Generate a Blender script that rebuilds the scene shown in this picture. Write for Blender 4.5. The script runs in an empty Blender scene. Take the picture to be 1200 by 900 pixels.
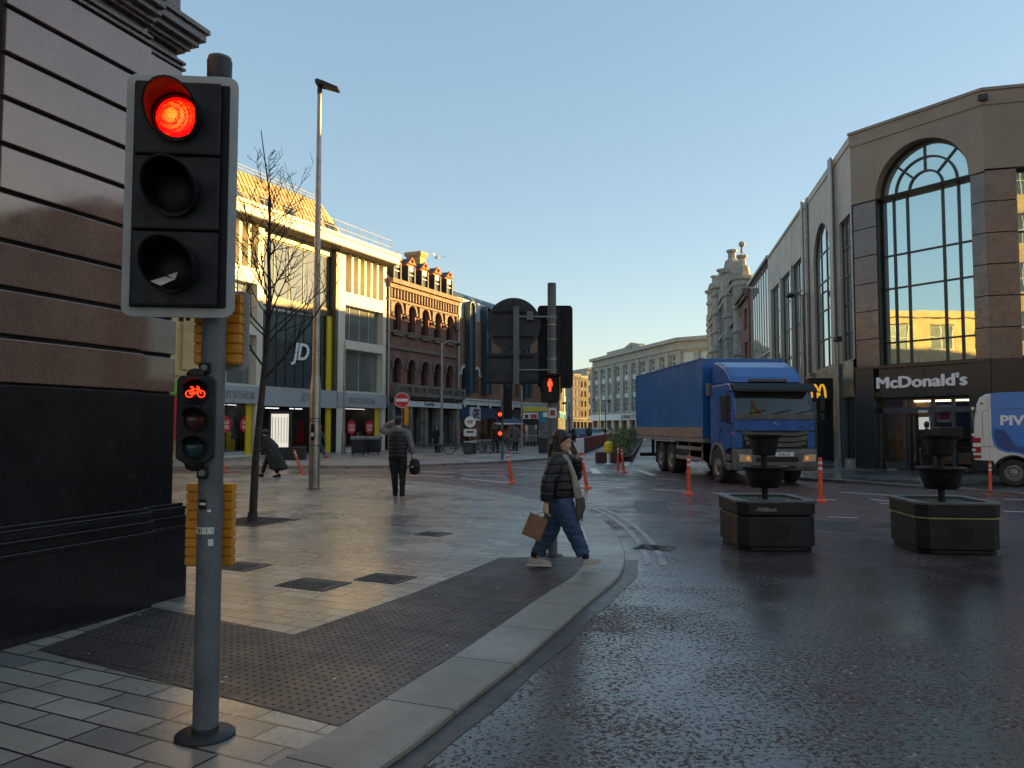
import bpy, bmesh, math, random
from mathutils import Vector, Matrix
R = math.radians
rnd = random.Random(7)
sc = bpy.context.scene
C = sc.collection
CAMH = 1.6
PITCH = math.atan(50/900)
SP, CP = math.sin(PITCH), math.cos(PITCH)
# ---------------------------------------------------------------- layout: photo pixel (1200x900) -> point in the place
def ray(px, py):
    u = (px-600)/900; v = (450-py)/900
    return Vector((u, CP-v*SP, SP+v*CP))
def G(px, py, z=0.0):
    d = ray(px, py); t = (z-CAMH)/d.z
    return Vector((d.x*t, d.y*t, z))
def PY(px, py, Y):
    d = ray(px, py); t = Y/d.y
    return Vector((d.x*t, Y, CAMH+d.z*t))
class Fac:
    """a facade line: x along it (left to right seen from the street), y into the building, z up"""
    def __init__(s, p, q):
        s.p = Vector((p[0], p[1])); d = Vector((q[0]-p[0], q[1]-p[1])); s.L = d.length; s.u = d/s.L
        s.n = Vector((-s.u.y, s.u.x))
        s.M = Matrix(((s.u.x, s.n.x, 0, p[0]), (s.u.y, s.n.y, 0, p[1]), (0, 0, 1, 0), (0, 0, 0, 1)))
    def t(s, px, py, yo=0):
        d = ray(px, py); p = s.p+s.n*yo
        # t*d = p + k*u
        det = d.x*(-s.u.y)+s.u.x*d.y
        t = (p.x*(-s.u.y)+s.u.x*p.y)/det
        return t, d
    def x(s, px, py=500, yo=0):
        t, d = s.t(px, py, yo)
        return (Vector((d.x*t, d.y*t))-s.p-s.n*yo).dot(s.u)
    def z(s, px, py, yo=0):
        t, d = s.t(px, py, yo)
        return CAMH+d.z*t
# ---------------------------------------------------------------- mesh builder
class MB:
    def __init__(s, M=None): s.v = []; s.f = []; s.m = []; s.M = M or Matrix()
    def add(s, vs, fs, m=0):
        b = len(s.v); s.v += [s.M @ Vector(v) for v in vs]
        s.f += [tuple(b+i for i in f) for f in fs]; s.m += [m]*len(fs); return s
    def box(s, x0, x1, y0, y1, z0, z1, m=0):
        return s.add([(x0,y0,z0),(x1,y0,z0),(x1,y1,z0),(x0,y1,z0),(x0,y0,z1),(x1,y0,z1),(x1,y1,z1),(x0,y1,z1)],
            [(0,3,2,1),(4,5,6,7),(0,1,5,4),(1,2,6,5),(2,3,7,6),(3,0,4,7)], m)
    def cbox(s, c, d, m=0):
        return s.box(c[0]-d[0]/2, c[0]+d[0]/2, c[1]-d[1]/2, c[1]+d[1]/2, c[2]-d[2]/2, c[2]+d[2]/2, m)
    def quad(s, a, b, c, d, m=0): return s.add([a,b,c,d], [(0,1,2,3)], m)
    def prism(s, pts, y0, y1, m=0):           # polygon in xz, along y
        n = len(pts)
        return s.add([(p[0],y0,p[1]) for p in pts]+[(p[0],y1,p[1]) for p in pts],
            [tuple(range(n)), tuple(range(2*n-1,n-1,-1))]+[(i,(i+1)%n,n+(i+1)%n,n+i) for i in range(n)], m)
    def prismz(s, pts, z0, z1, m=0):
        n = len(pts)
        return s.add([(p[0],p[1],z0) for p in pts]+[(p[0],p[1],z1) for p in pts],
            [tuple(range(n-1,-1,-1)), tuple(range(n,2*n))]+[(i,(i+1)%n,n+(i+1)%n,n+i) for i in range(n)], m)
    def prismx(s, pts, x0, x1, m=0):          # polygon in yz, along x
        n = len(pts)
        return s.add([(x0,p[0],p[1]) for p in pts]+[(x1,p[0],p[1]) for p in pts],
            [tuple(range(n)), tuple(range(2*n-1,n-1,-1))]+[(i,(i+1)%n,n+(i+1)%n,n+i) for i in range(n)], m)
    def cyl(s, p0, p1, r0, r1=None, n=12, m=0, caps=True):
        if r1 is None: r1 = r0
        p0 = Vector(p0); p1 = Vector(p1); d = (p1-p0)
        if d.length < 1e-9: return s
        d.normalize(); a = d.orthogonal().normalized(); b = d.cross(a)
        vs = []
        for p, r in ((p0,r0),(p1,r1)):
            for i in range(n):
                t = 2*math.pi*i/n; vs.append(p+(a*math.cos(t)+b*math.sin(t))*r)
        fs = [(i,(i+1)%n,n+(i+1)%n,n+i) for i in range(n)]
        if caps: fs += [tuple(range(n-1,-1,-1)), tuple(range(n,2*n))]
        return s.add(vs, fs, m)
    def tube(s, pts, r, n=8, m=0):
        for i in range(len(pts)-1): s.cyl(pts[i], pts[i+1], r, r, n, m)
        return s
    def ball(s, c, r, n=10, m=0, sc_=(1,1,1)):
        k = max(4, n//2+1); vs = []; fs = []
        for j in range(k+1):
            th = math.pi*j/k
            for i in range(n):
                ph = 2*math.pi*i/n
                vs.append((c[0]+r*sc_[0]*math.sin(th)*math.cos(ph), c[1]+r*sc_[1]*math.sin(th)*math.sin(ph), c[2]+r*sc_[2]*math.cos(th)))
        for j in range(k):
            for i in range(n):
                a, b = j*n+i, j*n+(i+1)%n
                if j == 0: fs.append((a, a+n, b+n))
                elif j == k-1: fs.append((a, a+n, b))
                else: fs.append((a, a+n, b+n, b))
        return s.add(vs, fs, m)
    def lathe(s, prof, c=(0,0,0), n=20, m=0, axis='z'):
        vs = []; fs = []
        for (r, h) in prof:
            for i in range(n):
                t = 2*math.pi*i/n; a, b = r*math.cos(t), r*math.sin(t)
                vs.append({'z':(c[0]+a,c[1]+b,c[2]+h),'y':(c[0]+a,c[1]+h,c[2]+b),'x':(c[0]+h,c[1]+a,c[2]+b)}[axis])
        for j in range(len(prof)-1):
            for i in range(n): fs.append((j*n+i, j*n+(i+1)%n, (j+1)*n+(i+1)%n, (j+1)*n+i))
        return s.add(vs, fs, m)
    def clusters(s, gap=.04):
        n = len(s.v); par = list(range(n))
        def fd(i):
            while par[i] != i: par[i] = par[par[i]]; i = par[i]
            return i
        for f in s.f:
            for i in f[1:]: par[fd(i)] = fd(f[0])
        bb = {}
        for i in range(n):
            r = fd(i); v = s.v[i]
            if r in bb: b = bb[r]; b[0] = [min(b[0][k], v[k]) for k in range(3)]; b[1] = [max(b[1][k], v[k]) for k in range(3)]
            else: bb[r] = [list(v), list(v)]
        ks = list(bb)
        for i in range(len(ks)):
            for j in range(i):
                a, b = bb[ks[i]], bb[ks[j]]
                if all(a[0][k] <= b[1][k]+gap and b[0][k] <= a[1][k]+gap for k in range(3)): par[fd(ks[i])] = fd(ks[j])
        out = {}
        for f, m in zip(s.f, s.m): out.setdefault(fd(f[0]), []).append((f, m))
        return list(out.values())
    def build(s, name, mats, parent=None, smooth=False, bevel=0, seg=2, nrm=True, angle=40):
        if parent is not None and name in SPLIT:
            cl = s.clusters()
            if len(cl) > 1:
                r = []
                for fs in cl:
                    q = MB(); mp = {}
                    for f, m in fs:
                        for i in f:
                            if i not in mp: mp[i] = len(q.v); q.v.append(s.v[i])
                        q.f.append(tuple(mp[i] for i in f)); q.m.append(m)
                    nm = name; SPLIT.discard(nm); r.append(q.build(nm, mats, parent, smooth, bevel, seg, nrm, angle)); SPLIT.add(nm)
                return r[0]
        if not isinstance(mats, (list, tuple)): mats = [mats]
        off = rootloc(parent)
        vw = s.v
        me = bpy.data.meshes.new(name)
        me.from_pydata([v-off for v in vw], [], s.f)
        for mt in mats: me.materials.append(M_(mt))
        me.polygons.foreach_set('material_index', s.m)
        me.update()
        bm = bmesh.new(); bm.from_mesh(me)
        bmesh.ops.remove_doubles(bm, verts=bm.verts, dist=1e-5)
        if nrm: bmesh.ops.recalc_face_normals(bm, faces=bm.faces)
        bm.normal_update()
        uv = bm.loops.layers.uv.new('UVMap')
        for f in bm.faces:
            n = f.normal
            if abs(n.z) > .75:
                for l in f.loops: l[uv].uv = (l.vert.co.x+off.x, l.vert.co.y+off.y)
            else:
                t = Vector((-n.y, n.x, 0)); t = t.normalized() if t.length > 1e-6 else Vector((1,0,0))
                for l in f.loops: l[uv].uv = ((l.vert.co+off).dot(t), l.vert.co.z+off.z)
            f.smooth = smooth
        bm.to_mesh(me); bm.free()
        if smooth: me.set_sharp_from_angle(angle=R(angle))
        o = bpy.data.objects.new(name, me); C.objects.link(o)
        if parent is not None: o.parent = parent
        if bevel:
            b = o.modifiers.new('b', 'BEVEL'); b.width = bevel; b.segments = seg; b.limit_method = 'ANGLE'; b.angle_limit = R(40)
        return o
def rootloc(o):
    v = Vector((0,0,0))
    while o is not None: v = v+o.location; o = o.parent
    return v
def tag(o, label=None, cat=None, group=None, kind=None):
    if label: o['label'] = label
    if cat: o['category'] = cat
    if group: o['group'] = group
    if kind: o['kind'] = kind
    return o
def thing(name, label, cat, loc=(0,0,0), group=None):
    o = bpy.data.objects.new(name, None); C.objects.link(o); o.location = loc; o.empty_display_size = .1
    return tag(o, label, cat, group)
def copy_tree(o, parent=None):
    c = o.copy(); C.objects.link(c)
    if parent is not None: c.parent = parent
    for ch in list(o.children): copy_tree(ch, c)
    return c
# ---------------------------------------------------------------- materials
MATS = {}
SPLIT = {'glazing_bar','cornice','pilaster','steel_column','side_pier','stone_mullions','stiffening_rail','stall_riser','pilasters','mounting_cap','bumper_intake','wiper','plate','cable_gland','tail_light','door_hinge','dark_cladding','joint','reveal','rear_window','transom','downpipe','side_guard','lower_panel','bracket'}
def M_(m): return m if not isinstance(m, str) else MATS[m]
def newmat(name):
    m = bpy.data.materials.new(name); m.use_nodes = True; nt = m.node_tree
    MATS[name] = m
    return m, nt, nt.nodes['Principled BSDF']
def N(nt, t, **kw):
    n = nt.nodes.new(t)
    for k, v in kw.items():
        if k in n.inputs: n.inputs[k].default_value = v
        else: setattr(n, k, v)
    return n
def ramp(nt, fac, stops):
    r = nt.nodes.new('ShaderNodeValToRGB'); e = r.color_ramp.elements
    while len(e) < len(stops): e.new(.5)
    for i, (p, c) in enumerate(stops):
        e[i].position = p; e[i].color = (c[0], c[1], c[2], 1) if not isinstance(c, (int, float)) else (c, c, c, 1)
    nt.links.new(fac, r.inputs[0]); return r.outputs[0]
def noise(nt, vec, scale, detail=4, rough=.55):
    n = N(nt, 'ShaderNodeTexNoise'); n.inputs['Scale'].default_value = scale; n.inputs['Detail'].default_value = detail; n.inputs['Roughness'].default_value = rough
    if vec is not None: nt.links.new(vec, n.inputs['Vector'])
    return n.outputs['Fac']
def mixc(nt, fac, a, b, mode='MIX'):
    n = nt.nodes.new('ShaderNodeMix'); n.data_type = 'RGBA'; n.blend_type = mode
    for s_, v in ((0, fac), (6, a), (7, b)):
        if isinstance(v, (int, float)): n.inputs[s_].default_value = v
        elif isinstance(v, (tuple, list)): n.inputs[s_].default_value = (v[0], v[1], v[2], 1)
        else: nt.links.new(v, n.inputs[s_])
    return n.outputs[2]
def math_(nt, op, a, b=None, c=None):
    n = nt.nodes.new('ShaderNodeMath'); n.operation = op
    for i, v in enumerate((a, b, c)):
        if v is None: continue
        if isinstance(v, (int, float)): n.inputs[i].default_value = v
        else: nt.links.new(v, n.inputs[i])
    return n.outputs[0]
def bump(nt, b, h, strength, dist=.01):
    n = N(nt, 'ShaderNodeBump'); n.inputs['Strength'].default_value = strength; n.inputs['Distance'].default_value = dist
    nt.links.new(h, n.inputs['Height']); nt.links.new(n.outputs[0], b.inputs['Normal']); return n
def texco(nt, kind='Object', rot=0, scale=(1,1,1)):
    t = nt.nodes.new('ShaderNodeTexCoord')
    if rot or scale != (1,1,1):
        m = nt.nodes.new('ShaderNodeMapping'); m.inputs['Rotation'].default_value = (0,0,rot); m.inputs['Scale'].default_value = scale
        nt.links.new(t.outputs[kind], m.inputs['Vector']); return m.outputs[0]
    return t.outputs[kind]
def sc3(c, k): return tuple(min(1, x*k) for x in c)
def mat(name, c, rough=.5, var=.25, scale=3, metal=0, bmp=0, bscale=60, spec=.5, fine=0, coat=0):
    """plain surface: base colour with broad and fine noise, roughness variation and bump"""
    m, nt, b = newmat(name); L = nt.links
    v = texco(nt)
    n1 = noise(nt, v, scale, 6, .6)
    colr = ramp(nt, n1, [(.3, sc3(c, 1-var)), (.7, sc3(c, 1+var))])
    if fine:
        n2 = noise(nt, v, fine, 2, .6)
        colr = mixc(nt, .55, colr, mixc(nt, 1, colr, ramp(nt, n2, [(.35, .35), (.65, 1.7)]), 'MULTIPLY'))
    L.new(colr, b.inputs['Base Color'])
    L.new(ramp(nt, noise(nt, v, scale*2.3, 5), [(.3, max(.02, rough*.8)), (.7, min(1, rough*1.2))]), b.inputs['Roughness'])
    b.inputs['Metallic'].default_value = metal; b.inputs['Specular IOR Level'].default_value = spec
    if coat: b.inputs['Coat Weight'].default_value = coat; b.inputs['Coat Roughness'].default_value = .06
    if bmp: bump(nt, b, noise(nt, v, bscale, 3), bmp, .01)
    return m
def emis(name, c, s, base=(.02,.02,.02)):
    m, nt, b = newmat(name); b.inputs['Base Color'].default_value = (*base, 1); b.inputs['Roughness'].default_value = .3
    b.inputs['Emission Color'].default_value = (*c, 1); b.inputs['Emission Strength'].default_value = s; return m
def brick(name, c1, c2, mortar, bw=.225, bh=.075, ms=.01, rough=.8, rot=0, kind='UV', bmp=.3, var=.35, patch=.8, rlo=None, rhi=None, fine=0, off=.5, squash=1, sf=2):
    m, nt, b = newmat(name); L = nt.links
    v = texco(nt, kind, rot)
    t = N(nt, 'ShaderNodeTexBrick'); t.inputs['Scale'].default_value = 1; t.inputs['Brick Width'].default_value = bw; t.inputs['Row Height'].default_value = bh
    t.inputs['Mortar Size'].default_value = ms; t.inputs['Mortar Smooth'].default_value = .2; t.inputs['Bias'].default_value = 0
    t.inputs['Color1'].default_value = (*c1,1); t.inputs['Color2'].default_value = (*c2,1); t.inputs['Mortar'].default_value = (*mortar,1)
    t.offset = off; t.squash = squash; t.squash_frequency = sf
    L.new(v, t.inputs['Vector'])
    n1 = noise(nt, v, patch, 6, .65)
    colr = mixc(nt, 1, t.outputs['Color'], ramp(nt, n1, [(.3, 1-var), (.7, 1+var*.6)]), 'MULTIPLY')
    if fine: colr = mixc(nt, 1, colr, ramp(nt, noise(nt, v, fine, 3, .7), [(.3, .6), (.7, 1.35)]), 'MULTIPLY')
    L.new(colr, b.inputs['Base Color'])
    if rlo is None: b.inputs['Roughness'].default_value = rough
    else:
        wet = noise(nt, v, .9, 5, .6)
        L.new(ramp(nt, wet, [(.38, rlo), (.68, rhi)]), b.inputs['Roughness'])
    h = math_(nt, 'SUBTRACT', math_(nt, 'MULTIPLY', noise(nt, v, 45, 4), .35), t.outputs['Fac'])
    bump(nt, b, h, bmp, .006)
    return m
def glassy(name, tint, refl=.25, rough=.02, wav=0, dark=None):
    """window pane that mirrors the sky over a dark room"""
    m, nt, b = newmat(name); L = nt.links
    b.inputs['Base Color'].default_value = (*tint,1); b.inputs['Metallic'].default_value = refl; b.inputs['Roughness'].default_value = rough
    b.inputs['Specular IOR Level'].default_value = .8
    if wav: bump(nt, b, noise(nt, texco(nt), .9, 2), wav, .03)
    return m
def clear(name, tint=(.8,.85,.85), f=.16):
    m, nt, b = newmat(name); L = nt.links; nt.nodes.remove(b)
    tr = N(nt, 'ShaderNodeBsdfTransparent'); tr.inputs[0].default_value = (*tint,1)
    gl = N(nt, 'ShaderNodeBsdfGlossy'); gl.inputs['Roughness'].default_value = .02; gl.inputs[0].default_value = (1,1,1,1)
    fr = N(nt, 'ShaderNodeFresnel'); fr.inputs[0].default_value = 1.55
    mx = N(nt, 'ShaderNodeMixShader'); L.new(math_(nt, 'ADD', fr.outputs[0], f-.04), mx.inputs[0]); L.new(tr.outputs[0], mx.inputs[1]); L.new(gl.outputs[0], mx.inputs[2])
    L.new(mx.outputs[0], nt.nodes['Material Output'].inputs[0]); return m
# stone, metal, paint
def polished(name, c, dots, rough, spec=.5, dscale=160, wav=.012, coat=0):
    m, nt, b = newmat(name); L = nt.links; v = texco(nt)
    vo = N(nt, 'ShaderNodeTexVoronoi'); vo.inputs['Scale'].default_value = dscale; L.new(v, vo.inputs['Vector'])
    sep = N(nt, 'ShaderNodeSeparateColor'); L.new(vo.outputs['Color'], sep.inputs[0])
    c0 = ramp(nt, sep.outputs[0], [(.0, sc3(c,.6)), (.45, c), (.8, dots)])
    c1 = mixc(nt, 1, c0, ramp(nt, noise(nt, v, 1.4, 6, .7), [(.3, .7), (.7, 1.25)]), 'MULTIPLY')
    L.new(c1, b.inputs['Base Color'])
    L.new(ramp(nt, noise(nt, v, 5, 6, .7), [(.35, rough*.7), (.7, rough*1.9)]), b.inputs['Roughness'])
    b.inputs['Specular IOR Level'].default_value = spec
    b.inputs['Coat Weight'].default_value = coat; b.inputs['Coat Roughness'].default_value = .05
    bump(nt, b, noise(nt, v, 1.6, 2), wav, .01); return m
polished('granite_brown', (.17,.088,.064), (.25,.15,.115), .07, 1.0, 260, coat=.8)
polished('granite_black', (.010,.010,.011), (.022,.022,.023), .16, .45, 260)
polished('granite_pilaster', (.115,.092,.088), (.18,.15,.14), .22, .7, 60)
mat('joint_dark', (.015,.013,.012), .8)
mat('pole_grey', (.11,.128,.145), .45, .28, 5, .0, .10, 90, .4)
mat('galv', (.28,.29,.30), .38, .2, 5, .6, .05, 40)
mat('lamp_steel', (.33,.31,.29), .33, .2, 3, .75, .04, 30)
mat('board_rim', (.34,.38,.40), .5, .14, 5, 0, .03, 30, .4)
mat('housing', (.008,.009,.011), .5, .5, 9, 0, .12, 200, .22)
mat('housing_worn', (.012,.013,.016), .5, .6, 7, 0, .12, 160, .28)
mat('sign_back', (.035,.042,.052), .55, .25, 4, 0, .03, 30, .3)
mat('yellow_cover', (.62,.25,.012), .38, .18, 7, 0, .05, 60)
mat('yellow', (.75,.55,.02), .4, .12, 5)
mat('orange', (.78,.09,.025), .45, .15, 9)
mat('white_reflect', (.7,.7,.68), .4, .1)
mat('white', (.72,.73,.72), .5, .1)
mat('white_board', (.62,.63,.62), .5, .12, 3)
mat('black_plastic', (.008,.009,.011), .45, .5, 8, 0, .12, 90, .35)
mat('planter_black', (.012,.014,.018), .5, .7, 2.2, 0, .25, 40, .35, fine=70)
mat('planter_top', (.085,.095,.105), .35, .3, 6, 0, .1, 60)
mat('rust_red', (.09,.032,.022), .6, .35, 3)
mat('red_panel', (.30,.035,.03), .55, .25, 3)
mat('soil', (.022,.015,.011), .95, .5, 20, 0, .8, 40)
mat('leaf', (.08,.14,.035), .6, .5, 14)
mat('leaf_pale', (.22,.24,.09), .6, .4, 14)
mat('leaf_dark', (.022,.04,.016), .6, .5, 14)
mat('bark', (.05,.042,.036), .85, .4, 8, 0, .8, 50)
mat('twig', (.03,.024,.02), .8, .3, 8)
mat('rubber', (.022,.022,.022), .75, .4, 12, 0, .15, 80)
mat('wheel_rim', (.22,.21,.20), .5, .35, 14, .5)
mat('iron', (.06,.056,.052), .5, .4, 30, .4, .7, 80)
mat('dark_grey', (.02,.022,.025), .5, .25, 4)
mat('mid_grey', (.13,.135,.14), .5, .2, 4)
mat('light_grey', (.34,.35,.36), .5, .12, 3)
# buildings
mat('render_cream', (.70,.66,.55), .6, .06, 2, 0, .04, 20)
mat('render_grey', (.36,.38,.40), .5, .08, 2)
mat('ivory_paint', (.66,.61,.50), .55, .1, 1.5)
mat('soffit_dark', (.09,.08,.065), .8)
mat('bronze_post', (.11,.085,.06), .45, .2, 3, .3)
mat('seam_metal', (.50,.35,.18), .45, .12, 2, .25)
mat('stone_trim', (.17,.125,.10), .8, .3, 3, 0, .3, 30)
mat('stone_dirty_shaded', (.17,.15,.135), .85, .4, 2, 0, .4, 20)  # dirty stone; its dark tone also replaces shade on two street-end walls
mat('stone_pale', (.30,.285,.255), .85, .32, 1.2, 0, .4, 12)
mat('stone_portland', (.36,.34,.29), .8, .2, .8, 0, .3, 8)
mat('terracotta', (.42,.13,.05), .75, .3, 4)
mat('slate', (.03,.034,.04), .55, .35, 5, 0, .3, 20)
mat('ochre_stone', (.38,.26,.12), .8, .25, 3)
mat('panel_beige', (.24,.19,.14), .5, .14, .5, 0, .05, 8)
mat('panel_beige_side', (.36,.32,.265), .5, .16, .6, 0, .05, 8)
mat('cladding', (.028,.032,.032), .33, .15, 1.2)
mat('cladding_light', (.07,.082,.084), .3, .15, 1.2)
mat('alu_pipe', (.35,.35,.35), .4, .1, 2, .5)
mat('dark_frame', (.016,.017,.018), .4)
mat('grey_frame', (.07,.075,.078), .4)
mat('blue_frame', (.03,.055,.08), .4)
mat('blue_tower', (.045,.075,.10), .4, .15, 2, .3)
mat('green_panel', (.05,.16,.12), .5)
mat('shop_blue', (.02,.05,.13), .45)
mat('purple', (.09,.02,.11), .45)
mat('lettering_blue', (.02,.07,.28), .4)
mat('teal', (.02,.17,.25), .5)
mat('lime', (.22,.42,.04), .5)
mat('sign_yellow', (.62,.50,.06), .5)
mat('sign_red', (.55,.02,.025), .45)
mat('letter_white', (.8,.8,.8), .35, .05)
mat('letter_steel', (.5,.51,.52), .3, .1, 4, .6)
mat('letter_green', (.015,.06,.045), .5)
mat('floor_tile', (.16,.14,.12), .3)
mat('interior', (.10,.09,.085), .8)
mat('interior_warm', (.26,.17,.09), .7)
mat('interior_dark', (.03,.03,.032), .8)
mat('plaster_beige', (.28,.22,.14), .75, .2, .8)
mat('gold_stone', (.55,.40,.19), .75, .25, .9, 0, .2, 6)
mat('white_cladding', (.42,.45,.47), .45, .12, 2)
brick('red_brick', (.27,.10,.065), (.18,.07,.048), (.20,.14,.11), var=.4)
brick('brown_brick', (.34,.16,.085), (.24,.11,.06), (.14,.10,.075), var=.3)
brick('ashlar', (.40,.37,.32), (.31,.29,.25), (.17,.15,.13), .8, .35, .014, .85, var=.45, patch=.5)
brick('ashlar_gold', (.50,.36,.19), (.42,.30,.15), (.2,.15,.1), .7, .33, .012, .8, var=.3)
glassy('glass_sky', (.50,.62,.62), .80, .015, .05)
glassy('glass_dark', (.10,.12,.13), .45, .03, .06)
glassy('glass_mid', (.25,.28,.27), .55, .03, .08)
glassy('glass_old', (.035,.04,.045), .25, .04, .15)
glassy('windscreen', (.05,.055,.055), .30, .02)
clear('shop_glass', f=.10)
clear('shop_glass_dark', (.75,.77,.77), .10)
# vehicle
mat('truck_blue', (.014,.105,.36), .3, .10, 1.2, 0, 0, coat=.5)
mat('truck_box_blue', (.014,.12,.36), .40, .14, .5, 0, .06, 2.2)
mat('truck_trim_tan', (.25,.19,.145), .6, .25, 2)
mat('truck_grey', (.10,.10,.10), .55, .3, 3, 0, .05, 60)
mat('road_dirt_grey', (.20,.18,.165), .8, .4, 3)
mat('van_white', (.66,.65,.62), .3, .12, 1.5, coat=.4)
mat('van_blue', (.03,.19,.60), .3, .06, 1.2, coat=.4)
mat('van_navy', (.02,.06,.24), .3, .06, 1.2, coat=.4)
mat('lamp_red_lens', (.32,.01,.015), .15, .1)
mat('chrome', (.6,.6,.6), .15, .05, 3, 1)
emis('headlamp_sheen', (1,.62,.35), .02, (.34,.25,.17))  # faint emission stands in for reflections in the headlight glass
emis('amber_lamp', (1,.35,.05), .12, (.5,.2,.04))
emis('bulb_warm', (1,.75,.42), 1.2)
emis('bulb_white', (1,.95,.85), .5)
emis('window_sun_glint', (1,.62,.25), .3)  # glowing panes imitate sun reflected in distant windows
emis('red_signal', (1,.035,.01), 8)
emis('red_signal_far', (1,.025,.006), 1.0)
emis('red_man', (1,.035,.006), 1.1)
emis('screen_lit', (.85,.80,.66), .22, (.3,.3,.3))
emis('kiosk_screen', (.75,.8,.75), .14, (.3,.3,.3))
emis('arch_gold', (1,.5,.03), .16, (.6,.35,.02))
# skin and cloth
mat('skin', (.58,.34,.25), .5, .08, 20)
mat('lips', (.36,.10,.09), .4)
mat('eye_white', (.6,.6,.6), .2); mat('eye_dark', (.012,.008,.006), .2)
mat('hair_dark', (.018,.012,.010), .45, .4, 30, 0, .15, 150)
mat('puffer_navy', (.009,.010,.016), .48, .3, 12, 0, .3, 90)
mat('denim', (.035,.07,.15), .8, .28, 9, 0, .3, 260)
mat('sneaker', (.42,.40,.37), .6, .15, 20)
mat('sneaker_grey', (.22,.22,.22), .6, .15, 20)
mat('sole', (.55,.54,.50), .6, .1)
mat('scarf', (.34,.31,.265), .9, .3, 8, 0, .8, 90)
mat('scarf_dark', (.10,.095,.085), .9, .3, 30, 0, .8, 90)
mat('kraft', (.22,.12,.07), .8, .12, 5)
mat('black_cloth', (.009,.010,.012), .8, .3, 20, 0, .3, 90)
mat('grey_cloth', (.19,.185,.185), .85, .2, 12, 0, .3, 90)
mat('coat_olive', (.02,.024,.02), .8, .3, 5, 0, .3, 60)
mat('red_shoe', (.5,.02,.02), .5)
mat('cloth_blue', (.04,.06,.12), .8); mat('cloth_tan', (.25,.18,.12), .8); mat('cloth_grey', (.07,.07,.075), .8)
mat('paper', (.5,.46,.42), .8)
mat('sticker_green', (.03,.25,.12), .6)
# led lens: a regular grid of bright dots, hotter towards the middle
def led(cx, cz):
    m, nt, b = newmat('led_red'); L = nt.links
    v = texco(nt)
    vo = N(nt, 'ShaderNodeTexVoronoi'); vo.inputs['Scale'].default_value = 150; vo.inputs['Randomness'].default_value = .35; L.new(v, vo.inputs['Vector'])
    dot = ramp(nt, vo.outputs['Distance'], [(.25, 1.0), (.60, 0.0)])
    sp = N(nt, 'ShaderNodeSeparateXYZ'); L.new(v, sp.inputs[0])
    dx = math_(nt, 'SUBTRACT', sp.outputs[0], cx); dz = math_(nt, 'SUBTRACT', sp.outputs[2], cz)
    d = math_(nt, 'SQRT', math_(nt, 'ADD', math_(nt, 'MULTIPLY', dx, dx), math_(nt, 'MULTIPLY', dz, dz)))
    core = math_(nt, 'ADD', ramp(nt, d, [(.02, 1.0), (.088, 0.0)]), math_(nt, 'MULTIPLY', math_(nt, 'SUBTRACT', noise(nt, v, 30, 3), .5), .7))
    hot = math_(nt, 'MULTIPLY', dot, core); hot.node.use_clamp = True
    L.new(mixc(nt, hot, (1,.001,.001), (1,.20,.012)), b.inputs['Emission Color'])
    L.new(math_(nt, 'ADD', math_(nt, 'MULTIPLY', dot, .9), .35), b.inputs['Emission Strength'])
    b.inputs['Base Color'].default_value = (.2,.01,.01,1)
EXPO = 2.0
# ---------------------------------------------------------------- ground
ZR = -0.035; ZF = 0.05
GRID = R(25.3)
def gum(nt, v, colr, amt=.55, scale=2.2, size=.035, c=(.62,.60,.57)):
    vo = N(nt, 'ShaderNodeTexVoronoi'); vo.inputs['Scale'].default_value = scale; nt.links.new(v, vo.inputs['Vector'])
    d = math_(nt, 'ADD', vo.outputs['Distance'], math_(nt, 'MULTIPLY', noise(nt, v, 40, 2), size*.8))
    k = math_(nt, 'MULTIPLY', math_(nt, 'LESS_THAN', d, size*1.5), amt)
    return mixc(nt, k, colr, c)
def paving(name, c1, c2, mortar, bw, bh, ms, rot, rlo, rhi, stain=.45, gums=2.2, bst=.5, spec=.9):
    m, nt, b = newmat(name); L = nt.links
    v = texco(nt, 'UV', rot)
    wob = N(nt, 'ShaderNodeTexNoise'); wob.inputs['Scale'].default_value = 1.2
    L.new(v, wob.inputs['Vector'])
    t = N(nt, 'ShaderNodeTexBrick'); t.inputs['Scale'].default_value = 1; t.inputs['Brick Width'].default_value = bw; t.inputs['Row Height'].default_value = bh
    t.inputs['Mortar Size'].default_value = ms; t.inputs['Mortar Smooth'].default_value = .12
    t.inputs['Color1'].default_value = (*c1,1); t.inputs['Color2'].default_value = (*c2,1); t.inputs['Mortar'].default_value = (*mortar,1)
    t.squash = 1.4; t.squash_frequency = 3; t.offset = .42
    L.new(v, t.inputs['Vector'])
    colr = mixc(nt, 1, t.outputs['Color'], ramp(nt, noise(nt, v, .55, 7, .7), [(.32, 1-stain), (.68, 1.3)]), 'MULTIPLY')
    colr = mixc(nt, 1, colr, ramp(nt, noise(nt, v, 130, 3, .8), [(.3, .62), (.7, 1.35)]), 'MULTIPLY')
    colr = gum(nt, v, colr, .75, gums*1.5, .045)
    L.new(colr, b.inputs['Base Color'])
    wet = noise(nt, v, .38, 7, .62)
    wet2 = noise(nt, v, 7, 4, .6)
    w = math_(nt, 'ADD', math_(nt, 'MULTIPLY', wet, .8), math_(nt, 'MULTIPLY', wet2, .2))
    L.new(ramp(nt, w, [(.40, rlo), (.60, rhi)]), b.inputs['Roughness'])
    b.inputs['Specular IOR Level'].default_value = spec
    h = math_(nt, 'SUBTRACT', math_(nt, 'ADD', math_(nt, 'MULTIPLY', noise(nt, v, 60, 4), .22), math_(nt, 'MULTIPLY', noise(nt, v, 2.1, 2), .45)), t.outputs['Fac'])
    bump(nt, b, h, bst, .006)
    return m
paving('paving_slab', (.39,.35,.29), (.20,.185,.165), (.012,.011,.010), .42, .205, .0085, GRID, .22, .40)
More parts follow.
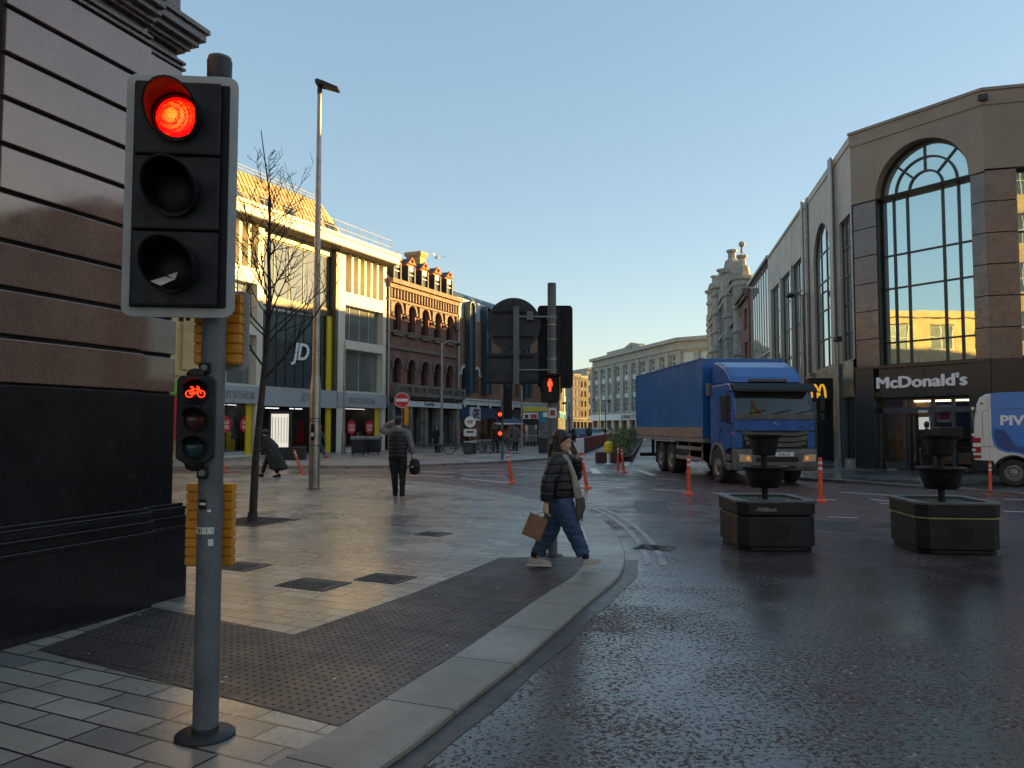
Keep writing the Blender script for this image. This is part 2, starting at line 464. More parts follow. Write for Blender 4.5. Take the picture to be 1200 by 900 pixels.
paving('paving_far', (.32,.29,.27), (.26,.24,.22), (.05,.045,.04), .6, .4, .012, GRID, .25, .6)
paving('paving_right', (.14,.13,.12), (.11,.10,.095), (.03,.03,.03), .6, .4, .012, R(-80), .09, .4)
paving('tactile', (.075,.052,.044), (.052,.038,.033), (.010,.009,.008), .40, .40, .010, GRID, .36, .65, .65, 2.6, spec=.5)
paving('kerb_granite', (.24,.22,.18), (.20,.185,.155), (.14,.13,.12), 50, 50, 0, 0, .3, .65, .3, 1.1, .35)
def asphalt():
    m, nt, b = newmat('asphalt_wet'); L = nt.links; v = texco(nt)
    f1 = noise(nt, v, 30, 4, .7); f2 = noise(nt, v, 95, 3, .6); broad = noise(nt, v, .22, 6, .6); mid = noise(nt, v, 1.3, 5, .6)
    th = math_(nt, 'ADD', math_(nt, 'ADD', math_(nt, 'MULTIPLY', f1, .72), math_(nt, 'MULTIPLY', f2, .28)), math_(nt, 'ADD', math_(nt, 'MULTIPLY', math_(nt, 'SUBTRACT', broad, .5), .40), math_(nt, 'MULTIPLY', math_(nt, 'SUBTRACT', mid, .5), .28)))
    chip = ramp(nt, th, [(.525, 0.0), (.555, 1.0)])
    vo = N(nt, 'ShaderNodeTexVoronoi'); vo.inputs['Scale'].default_value = 55; L.new(v, vo.inputs['Vector'])
    sep = N(nt, 'ShaderNodeSeparateColor'); L.new(vo.outputs['Color'], sep.inputs[0])
    stone = ramp(nt, sep.outputs[0], [(.0, (.03,.020,.018)), (.5, (.066,.036,.031)), (.85, (.10,.056,.048)), (.975, (.14,.10,.09)), (.99, (.48,.46,.42))])
    colr = mixc(nt, chip, (.052,.049,.050), stone)
    colr = mixc(nt, 1, colr, ramp(nt, noise(nt, v, .16, 5), [(.35, .65), (.65, 1.4)]), 'MULTIPLY')
    sp = N(nt, 'ShaderNodeSeparateXYZ'); L.new(v, sp.inputs[0])
    red = ramp(nt, math_(nt, 'ADD', math_(nt, 'MULTIPLY', sp.outputs[1], .04), math_(nt, 'MULTIPLY', mid, .35)), [(.60, 0.0), (.80, 1.0)])
    colr = mixc(nt, math_(nt, 'MULTIPLY', red, .7), colr, mixc(nt, 1, (.12,.063,.055), ramp(nt, f1, [(.3, .6), (.7, 1.4)]), 'MULTIPLY'))
    L.new(colr, b.inputs['Base Color'])
    film = ramp(nt, math_(nt, 'ADD', math_(nt, 'MULTIPLY', broad, .6), math_(nt, 'MULTIPLY', mid, .4)), [(.40, .10), (.60, .30)])
    rr = nt.nodes.new('ShaderNodeMix'); L.new(chip, rr.inputs[0]); L.new(film, rr.inputs[2]); rr.inputs[3].default_value = .66; L.new(math_(nt, 'ADD', rr.outputs[0], math_(nt, 'MULTIPLY', red, .14)), b.inputs['Roughness'])
    L.new(math_(nt, 'SUBTRACT', 1.0, math_(nt, 'MULTIPLY', chip, .75)), b.inputs['Specular IOR Level'])
    h = math_(nt, 'ADD', math_(nt, 'ADD', math_(nt, 'MULTIPLY', chip, .30), math_(nt, 'MULTIPLY', f2, .35)), math_(nt, 'MULTIPLY', noise(nt, v, 5, 4, .6), .8))
    bump(nt, b, h, .45, .008)
asphalt()
def worn(name, c, lo=.42, hi=.58):
    m, nt, b = newmat(name); v = texco(nt)
    colr = ramp(nt, noise(nt, v, 14, 6, .75), [(lo, (.03,.024,.024)), (hi, c)])
    nt.links.new(colr, b.inputs['Base Color']); b.inputs['Roughness'].default_value = .4
worn('paint_worn', (.75,.75,.73), .34, .50); worn('paint_faint', (.36,.34,.31), .40, .56); worn('paint_blue', (.10,.16,.19), .3, .5)
mat('patch', (.022,.016,.017), .45, .3, 6, 0, .5, 90)

mb = MB(); n = 12
mb.quad((-500,-300,ZR), (500,-300,ZR), (500,900,ZR), (-500,900,ZR))
tag(mb.build('road', 'asphalt_wet'), kind='structure')

outer_px = [(440,900),(489,867),(530,834),(574,800),(600,781),(622,763),(655,735),(680,712.5),(695,700),(716,684),(727,674),(733,659),(732,644),(725,629),(715,616),(700,604),(684,595),(660,590),(628,586),(593,578.5),(567,574),(540,570),(500,565.5),(456,562),(400,558),(330,556),(260,555)]
outer = [G(*p).to_2d() for p in outer_px]
def smooth_pl(pl, it=2):
    for _ in range(it):
        q = [pl[0]]
        for a, b in zip(pl, pl[1:]): q += [a*.75+b*.25, a*.25+b*.75]
        q.append(pl[-1]); pl = q
    return pl
outer = [outer[0]+(outer[0]-outer[1]).normalized()*10]+outer
outer.append(Vector((-45, outer[-1].y+1)))
def resample(pl, step):
    out = [pl[0]]; acc = 0
    for a, b in zip(pl, pl[1:]):
        L_ = (b-a).length
        if L_ < 1e-6: continue
        d = (b-a)/L_; s = step-acc
        while s <= L_: out.append(a+d*s); s += step
        acc = (acc+L_) % step
    return out
kl = resample(smooth_pl(outer, 3), .15)
def offset(pl, w):
    o = []
    for i, p in enumerate(pl):
        d = (pl[min(i+1, len(pl)-1)]-pl[max(i-1, 0)]).normalized()
        o.append(p+Vector((-d.y, d.x))*w)
    return o
KW = .46
inner = offset(kl, KW)
# kerb stones, about 0.9 m each, with open joints
kb = MB(); i = 0
while i < len(kl)-8:
    for j in range(i, i+6):
        a, b = kl[j], kl[j+1]; c, d = inner[j+1], inner[j]
        if j == i: a = a.lerp(b, .06); d = d.lerp(c, .06)
        z0, z1 = ZR-.02, .003
        e = .012
        a2, b2 = a.lerp(d, e/KW), b.lerp(c, e/KW)
        kb.quad((a2.x,a2.y,z1), (b2.x,b2.y,z1), (c.x,c.y,z1), (d.x,d.y,z1))
        kb.quad((a.x,a.y,z1-e), (b.x,b.y,z1-e), (b2.x,b2.y,z1), (a2.x,a2.y,z1))
        kb.quad((a.x,a.y,z0), (b.x,b.y,z0), (b.x,b.y,z1-e), (a.x,a.y,z1-e))
    i += 6
tag(kb.build('kerb', 'kerb_granite', nrm=False), kind='structure')
bed = MB()
for j in range(len(kl)-1):
    a, b = kl[j].lerp(inner[j], .04), kl[j+1].lerp(inner[j+1], .04); c, d = inner[j+1], inner[j]
    bed.quad((a.x,a.y,-.009), (b.x,b.y,-.009), (c.x,c.y,-.009), (d.x,d.y,-.009))
    bed.quad((a.x,a.y,ZR-.01), (b.x,b.y,ZR-.01), (b.x,b.y,-.009), (a.x,a.y,-.009))
tag(bed.build('kerb_bed', 'joint_dark', nrm=False), kind='structure')
pv = MB()
ip = inner[::2]
for a, b in zip(ip, ip[1:]):
    if b.y > a.y: pv.quad((-60, a.y, 0), (a.x, a.y, 0), (b.x, b.y, 0), (-60, b.y, 0))
tag(pv.build('pavement', 'paving_slab', nrm=False), kind='structure')
def poly(name, pts, z, m, kind='structure', h=0):
    mb = MB(); P = [(p[0], p[1]) for p in pts]
    if h: mb.prismz(P, z-h, z)
    else: mb.add([(p[0], p[1], z) for p in P], [tuple(range(len(P)))])
    return tag(mb.build(name, m), kind=kind)
# tactile paving: sheet and rows of blisters on the slab grid
tp = [G(44,762), G(180,712), G(344,744), G(480,697), G(586,654), G(655,652)]
near_in = [p for p in inner]
def inner_at(py):
    return min(near_in, key=lambda p: abs(p.y-G(500,py).y)+(0 if p.y < 9.7 else 99))
k0, k1 = inner.index(inner_at(655)), inner.index(inner_at(851))
tpoly = [p.to_2d() for p in tp]+[inner[k]+Vector((-.01,0)) for k in range(k0, k1-1, -1)]
poly('tactile_sheet', tpoly, .004, 'tactile')
def inside(p, pl):
    c = False; n = len(pl)
    for i in range(n):
        a, b = pl[i], pl[(i+1) % n]
        if (a.y > p[1]) != (b.y > p[1]) and p[0] < (b.x-a.x)*(p[1]-a.y)/(b.y-a.y)+a.x: c = not c
    return c
ca, sa = math.cos(-GRID), math.sin(-GRID)
bl = MB()
for i in range(-90, 110):
    for j in range(0, 170):
        u, w = i*.0667+.03, j*.0667+.03
        x, y = u*ca-w*sa, u*sa+w*ca
        if y < 3 or y > 11 or not inside((x, y), tpoly): continue
        if not inside((x+.03, y+.03), tpoly) or not inside((x-.03, y-.03), tpoly) : continue
        bl.lathe([(.0135,.0038),(.009,.0078),(.0001,.0082)], (x,y,0), 7)
tag(bl.build('tactile_blisters', 'tactile', smooth=True, nrm=False), kind='structure')
# far pavements
fl = [G(-700,546.5,ZF), G(240,546.5,ZF), G(460,545.5,ZF), G(530,543,ZF), G(589,540.5,ZF), G(640,537,ZF), G(678,531,ZF), G(684,520,ZF)]
e = fl[-1]; far = Vector((e.x+.12*300, e.y+300, ZF))
poly('pavement_across', [p for p in fl]+[far, (-200, 400), (-200, fl[0].y)], ZF, 'paving_far', h=.2)
kbm = MB()
for a, b in zip(fl, fl[1:]):
    d = (b-a).normalized(); n_ = Vector((-d.y, d.x, 0))*.3
    kbm.quad((a.x-d.y*-.01,a.y,ZF+.004), (b.x,b.y,ZF+.004), (b.x+n_.x,b.y+n_.y,ZF+.004), (a.x+n_.x,a.y+n_.y,ZF+.004))
tag(kbm.build('kerb_edging', 'kerb_granite'), kind='structure')
fr = [G(1400,592,ZF), G(1199,578,ZF), G(1060,568,ZF), G(985,562.5,ZF), G(941,560,ZF)]
fr.append(Vector((fr[-1].x+.05*3, fr[-1].y+4, ZF))); q = fr[-1]; fr.append(Vector((q.x+.183*220, q.y+220, ZF)))
poly('pavement_right', [(60, 12)]+fr+[(200, 240), (200, 12)], ZF, 'paving_right', h=.2)
kbm = MB()
for a, b in zip(fr, fr[1:]):
    d = (b-a).normalized(); n_ = Vector((d.y, -d.x, 0))*.3
    kbm.quad((a.x,a.y,ZF+.004), (b.x,b.y,ZF+.004), (b.x+n_.x,b.y+n_.y,ZF+.004), (a.x+n_.x,a.y+n_.y,ZF+.004))
tag(kbm.build('kerb_edging', 'kerb_granite'), kind='structure')
# markings
mk = MB()
def line(p, q, w, mbx=mk):
    a, b = G(*p, ZR), G(*q, ZR); d = (b-a).normalized(); n_ = Vector((-d.y, d.x, 0))*w/2; z = Vector((0,0,.004))
    mbx.quad(a-n_+z, b-n_+z, b+n_+z, a+n_+z)
for p, q, w in [((985,577),(1054,581),.12),((1020,585),(1053,589),.1),((1030,589.6),(1055,591.5),.1),((972,606),(1007,607),.08),
    ((958,585),(980,586),.12),((1176,585),(1260,588),.12),((1176,599),(1260,603),.12),((763,573.5),(807,576),.13),((833,577.5),(857,579),.13),
    ((695,570),(735,571.3),.14),((748,551),(767,557.5),.25),((732,546),(757,513),.25),((695,549),(700,555),.3),((700,551.5),(752,552),.15),
    ((540,560.7),(596,566),.15),((540,556),(593,558.5),.15),((540,551),(593,550),.2),((240,551.5),(447,551),.18),((240,556),(447,557.5),.15),
    ((470,552),(535,554),.2),((480,557),(532,559),.15),((600,548),(640,549),.2),((606,556),(660,558),.15),((770,561),(800,563),.12),((870,583),(905,585),.12),
    ((1090,574),(1170,580),.1),((1080,598),(1130,603),.08)]:
    line(p, q, w)
tag(mk.build('road_markings', 'paint_worn'), kind='structure')
dl = MB()
k2 = [i for i, p in enumerate(kl) if p.y > 9.2 and p.x > -6]
for off_ in (-.22, -.40):
    o = offset(kl, off_); o2 = offset(kl, off_-.085)
    for i in k2[:-1]:
        dl.quad((o[i].x,o[i].y,ZR+.004), (o2[i].x,o2[i].y,ZR+.004), (o2[i+1].x,o2[i+1].y,ZR+.004), (o[i+1].x,o[i+1].y,ZR+.004))
tag(dl.build('double_kerb_lines', 'paint_faint'), kind='structure')
# gutter strip of darker mastic and square reinstatement patch
mat('gutter_grime', (.034,.028,.026), .38, .5, 5, 0, .4, 60)
gt = MB(); g1 = offset(kl, -.005); g2 = offset(kl, -.20)
for i in range(len(kl)-1):
    if -4 < kl[i].y < 9.5: wa = .8+.08*math.sin(i*.7); p2 = g1[i].lerp(g2[i], wa); q2 = g1[i+1].lerp(g2[i+1], .8+.08*math.sin((i+1)*.7)); gt.quad((g1[i].x,g1[i].y,ZR+.003), (p2.x,p2.y,ZR+.003), (q2.x,q2.y,ZR+.003), (g1[i+1].x,g1[i+1].y,ZR+.003))
tag(gt.build('gutter', 'gutter_grime', nrm=False), kind='structure')
poly('road_patch', [G(880,607,ZR), G(1010,612,ZR), G(1002,622,ZR), G(868,616,ZR)], ZR+.004, 'patch')
poly('road_patch', [G(742,587,ZR), G(778,587,ZR), G(786,601,ZR), G(746,601,ZR)], ZR+.004, 'patch')
poly('cycle_lane', [G(692,546,ZR), G(730,546,ZR), G(752,515,ZR), G(735,515,ZR)], ZR+.003, 'paint_blue')
# covers set in the slabs
def cover(px, py, w, d, label, z=0):
    p = G(px, py, z); t = thing('utility_cover', label, 'manhole cover', (p.x, p.y, z), 'iron covers set in the ground')
    M = Matrix.Translation(p) @ Matrix.Rotation(-GRID, 4, 'Z')
    f = MB(M)
    for a in ((-w/2,-w/2+.02,-d/2,d/2),(w/2-.02,w/2,-d/2,d/2),(-w/2+.02,w/2-.02,-d/2,-d/2+.02),(-w/2+.02,w/2-.02,d/2-.02,d/2)): f.box(*a, -.02, .007)
    f.build('frame', 'iron', t)
    l = MB(M); l.box(-w/2+.022, w/2-.022, -d/2+.022, d/2-.022, -.02, .004)
    k = .055
    for i in range(int((w-.08)/k)):
        for j in range(int((d-.08)/k)):
            x, y = -w/2+.05+i*k, -d/2+.05+j*k
            l.box(x-.014, x+.014, y-.014, y+.014, .004, .009)
    l.build('lid', 'iron', t)
cover(367,685,.62,.45,'largest dark studded iron cover in the wet slabs')
cover(452,678,.52,.42,'studded iron cover between the largest cover and the tactile paving')
cover(508,626,.46,.40,'small iron cover beyond the others, towards the middle of the pavement')
cover(284,664,.50,.45,'iron cover behind the yellow ribbed box on the signal pole')
cover(768,642,.50,.42,'dark iron gully grating in the wet road beside the curved kerb', ZR)
# ---------------------------------------------------------------- building pieces
def wall(mb, x0, x1, z0, z1, y, depth, ops, m=0, mr=None):
    """wall face at y with rectangular openings and reveals of the given depth"""
    xs = sorted({x0, x1, *[min(max(v, x0), x1) for o in ops for v in o[:2]]}); zs = sorted({z0, z1, *[min(max(v, z0), z1) for o in ops for v in o[2:4]]})
    for a, b in zip(xs, xs[1:]):
        run = None
        for c, d in zip(zs, zs[1:]):
            cx, cz = (a+b)/2, (c+d)/2
            op = any(o[0] < cx < o[1] and o[2] < cz < o[3] for o in ops)
            if not op: mb.quad((a,y,c), (b,y,c), (b,y,d), (a,y,d), m)
    mr = m if mr is None else mr
    for a, b, c, d in [o[:4] for o in ops]:
        y1 = y+depth
        mb.quad((a,y,c), (a,y,d), (a,y1,d), (a,y1,c), mr); mb.quad((b,y,c), (b,y1,c), (b,y1,d), (b,y,d), mr)
        mb.quad((a,y,c), (a,y1,c), (b,y1,c), (b,y,c), mr); mb.quad((a,y,d), (b,y,d), (b,y1,d), (a,y1,d), mr)
def shell(mb, x0, x1, z0, z1, y0, y1, m=0):    # the other three walls and the roof of a block whose front is built separately
    mb.quad((x0,y0,z0), (x0,y0,z1), (x0,y1,z1), (x0,y1,z0), m); mb.quad((x1,y0,z0), (x1,y1,z0), (x1,y1,z1), (x1,y0,z1), m)
    mb.quad((x0,y1,z0), (x0,y1,z1), (x1,y1,z1), (x1,y1,z0), m); mb.quad((x0,y0,z1), (x1,y0,z1), (x1,y1,z1), (x0,y1,z1), m)
def arch_fill(mb, cx, zs, r, y0, y1, m=0, n=10):
    for s in (-1, 1):
        pts = [(cx+s*r*math.cos(math.pi/2*i/n), zs+r*math.sin(math.pi/2*i/n)) for i in range(n+1)]+[(cx+s*r, zs+r)]
        mb.prism(pts, y0, y1, m)
def ring(mb, cx, zs, r0, r1, y0, y1, m=0, n=16, a0=0, a1=math.pi):
    A = [a0+(a1-a0)*i/n for i in range(n+1)]
    for a, b in zip(A, A[1:]):
        mb.prism([(cx+r0*math.cos(a), zs+r0*math.sin(a)), (cx+r1*math.cos(a), zs+r1*math.sin(a)), (cx+r1*math.cos(b), zs+r1*math.sin(b)), (cx+r0*math.cos(b), zs+r0*math.sin(b))], y0, y1, m)
def window(parent, M, x0, x1, z0, z1, y, nx=1, nz=1, fr='dark_frame', gl='glass_dark', fw=.06, arch=False, name='window', xs=None, zs=None, th=.07, sill=None):
    f = MB(M); cx = (x0+x1)/2; r = (x1-x0)/2
    zt = z1-r if arch else z1
    f.box(x0, x0+fw, y, y+th, z0, zt); f.box(x1-fw, x1, y, y+th, z0, zt); f.box(x0+fw, x1-fw, y, y+th, z0, z0+fw)
    if arch: ring(f, cx, zt, r-fw, r, y, y+th)
    else: f.box(x0+fw, x1-fw, y, y+th, z1-fw, z1)
    mw = fw*.7
    XS = xs if xs is not None else [x0+(x1-x0)*i/nx for i in range(1, nx)]
    ZS = zs if zs is not None else [z0+(z1-z0)*i/nz for i in range(1, nz)]
    for v in XS:
        zz = zt+math.sqrt(max(0, r*r-(v-cx)**2)) if arch else z1-fw
        f.box(v-mw/2, v+mw/2, y+.004, y+th-.01, z0+fw, zz)
    for v in ZS:
        if not arch or v <= zt: f.box(x0+fw, x1-fw, y+.008, y+th-.014, v-mw/2, v+mw/2)
        else:
            h = math.sqrt(max(0, r*r-(v-zt)**2)); f.box(cx-h, cx+h, y+.008, y+th-.014, v-mw/2, v+mw/2)
    w = f.build(name, fr, parent)
    g = MB(M); yy = y+th*.6
    if arch:
        pts = [(x0,z0), (x1,z0)]+[(cx+r*math.cos(math.pi*i/16), zt+r*math.sin(math.pi*i/16)) for i in range(17)]
        g.add([(p[0], yy, p[1]) for p in pts], [tuple(range(len(pts)))])
    else: g.quad((x0,yy,z0), (x1,yy,z0), (x1,yy,z1), (x0,yy,z1))
    g.build('pane', gl, w, nrm=False)
    if sill:
        s_ = MB(M); s_.box(x0-.06, x1+.06, y-.18, y, z0-.1, z0-.002); s_.build('sill', sill, w)
    return w
def text(name, body, M, w, h, m, parent, ext=.02, bold=.008, sp=1.0, thick=0, shear=0):
    cu = bpy.data.curves.new(name, 'FONT'); cu.body = body; cu.extrude = .5; cu.offset = bold; cu.space_character = sp; cu.resolution_u = 3
    o = bpy.data.objects.new(name, cu); C.objects.link(o); bpy.context.view_layer.update()
    me = bpy.data.meshes.new_from_object(o.evaluated_get(bpy.context.evaluated_depsgraph_get())); bpy.data.objects.remove(o)
    if thick:
        bm = bmesh.new(); n0 = len(me.vertices)
        for k, (dx, dz) in enumerate(((0,0),(thick,0),(thick*.5,thick*.4),(thick*.5,-thick*.4))):
            b0 = len(bm.verts); bm.from_mesh(me); bm.verts.ensure_lookup_table()
            for v in bm.verts[b0:]: v.co.x += dx; v.co.y += dz; v.co.z *= 1-.03*k
        bm.to_mesh(me); bm.free()
    xs = [v.co.x for v in me.vertices]; ys = [v.co.y for v in me.vertices]
    x0, x1, y0, y1 = min(xs), max(xs), min(ys), max(ys)
    off = rootloc(parent)
    for v in me.vertices:   # local: x right, z up, y thickness (towards -y)
        p = Vector(((v.co.x-x0)/(x1-x0)*w+(v.co.y-y0)/(y1-y0)*shear, -v.co.z*2*ext/2, (v.co.y-y0)/(y1-y0)*h)); v.co = M @ p-off
    me.materials.clear(); me.materials.append(M_(m))
    ob = bpy.data.objects.new(name, me); C.objects.link(ob)
    if parent is not None: ob.parent = parent
    return ob
T = Matrix.Translation
def base(F, s=0): return (F.p.x+F.u.x*s, F.p.y+F.u.y*s, 0)

# ---------------------------------------------------------------- polished granite corner building (left foreground)
g0 = G(178,712)
FG = Fac((g0.x, g0.y), (g0.x+.335, g0.y+.942))
t = thing('granite_building', 'polished brown and black granite corner building with a moulded plinth and cornice', 'building', (g0.x, g0.y, 0))
SB, SA = .50, -30
mb = MB(FG.M)
def prof_run(mb, x0, x1, prof, m=0, back=.6):     # profile of (y,z) boxes along x
    for (y, z0, z1) in prof: mb.box(x0, x1, y, back, z0, z1, m)
pl = [(0,0,.64),(-.025,.64,.675),(.015,.675,.74),(-.005,.74,.765),(.03,.765,.82),(.02,.82,.845),(.06,.845,.875)]
prof_run(mb, SA, 0, pl); prof_run(mb, 0, SB, [(y+.08, a, b) for y, a, b in pl])
mb.build('plinth', 'granite_black', t, bevel=.006)
mb = MB(FG.M); mb.box(SA, -.05, .12, .7, .875, 1.908); mb.box(-.05, SB-.08, .20, .7, .875, 1.9); mb.build('dado', 'granite_black', t, bevel=.004)
zc = [1.93, 2.29, 2.65, 3.0, 3.37, 3.72, 4.07, 4.41, 4.77, 5.12]
xw = FG.x(6, 60, .12)
jo = MB(FG.M); jo.box(SA, -.07, .16, .7, 1.9, 5.2); jo.box(-.07, SB-.10, .24, .7, 1.9, 5.2); jo.build('joint', 'joint_dark', t)
mb = MB(FG.M)
for a, b in zip(zc, zc[1:]):
    rs = 0
    xa = -.05
    cuts = [SA, xw-1.3, xa] if a > 3.3 else [SA, xa]
    if a > 3.3: mb.box(SA, xw-1.5, .12, .7, a, b-.035); mb.box(xw, xa, .12, .7, a, b-.035)
    else: mb.box(SA, xa, .12, .7, a, b-.035)
mb.build('wall', 'granite_brown', t, bevel=.008)
mb = MB(FG.M)
for a, b in zip(zc, zc[1:]): mb.box(-.048, SB-.08, .20, .7, a, b-.035)
mb.build('corner_pier', 'granite_brown', t, bevel=.008)
mb = MB(FG.M)   # string course, frieze and cornice stepped around the pier
prof = [(-.02,5.10,5.13),(.01,5.13,5.16),(-.02,5.16,5.19),(.05,5.19,5.28),(-.01,5.28,5.31),(-.05,5.31,5.36),(-.11,5.36,5.42),(-.16,5.42,5.50),(-.19,5.50,5.55),(.03,5.55,6.5)]
k = .12
prof_run(mb, SA, -.05, [(y+k, a, b) for y, a, b in prof], 0, .9)
for y, a, b in prof: mb.box(-.048, SB-.10+max(0,-y+.04)*.8, y+.2, .9, a-.01, b-.01)
for i in range(8): mb.box(-.03+i*.055, -.005+i*.055, .2, .3, 5.62, 5.70)
mb.build('cornice', 'granite_pilaster', t, bevel=.006)
mb = MB(FG.M); mb.box(SA, SB-.12, .5, 16, 0, 17); mb.build('upper_storeys', 'granite_pilaster', t)
window(t, FG.M, xw-1.5, xw, 3.37, 6.4, .3, 2, 3, 'dark_frame', 'glass_dark', .07)

# ---------------------------------------------------------------- JD sportswear shop
uj = Vector((.427,.904)); pj = Vector((-8.5,51.4))
def onJ(px): # world point of the left row line seen at px
    F = Fac(pj, pj+uj); return pj+uj*F.x(px)
FJ = Fac(onJ(237), onJ(451.5)); LJ = FJ.L
xl = lambda px, py=500, yo=0: FJ.x(px, py, yo)
t = thing('sportswear_shop', 'pale rendered sportswear shop with white fins, tall glazing and a bronze metal mansard', 'building', base(FJ))
x1, x2, x3, x4 = xl(299), xl(306), xl(391), xl(400)
HJ = 12.5
mb = MB(FJ.M)
opsL = [(.25,x1,.12,2.8),(.25,x1,3.8,6.45),(.25,x1,7.0,9.2),(.25,x1,10.0,HJ-.05)]
opsR = [(x4+.25,LJ-.35,.12,2.8),(x4+.25,LJ-.35,3.8,6.45),(x4+.25,LJ-.35,7.0,9.2),(x4+.25,LJ-.35,10.0,HJ-.05)]
wall(mb, 0, x2, 0, HJ, 0, .45, opsL); wall(mb, x3+.25, LJ, 0, HJ, 0, .45, opsR)
shell(mb, 0, LJ, 0, HJ, .002, 12)
mb.box(x2, x3+.25, .05, .5, 2.75, 3.75)
mb.box(x2, x3+.25, .3, .5, HJ-.5, HJ)
mb.build('wall', 'ivory_paint', t)
mb = MB(FJ.M); mb.box(-.1, LJ+.25, -.9, .4, HJ, HJ+.62); mb.box(-.1, LJ+.25, -1.0, .4, HJ+.47, HJ+.66); mb.build('cornice', 'ivory_paint', t)
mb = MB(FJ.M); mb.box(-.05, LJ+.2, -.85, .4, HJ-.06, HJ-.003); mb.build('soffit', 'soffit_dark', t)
# vertical fins on the top storey
for (a, b, n) in ((.25, x1, 5), (x4+.25, LJ-.35, 6)):
    for i in range(1, n):
        x = a+(b-a)*i/n; mb = MB(FJ.M); mb.box(x-.1, x+.1, -.02, .44, 10.0, HJ-.06); mb.build('fin', 'ivory_paint', t)
for a, b, z0, z1, n in ((.25,x1,10.0,HJ-.05,5),(x4+.25,LJ-.35,10.0,HJ-.05,6),(.25,x1,7.0,9.2,3),(x4+.25,LJ-.35,7.0,9.2,4),(.25,x1,3.8,6.45,2),(x4+.25,LJ-.35,3.8,6.45,2)):
    window(t, FJ.M, a, b, z0, z1, .45, n, 1, 'light_grey' if z0 < 9 else 'dark_frame', 'glass_dark' if z0 > 9 else 'glass_mid', .08)
# the tall glazed bay
bx = [x2+(x3-x2)*i/8 for i in range(9)]
window(t, FJ.M, x2, x3, 3.76, 8.3, .40, 8, 2, 'dark_frame', 'glass_dark', .09, zs=[6.1])
window(t, FJ.M, x2, x3, 8.75, HJ-.52, .40, 5, 2, 'dark_frame', 'glass_mid', .07, zs=[])
mb = MB(FJ.M); mb.box(x2, x3, .36, .6, 8.3, 8.75); mb.build('transom', 'bronze_post', t)
mb = MB(FJ.M); mb.box(x3+.005, x3+.245, -.05, .44, 3.8, HJ-.06); mb.build('bronze_column', 'bronze_post', t)
for z0, z1 in ((.05, 2.74), (3.76, 8.3)):
    mb = MB(FJ.M); mb.box(x3-.42, x3-.02, .2, .32, z0, z1); mb.build('yellow_post', 'yellow', t)
for x in (x1-.42, LJ-.85):
    mb = MB(FJ.M); mb.box(x, x+.34, .2, .3, .12, 2.8); mb.build('yellow_post', 'yellow', t)
# fascias and lettering
for a, b in ((0.02, x2-.02), (x3+.28, LJ-.02)):
    mb = MB(FJ.M); mb.box(a, b, -.1, -.003, 2.82, 3.72); mb.build('fascia', 'render_grey', t)
mb = MB(FJ.M); mb.box(x2, x3+.25, -.04, .047, 2.72, 3.78); mb.build('fascia', 'render_grey', t)
text('lettering', 'SPORTSWEAR', FJ.M @ T((xl(262,460), -.11, 3.05)), xl(297,460)-xl(262,460), .42, 'letter_steel', t, .05)
text('lettering', 'SPORTSWEAR', FJ.M @ T((xl(407,470), -.11, 3.05)), xl(438,470)-xl(407,470), .40, 'letter_steel', t, .05)
jx0, jx1 = xl(341,430,.3), xl(364,404,.3); jh = FJ.z(350,404,1)-FJ.z(350,430,1)
text('logo_sign', 'JD', FJ.M @ T((jx0, .32, FJ.z(350,430,1.0))), (jx1-jx0)*.82, jh, 'letter_white', t, .06, .012, .92, shear=jh*.22)
text('logo_sign', 'JD', FJ.M @ T((xl(350,470), -.06, 2.98)), (xl(362,470)-xl(350,470))*.85, .55, 'letter_steel', t, .05, .0, .92, shear=.14)
# shop windows with a room behind
def room(x0, x1, z0, z1, y0, y1, parent, M, m='interior_dark', lights=2, lm='bulb_white'):
    mb = MB(M)
    mb.quad((x0,y1,z0),(x1,y1,z0),(x1,y1,z1),(x0,y1,z1)); mb.quad((x0,y0,z0),(x0,y1,z0),(x0,y1,z1),(x0,y0,z1)); mb.quad((x1,y0,z0),(x1,y1,z0),(x1,y1,z1),(x1,y0,z1))
    mb.quad((x0,y0,z1),(x1,y0,z1),(x1,y1,z1),(x0,y1,z1)); mb.quad((x0,y0,z0),(x1,y0,z0),(x1,y1,z0),(x0,y1,z0))
    mb.build('interior', m, parent, nrm=False)
    for i in range(lights):
        x = x0+(x1-x0)*(i+.5)/lights; l = MB(M); l.box(x-.5, x+.5, y0+1.0, y0+1.12, z1-.1, z1-.04); l.build('strip_light', lm, parent)
window(t, FJ.M, .25, x1, .3, 2.8, .35, 2, 1, 'grey_frame', 'shop_glass_dark', .06, name='shop_window')
window(t, FJ.M, x4+.25, LJ-.35, .3, 2.8, .35, 2, 1, 'grey_frame', 'shop_glass_dark', .06, name='shop_window', xs=[LJ-.95])
window(t, FJ.M, x2, x3, .05, 2.74, .9, 5, 1, 'dark_frame', 'shop_glass_dark', .07, name='shop_window')
mb = MB(FJ.M); mb.box(.25, x1, .3, .45, .122, .3); mb.box(x4+.25, LJ-.35, .3, .45, .122, .3); mb.build('stall_riser', 'light_grey', t)
room(.2, x1+.1, .1, 2.85, .46, 4, t, FJ.M, 'interior', 4); room(x4+.2, LJ-.3, .1, 2.85, .46, 4, t, FJ.M, 'interior', 4); room(x2, x3, .05, 2.75, 1.0, 6, t, FJ.M, 'interior', 3)
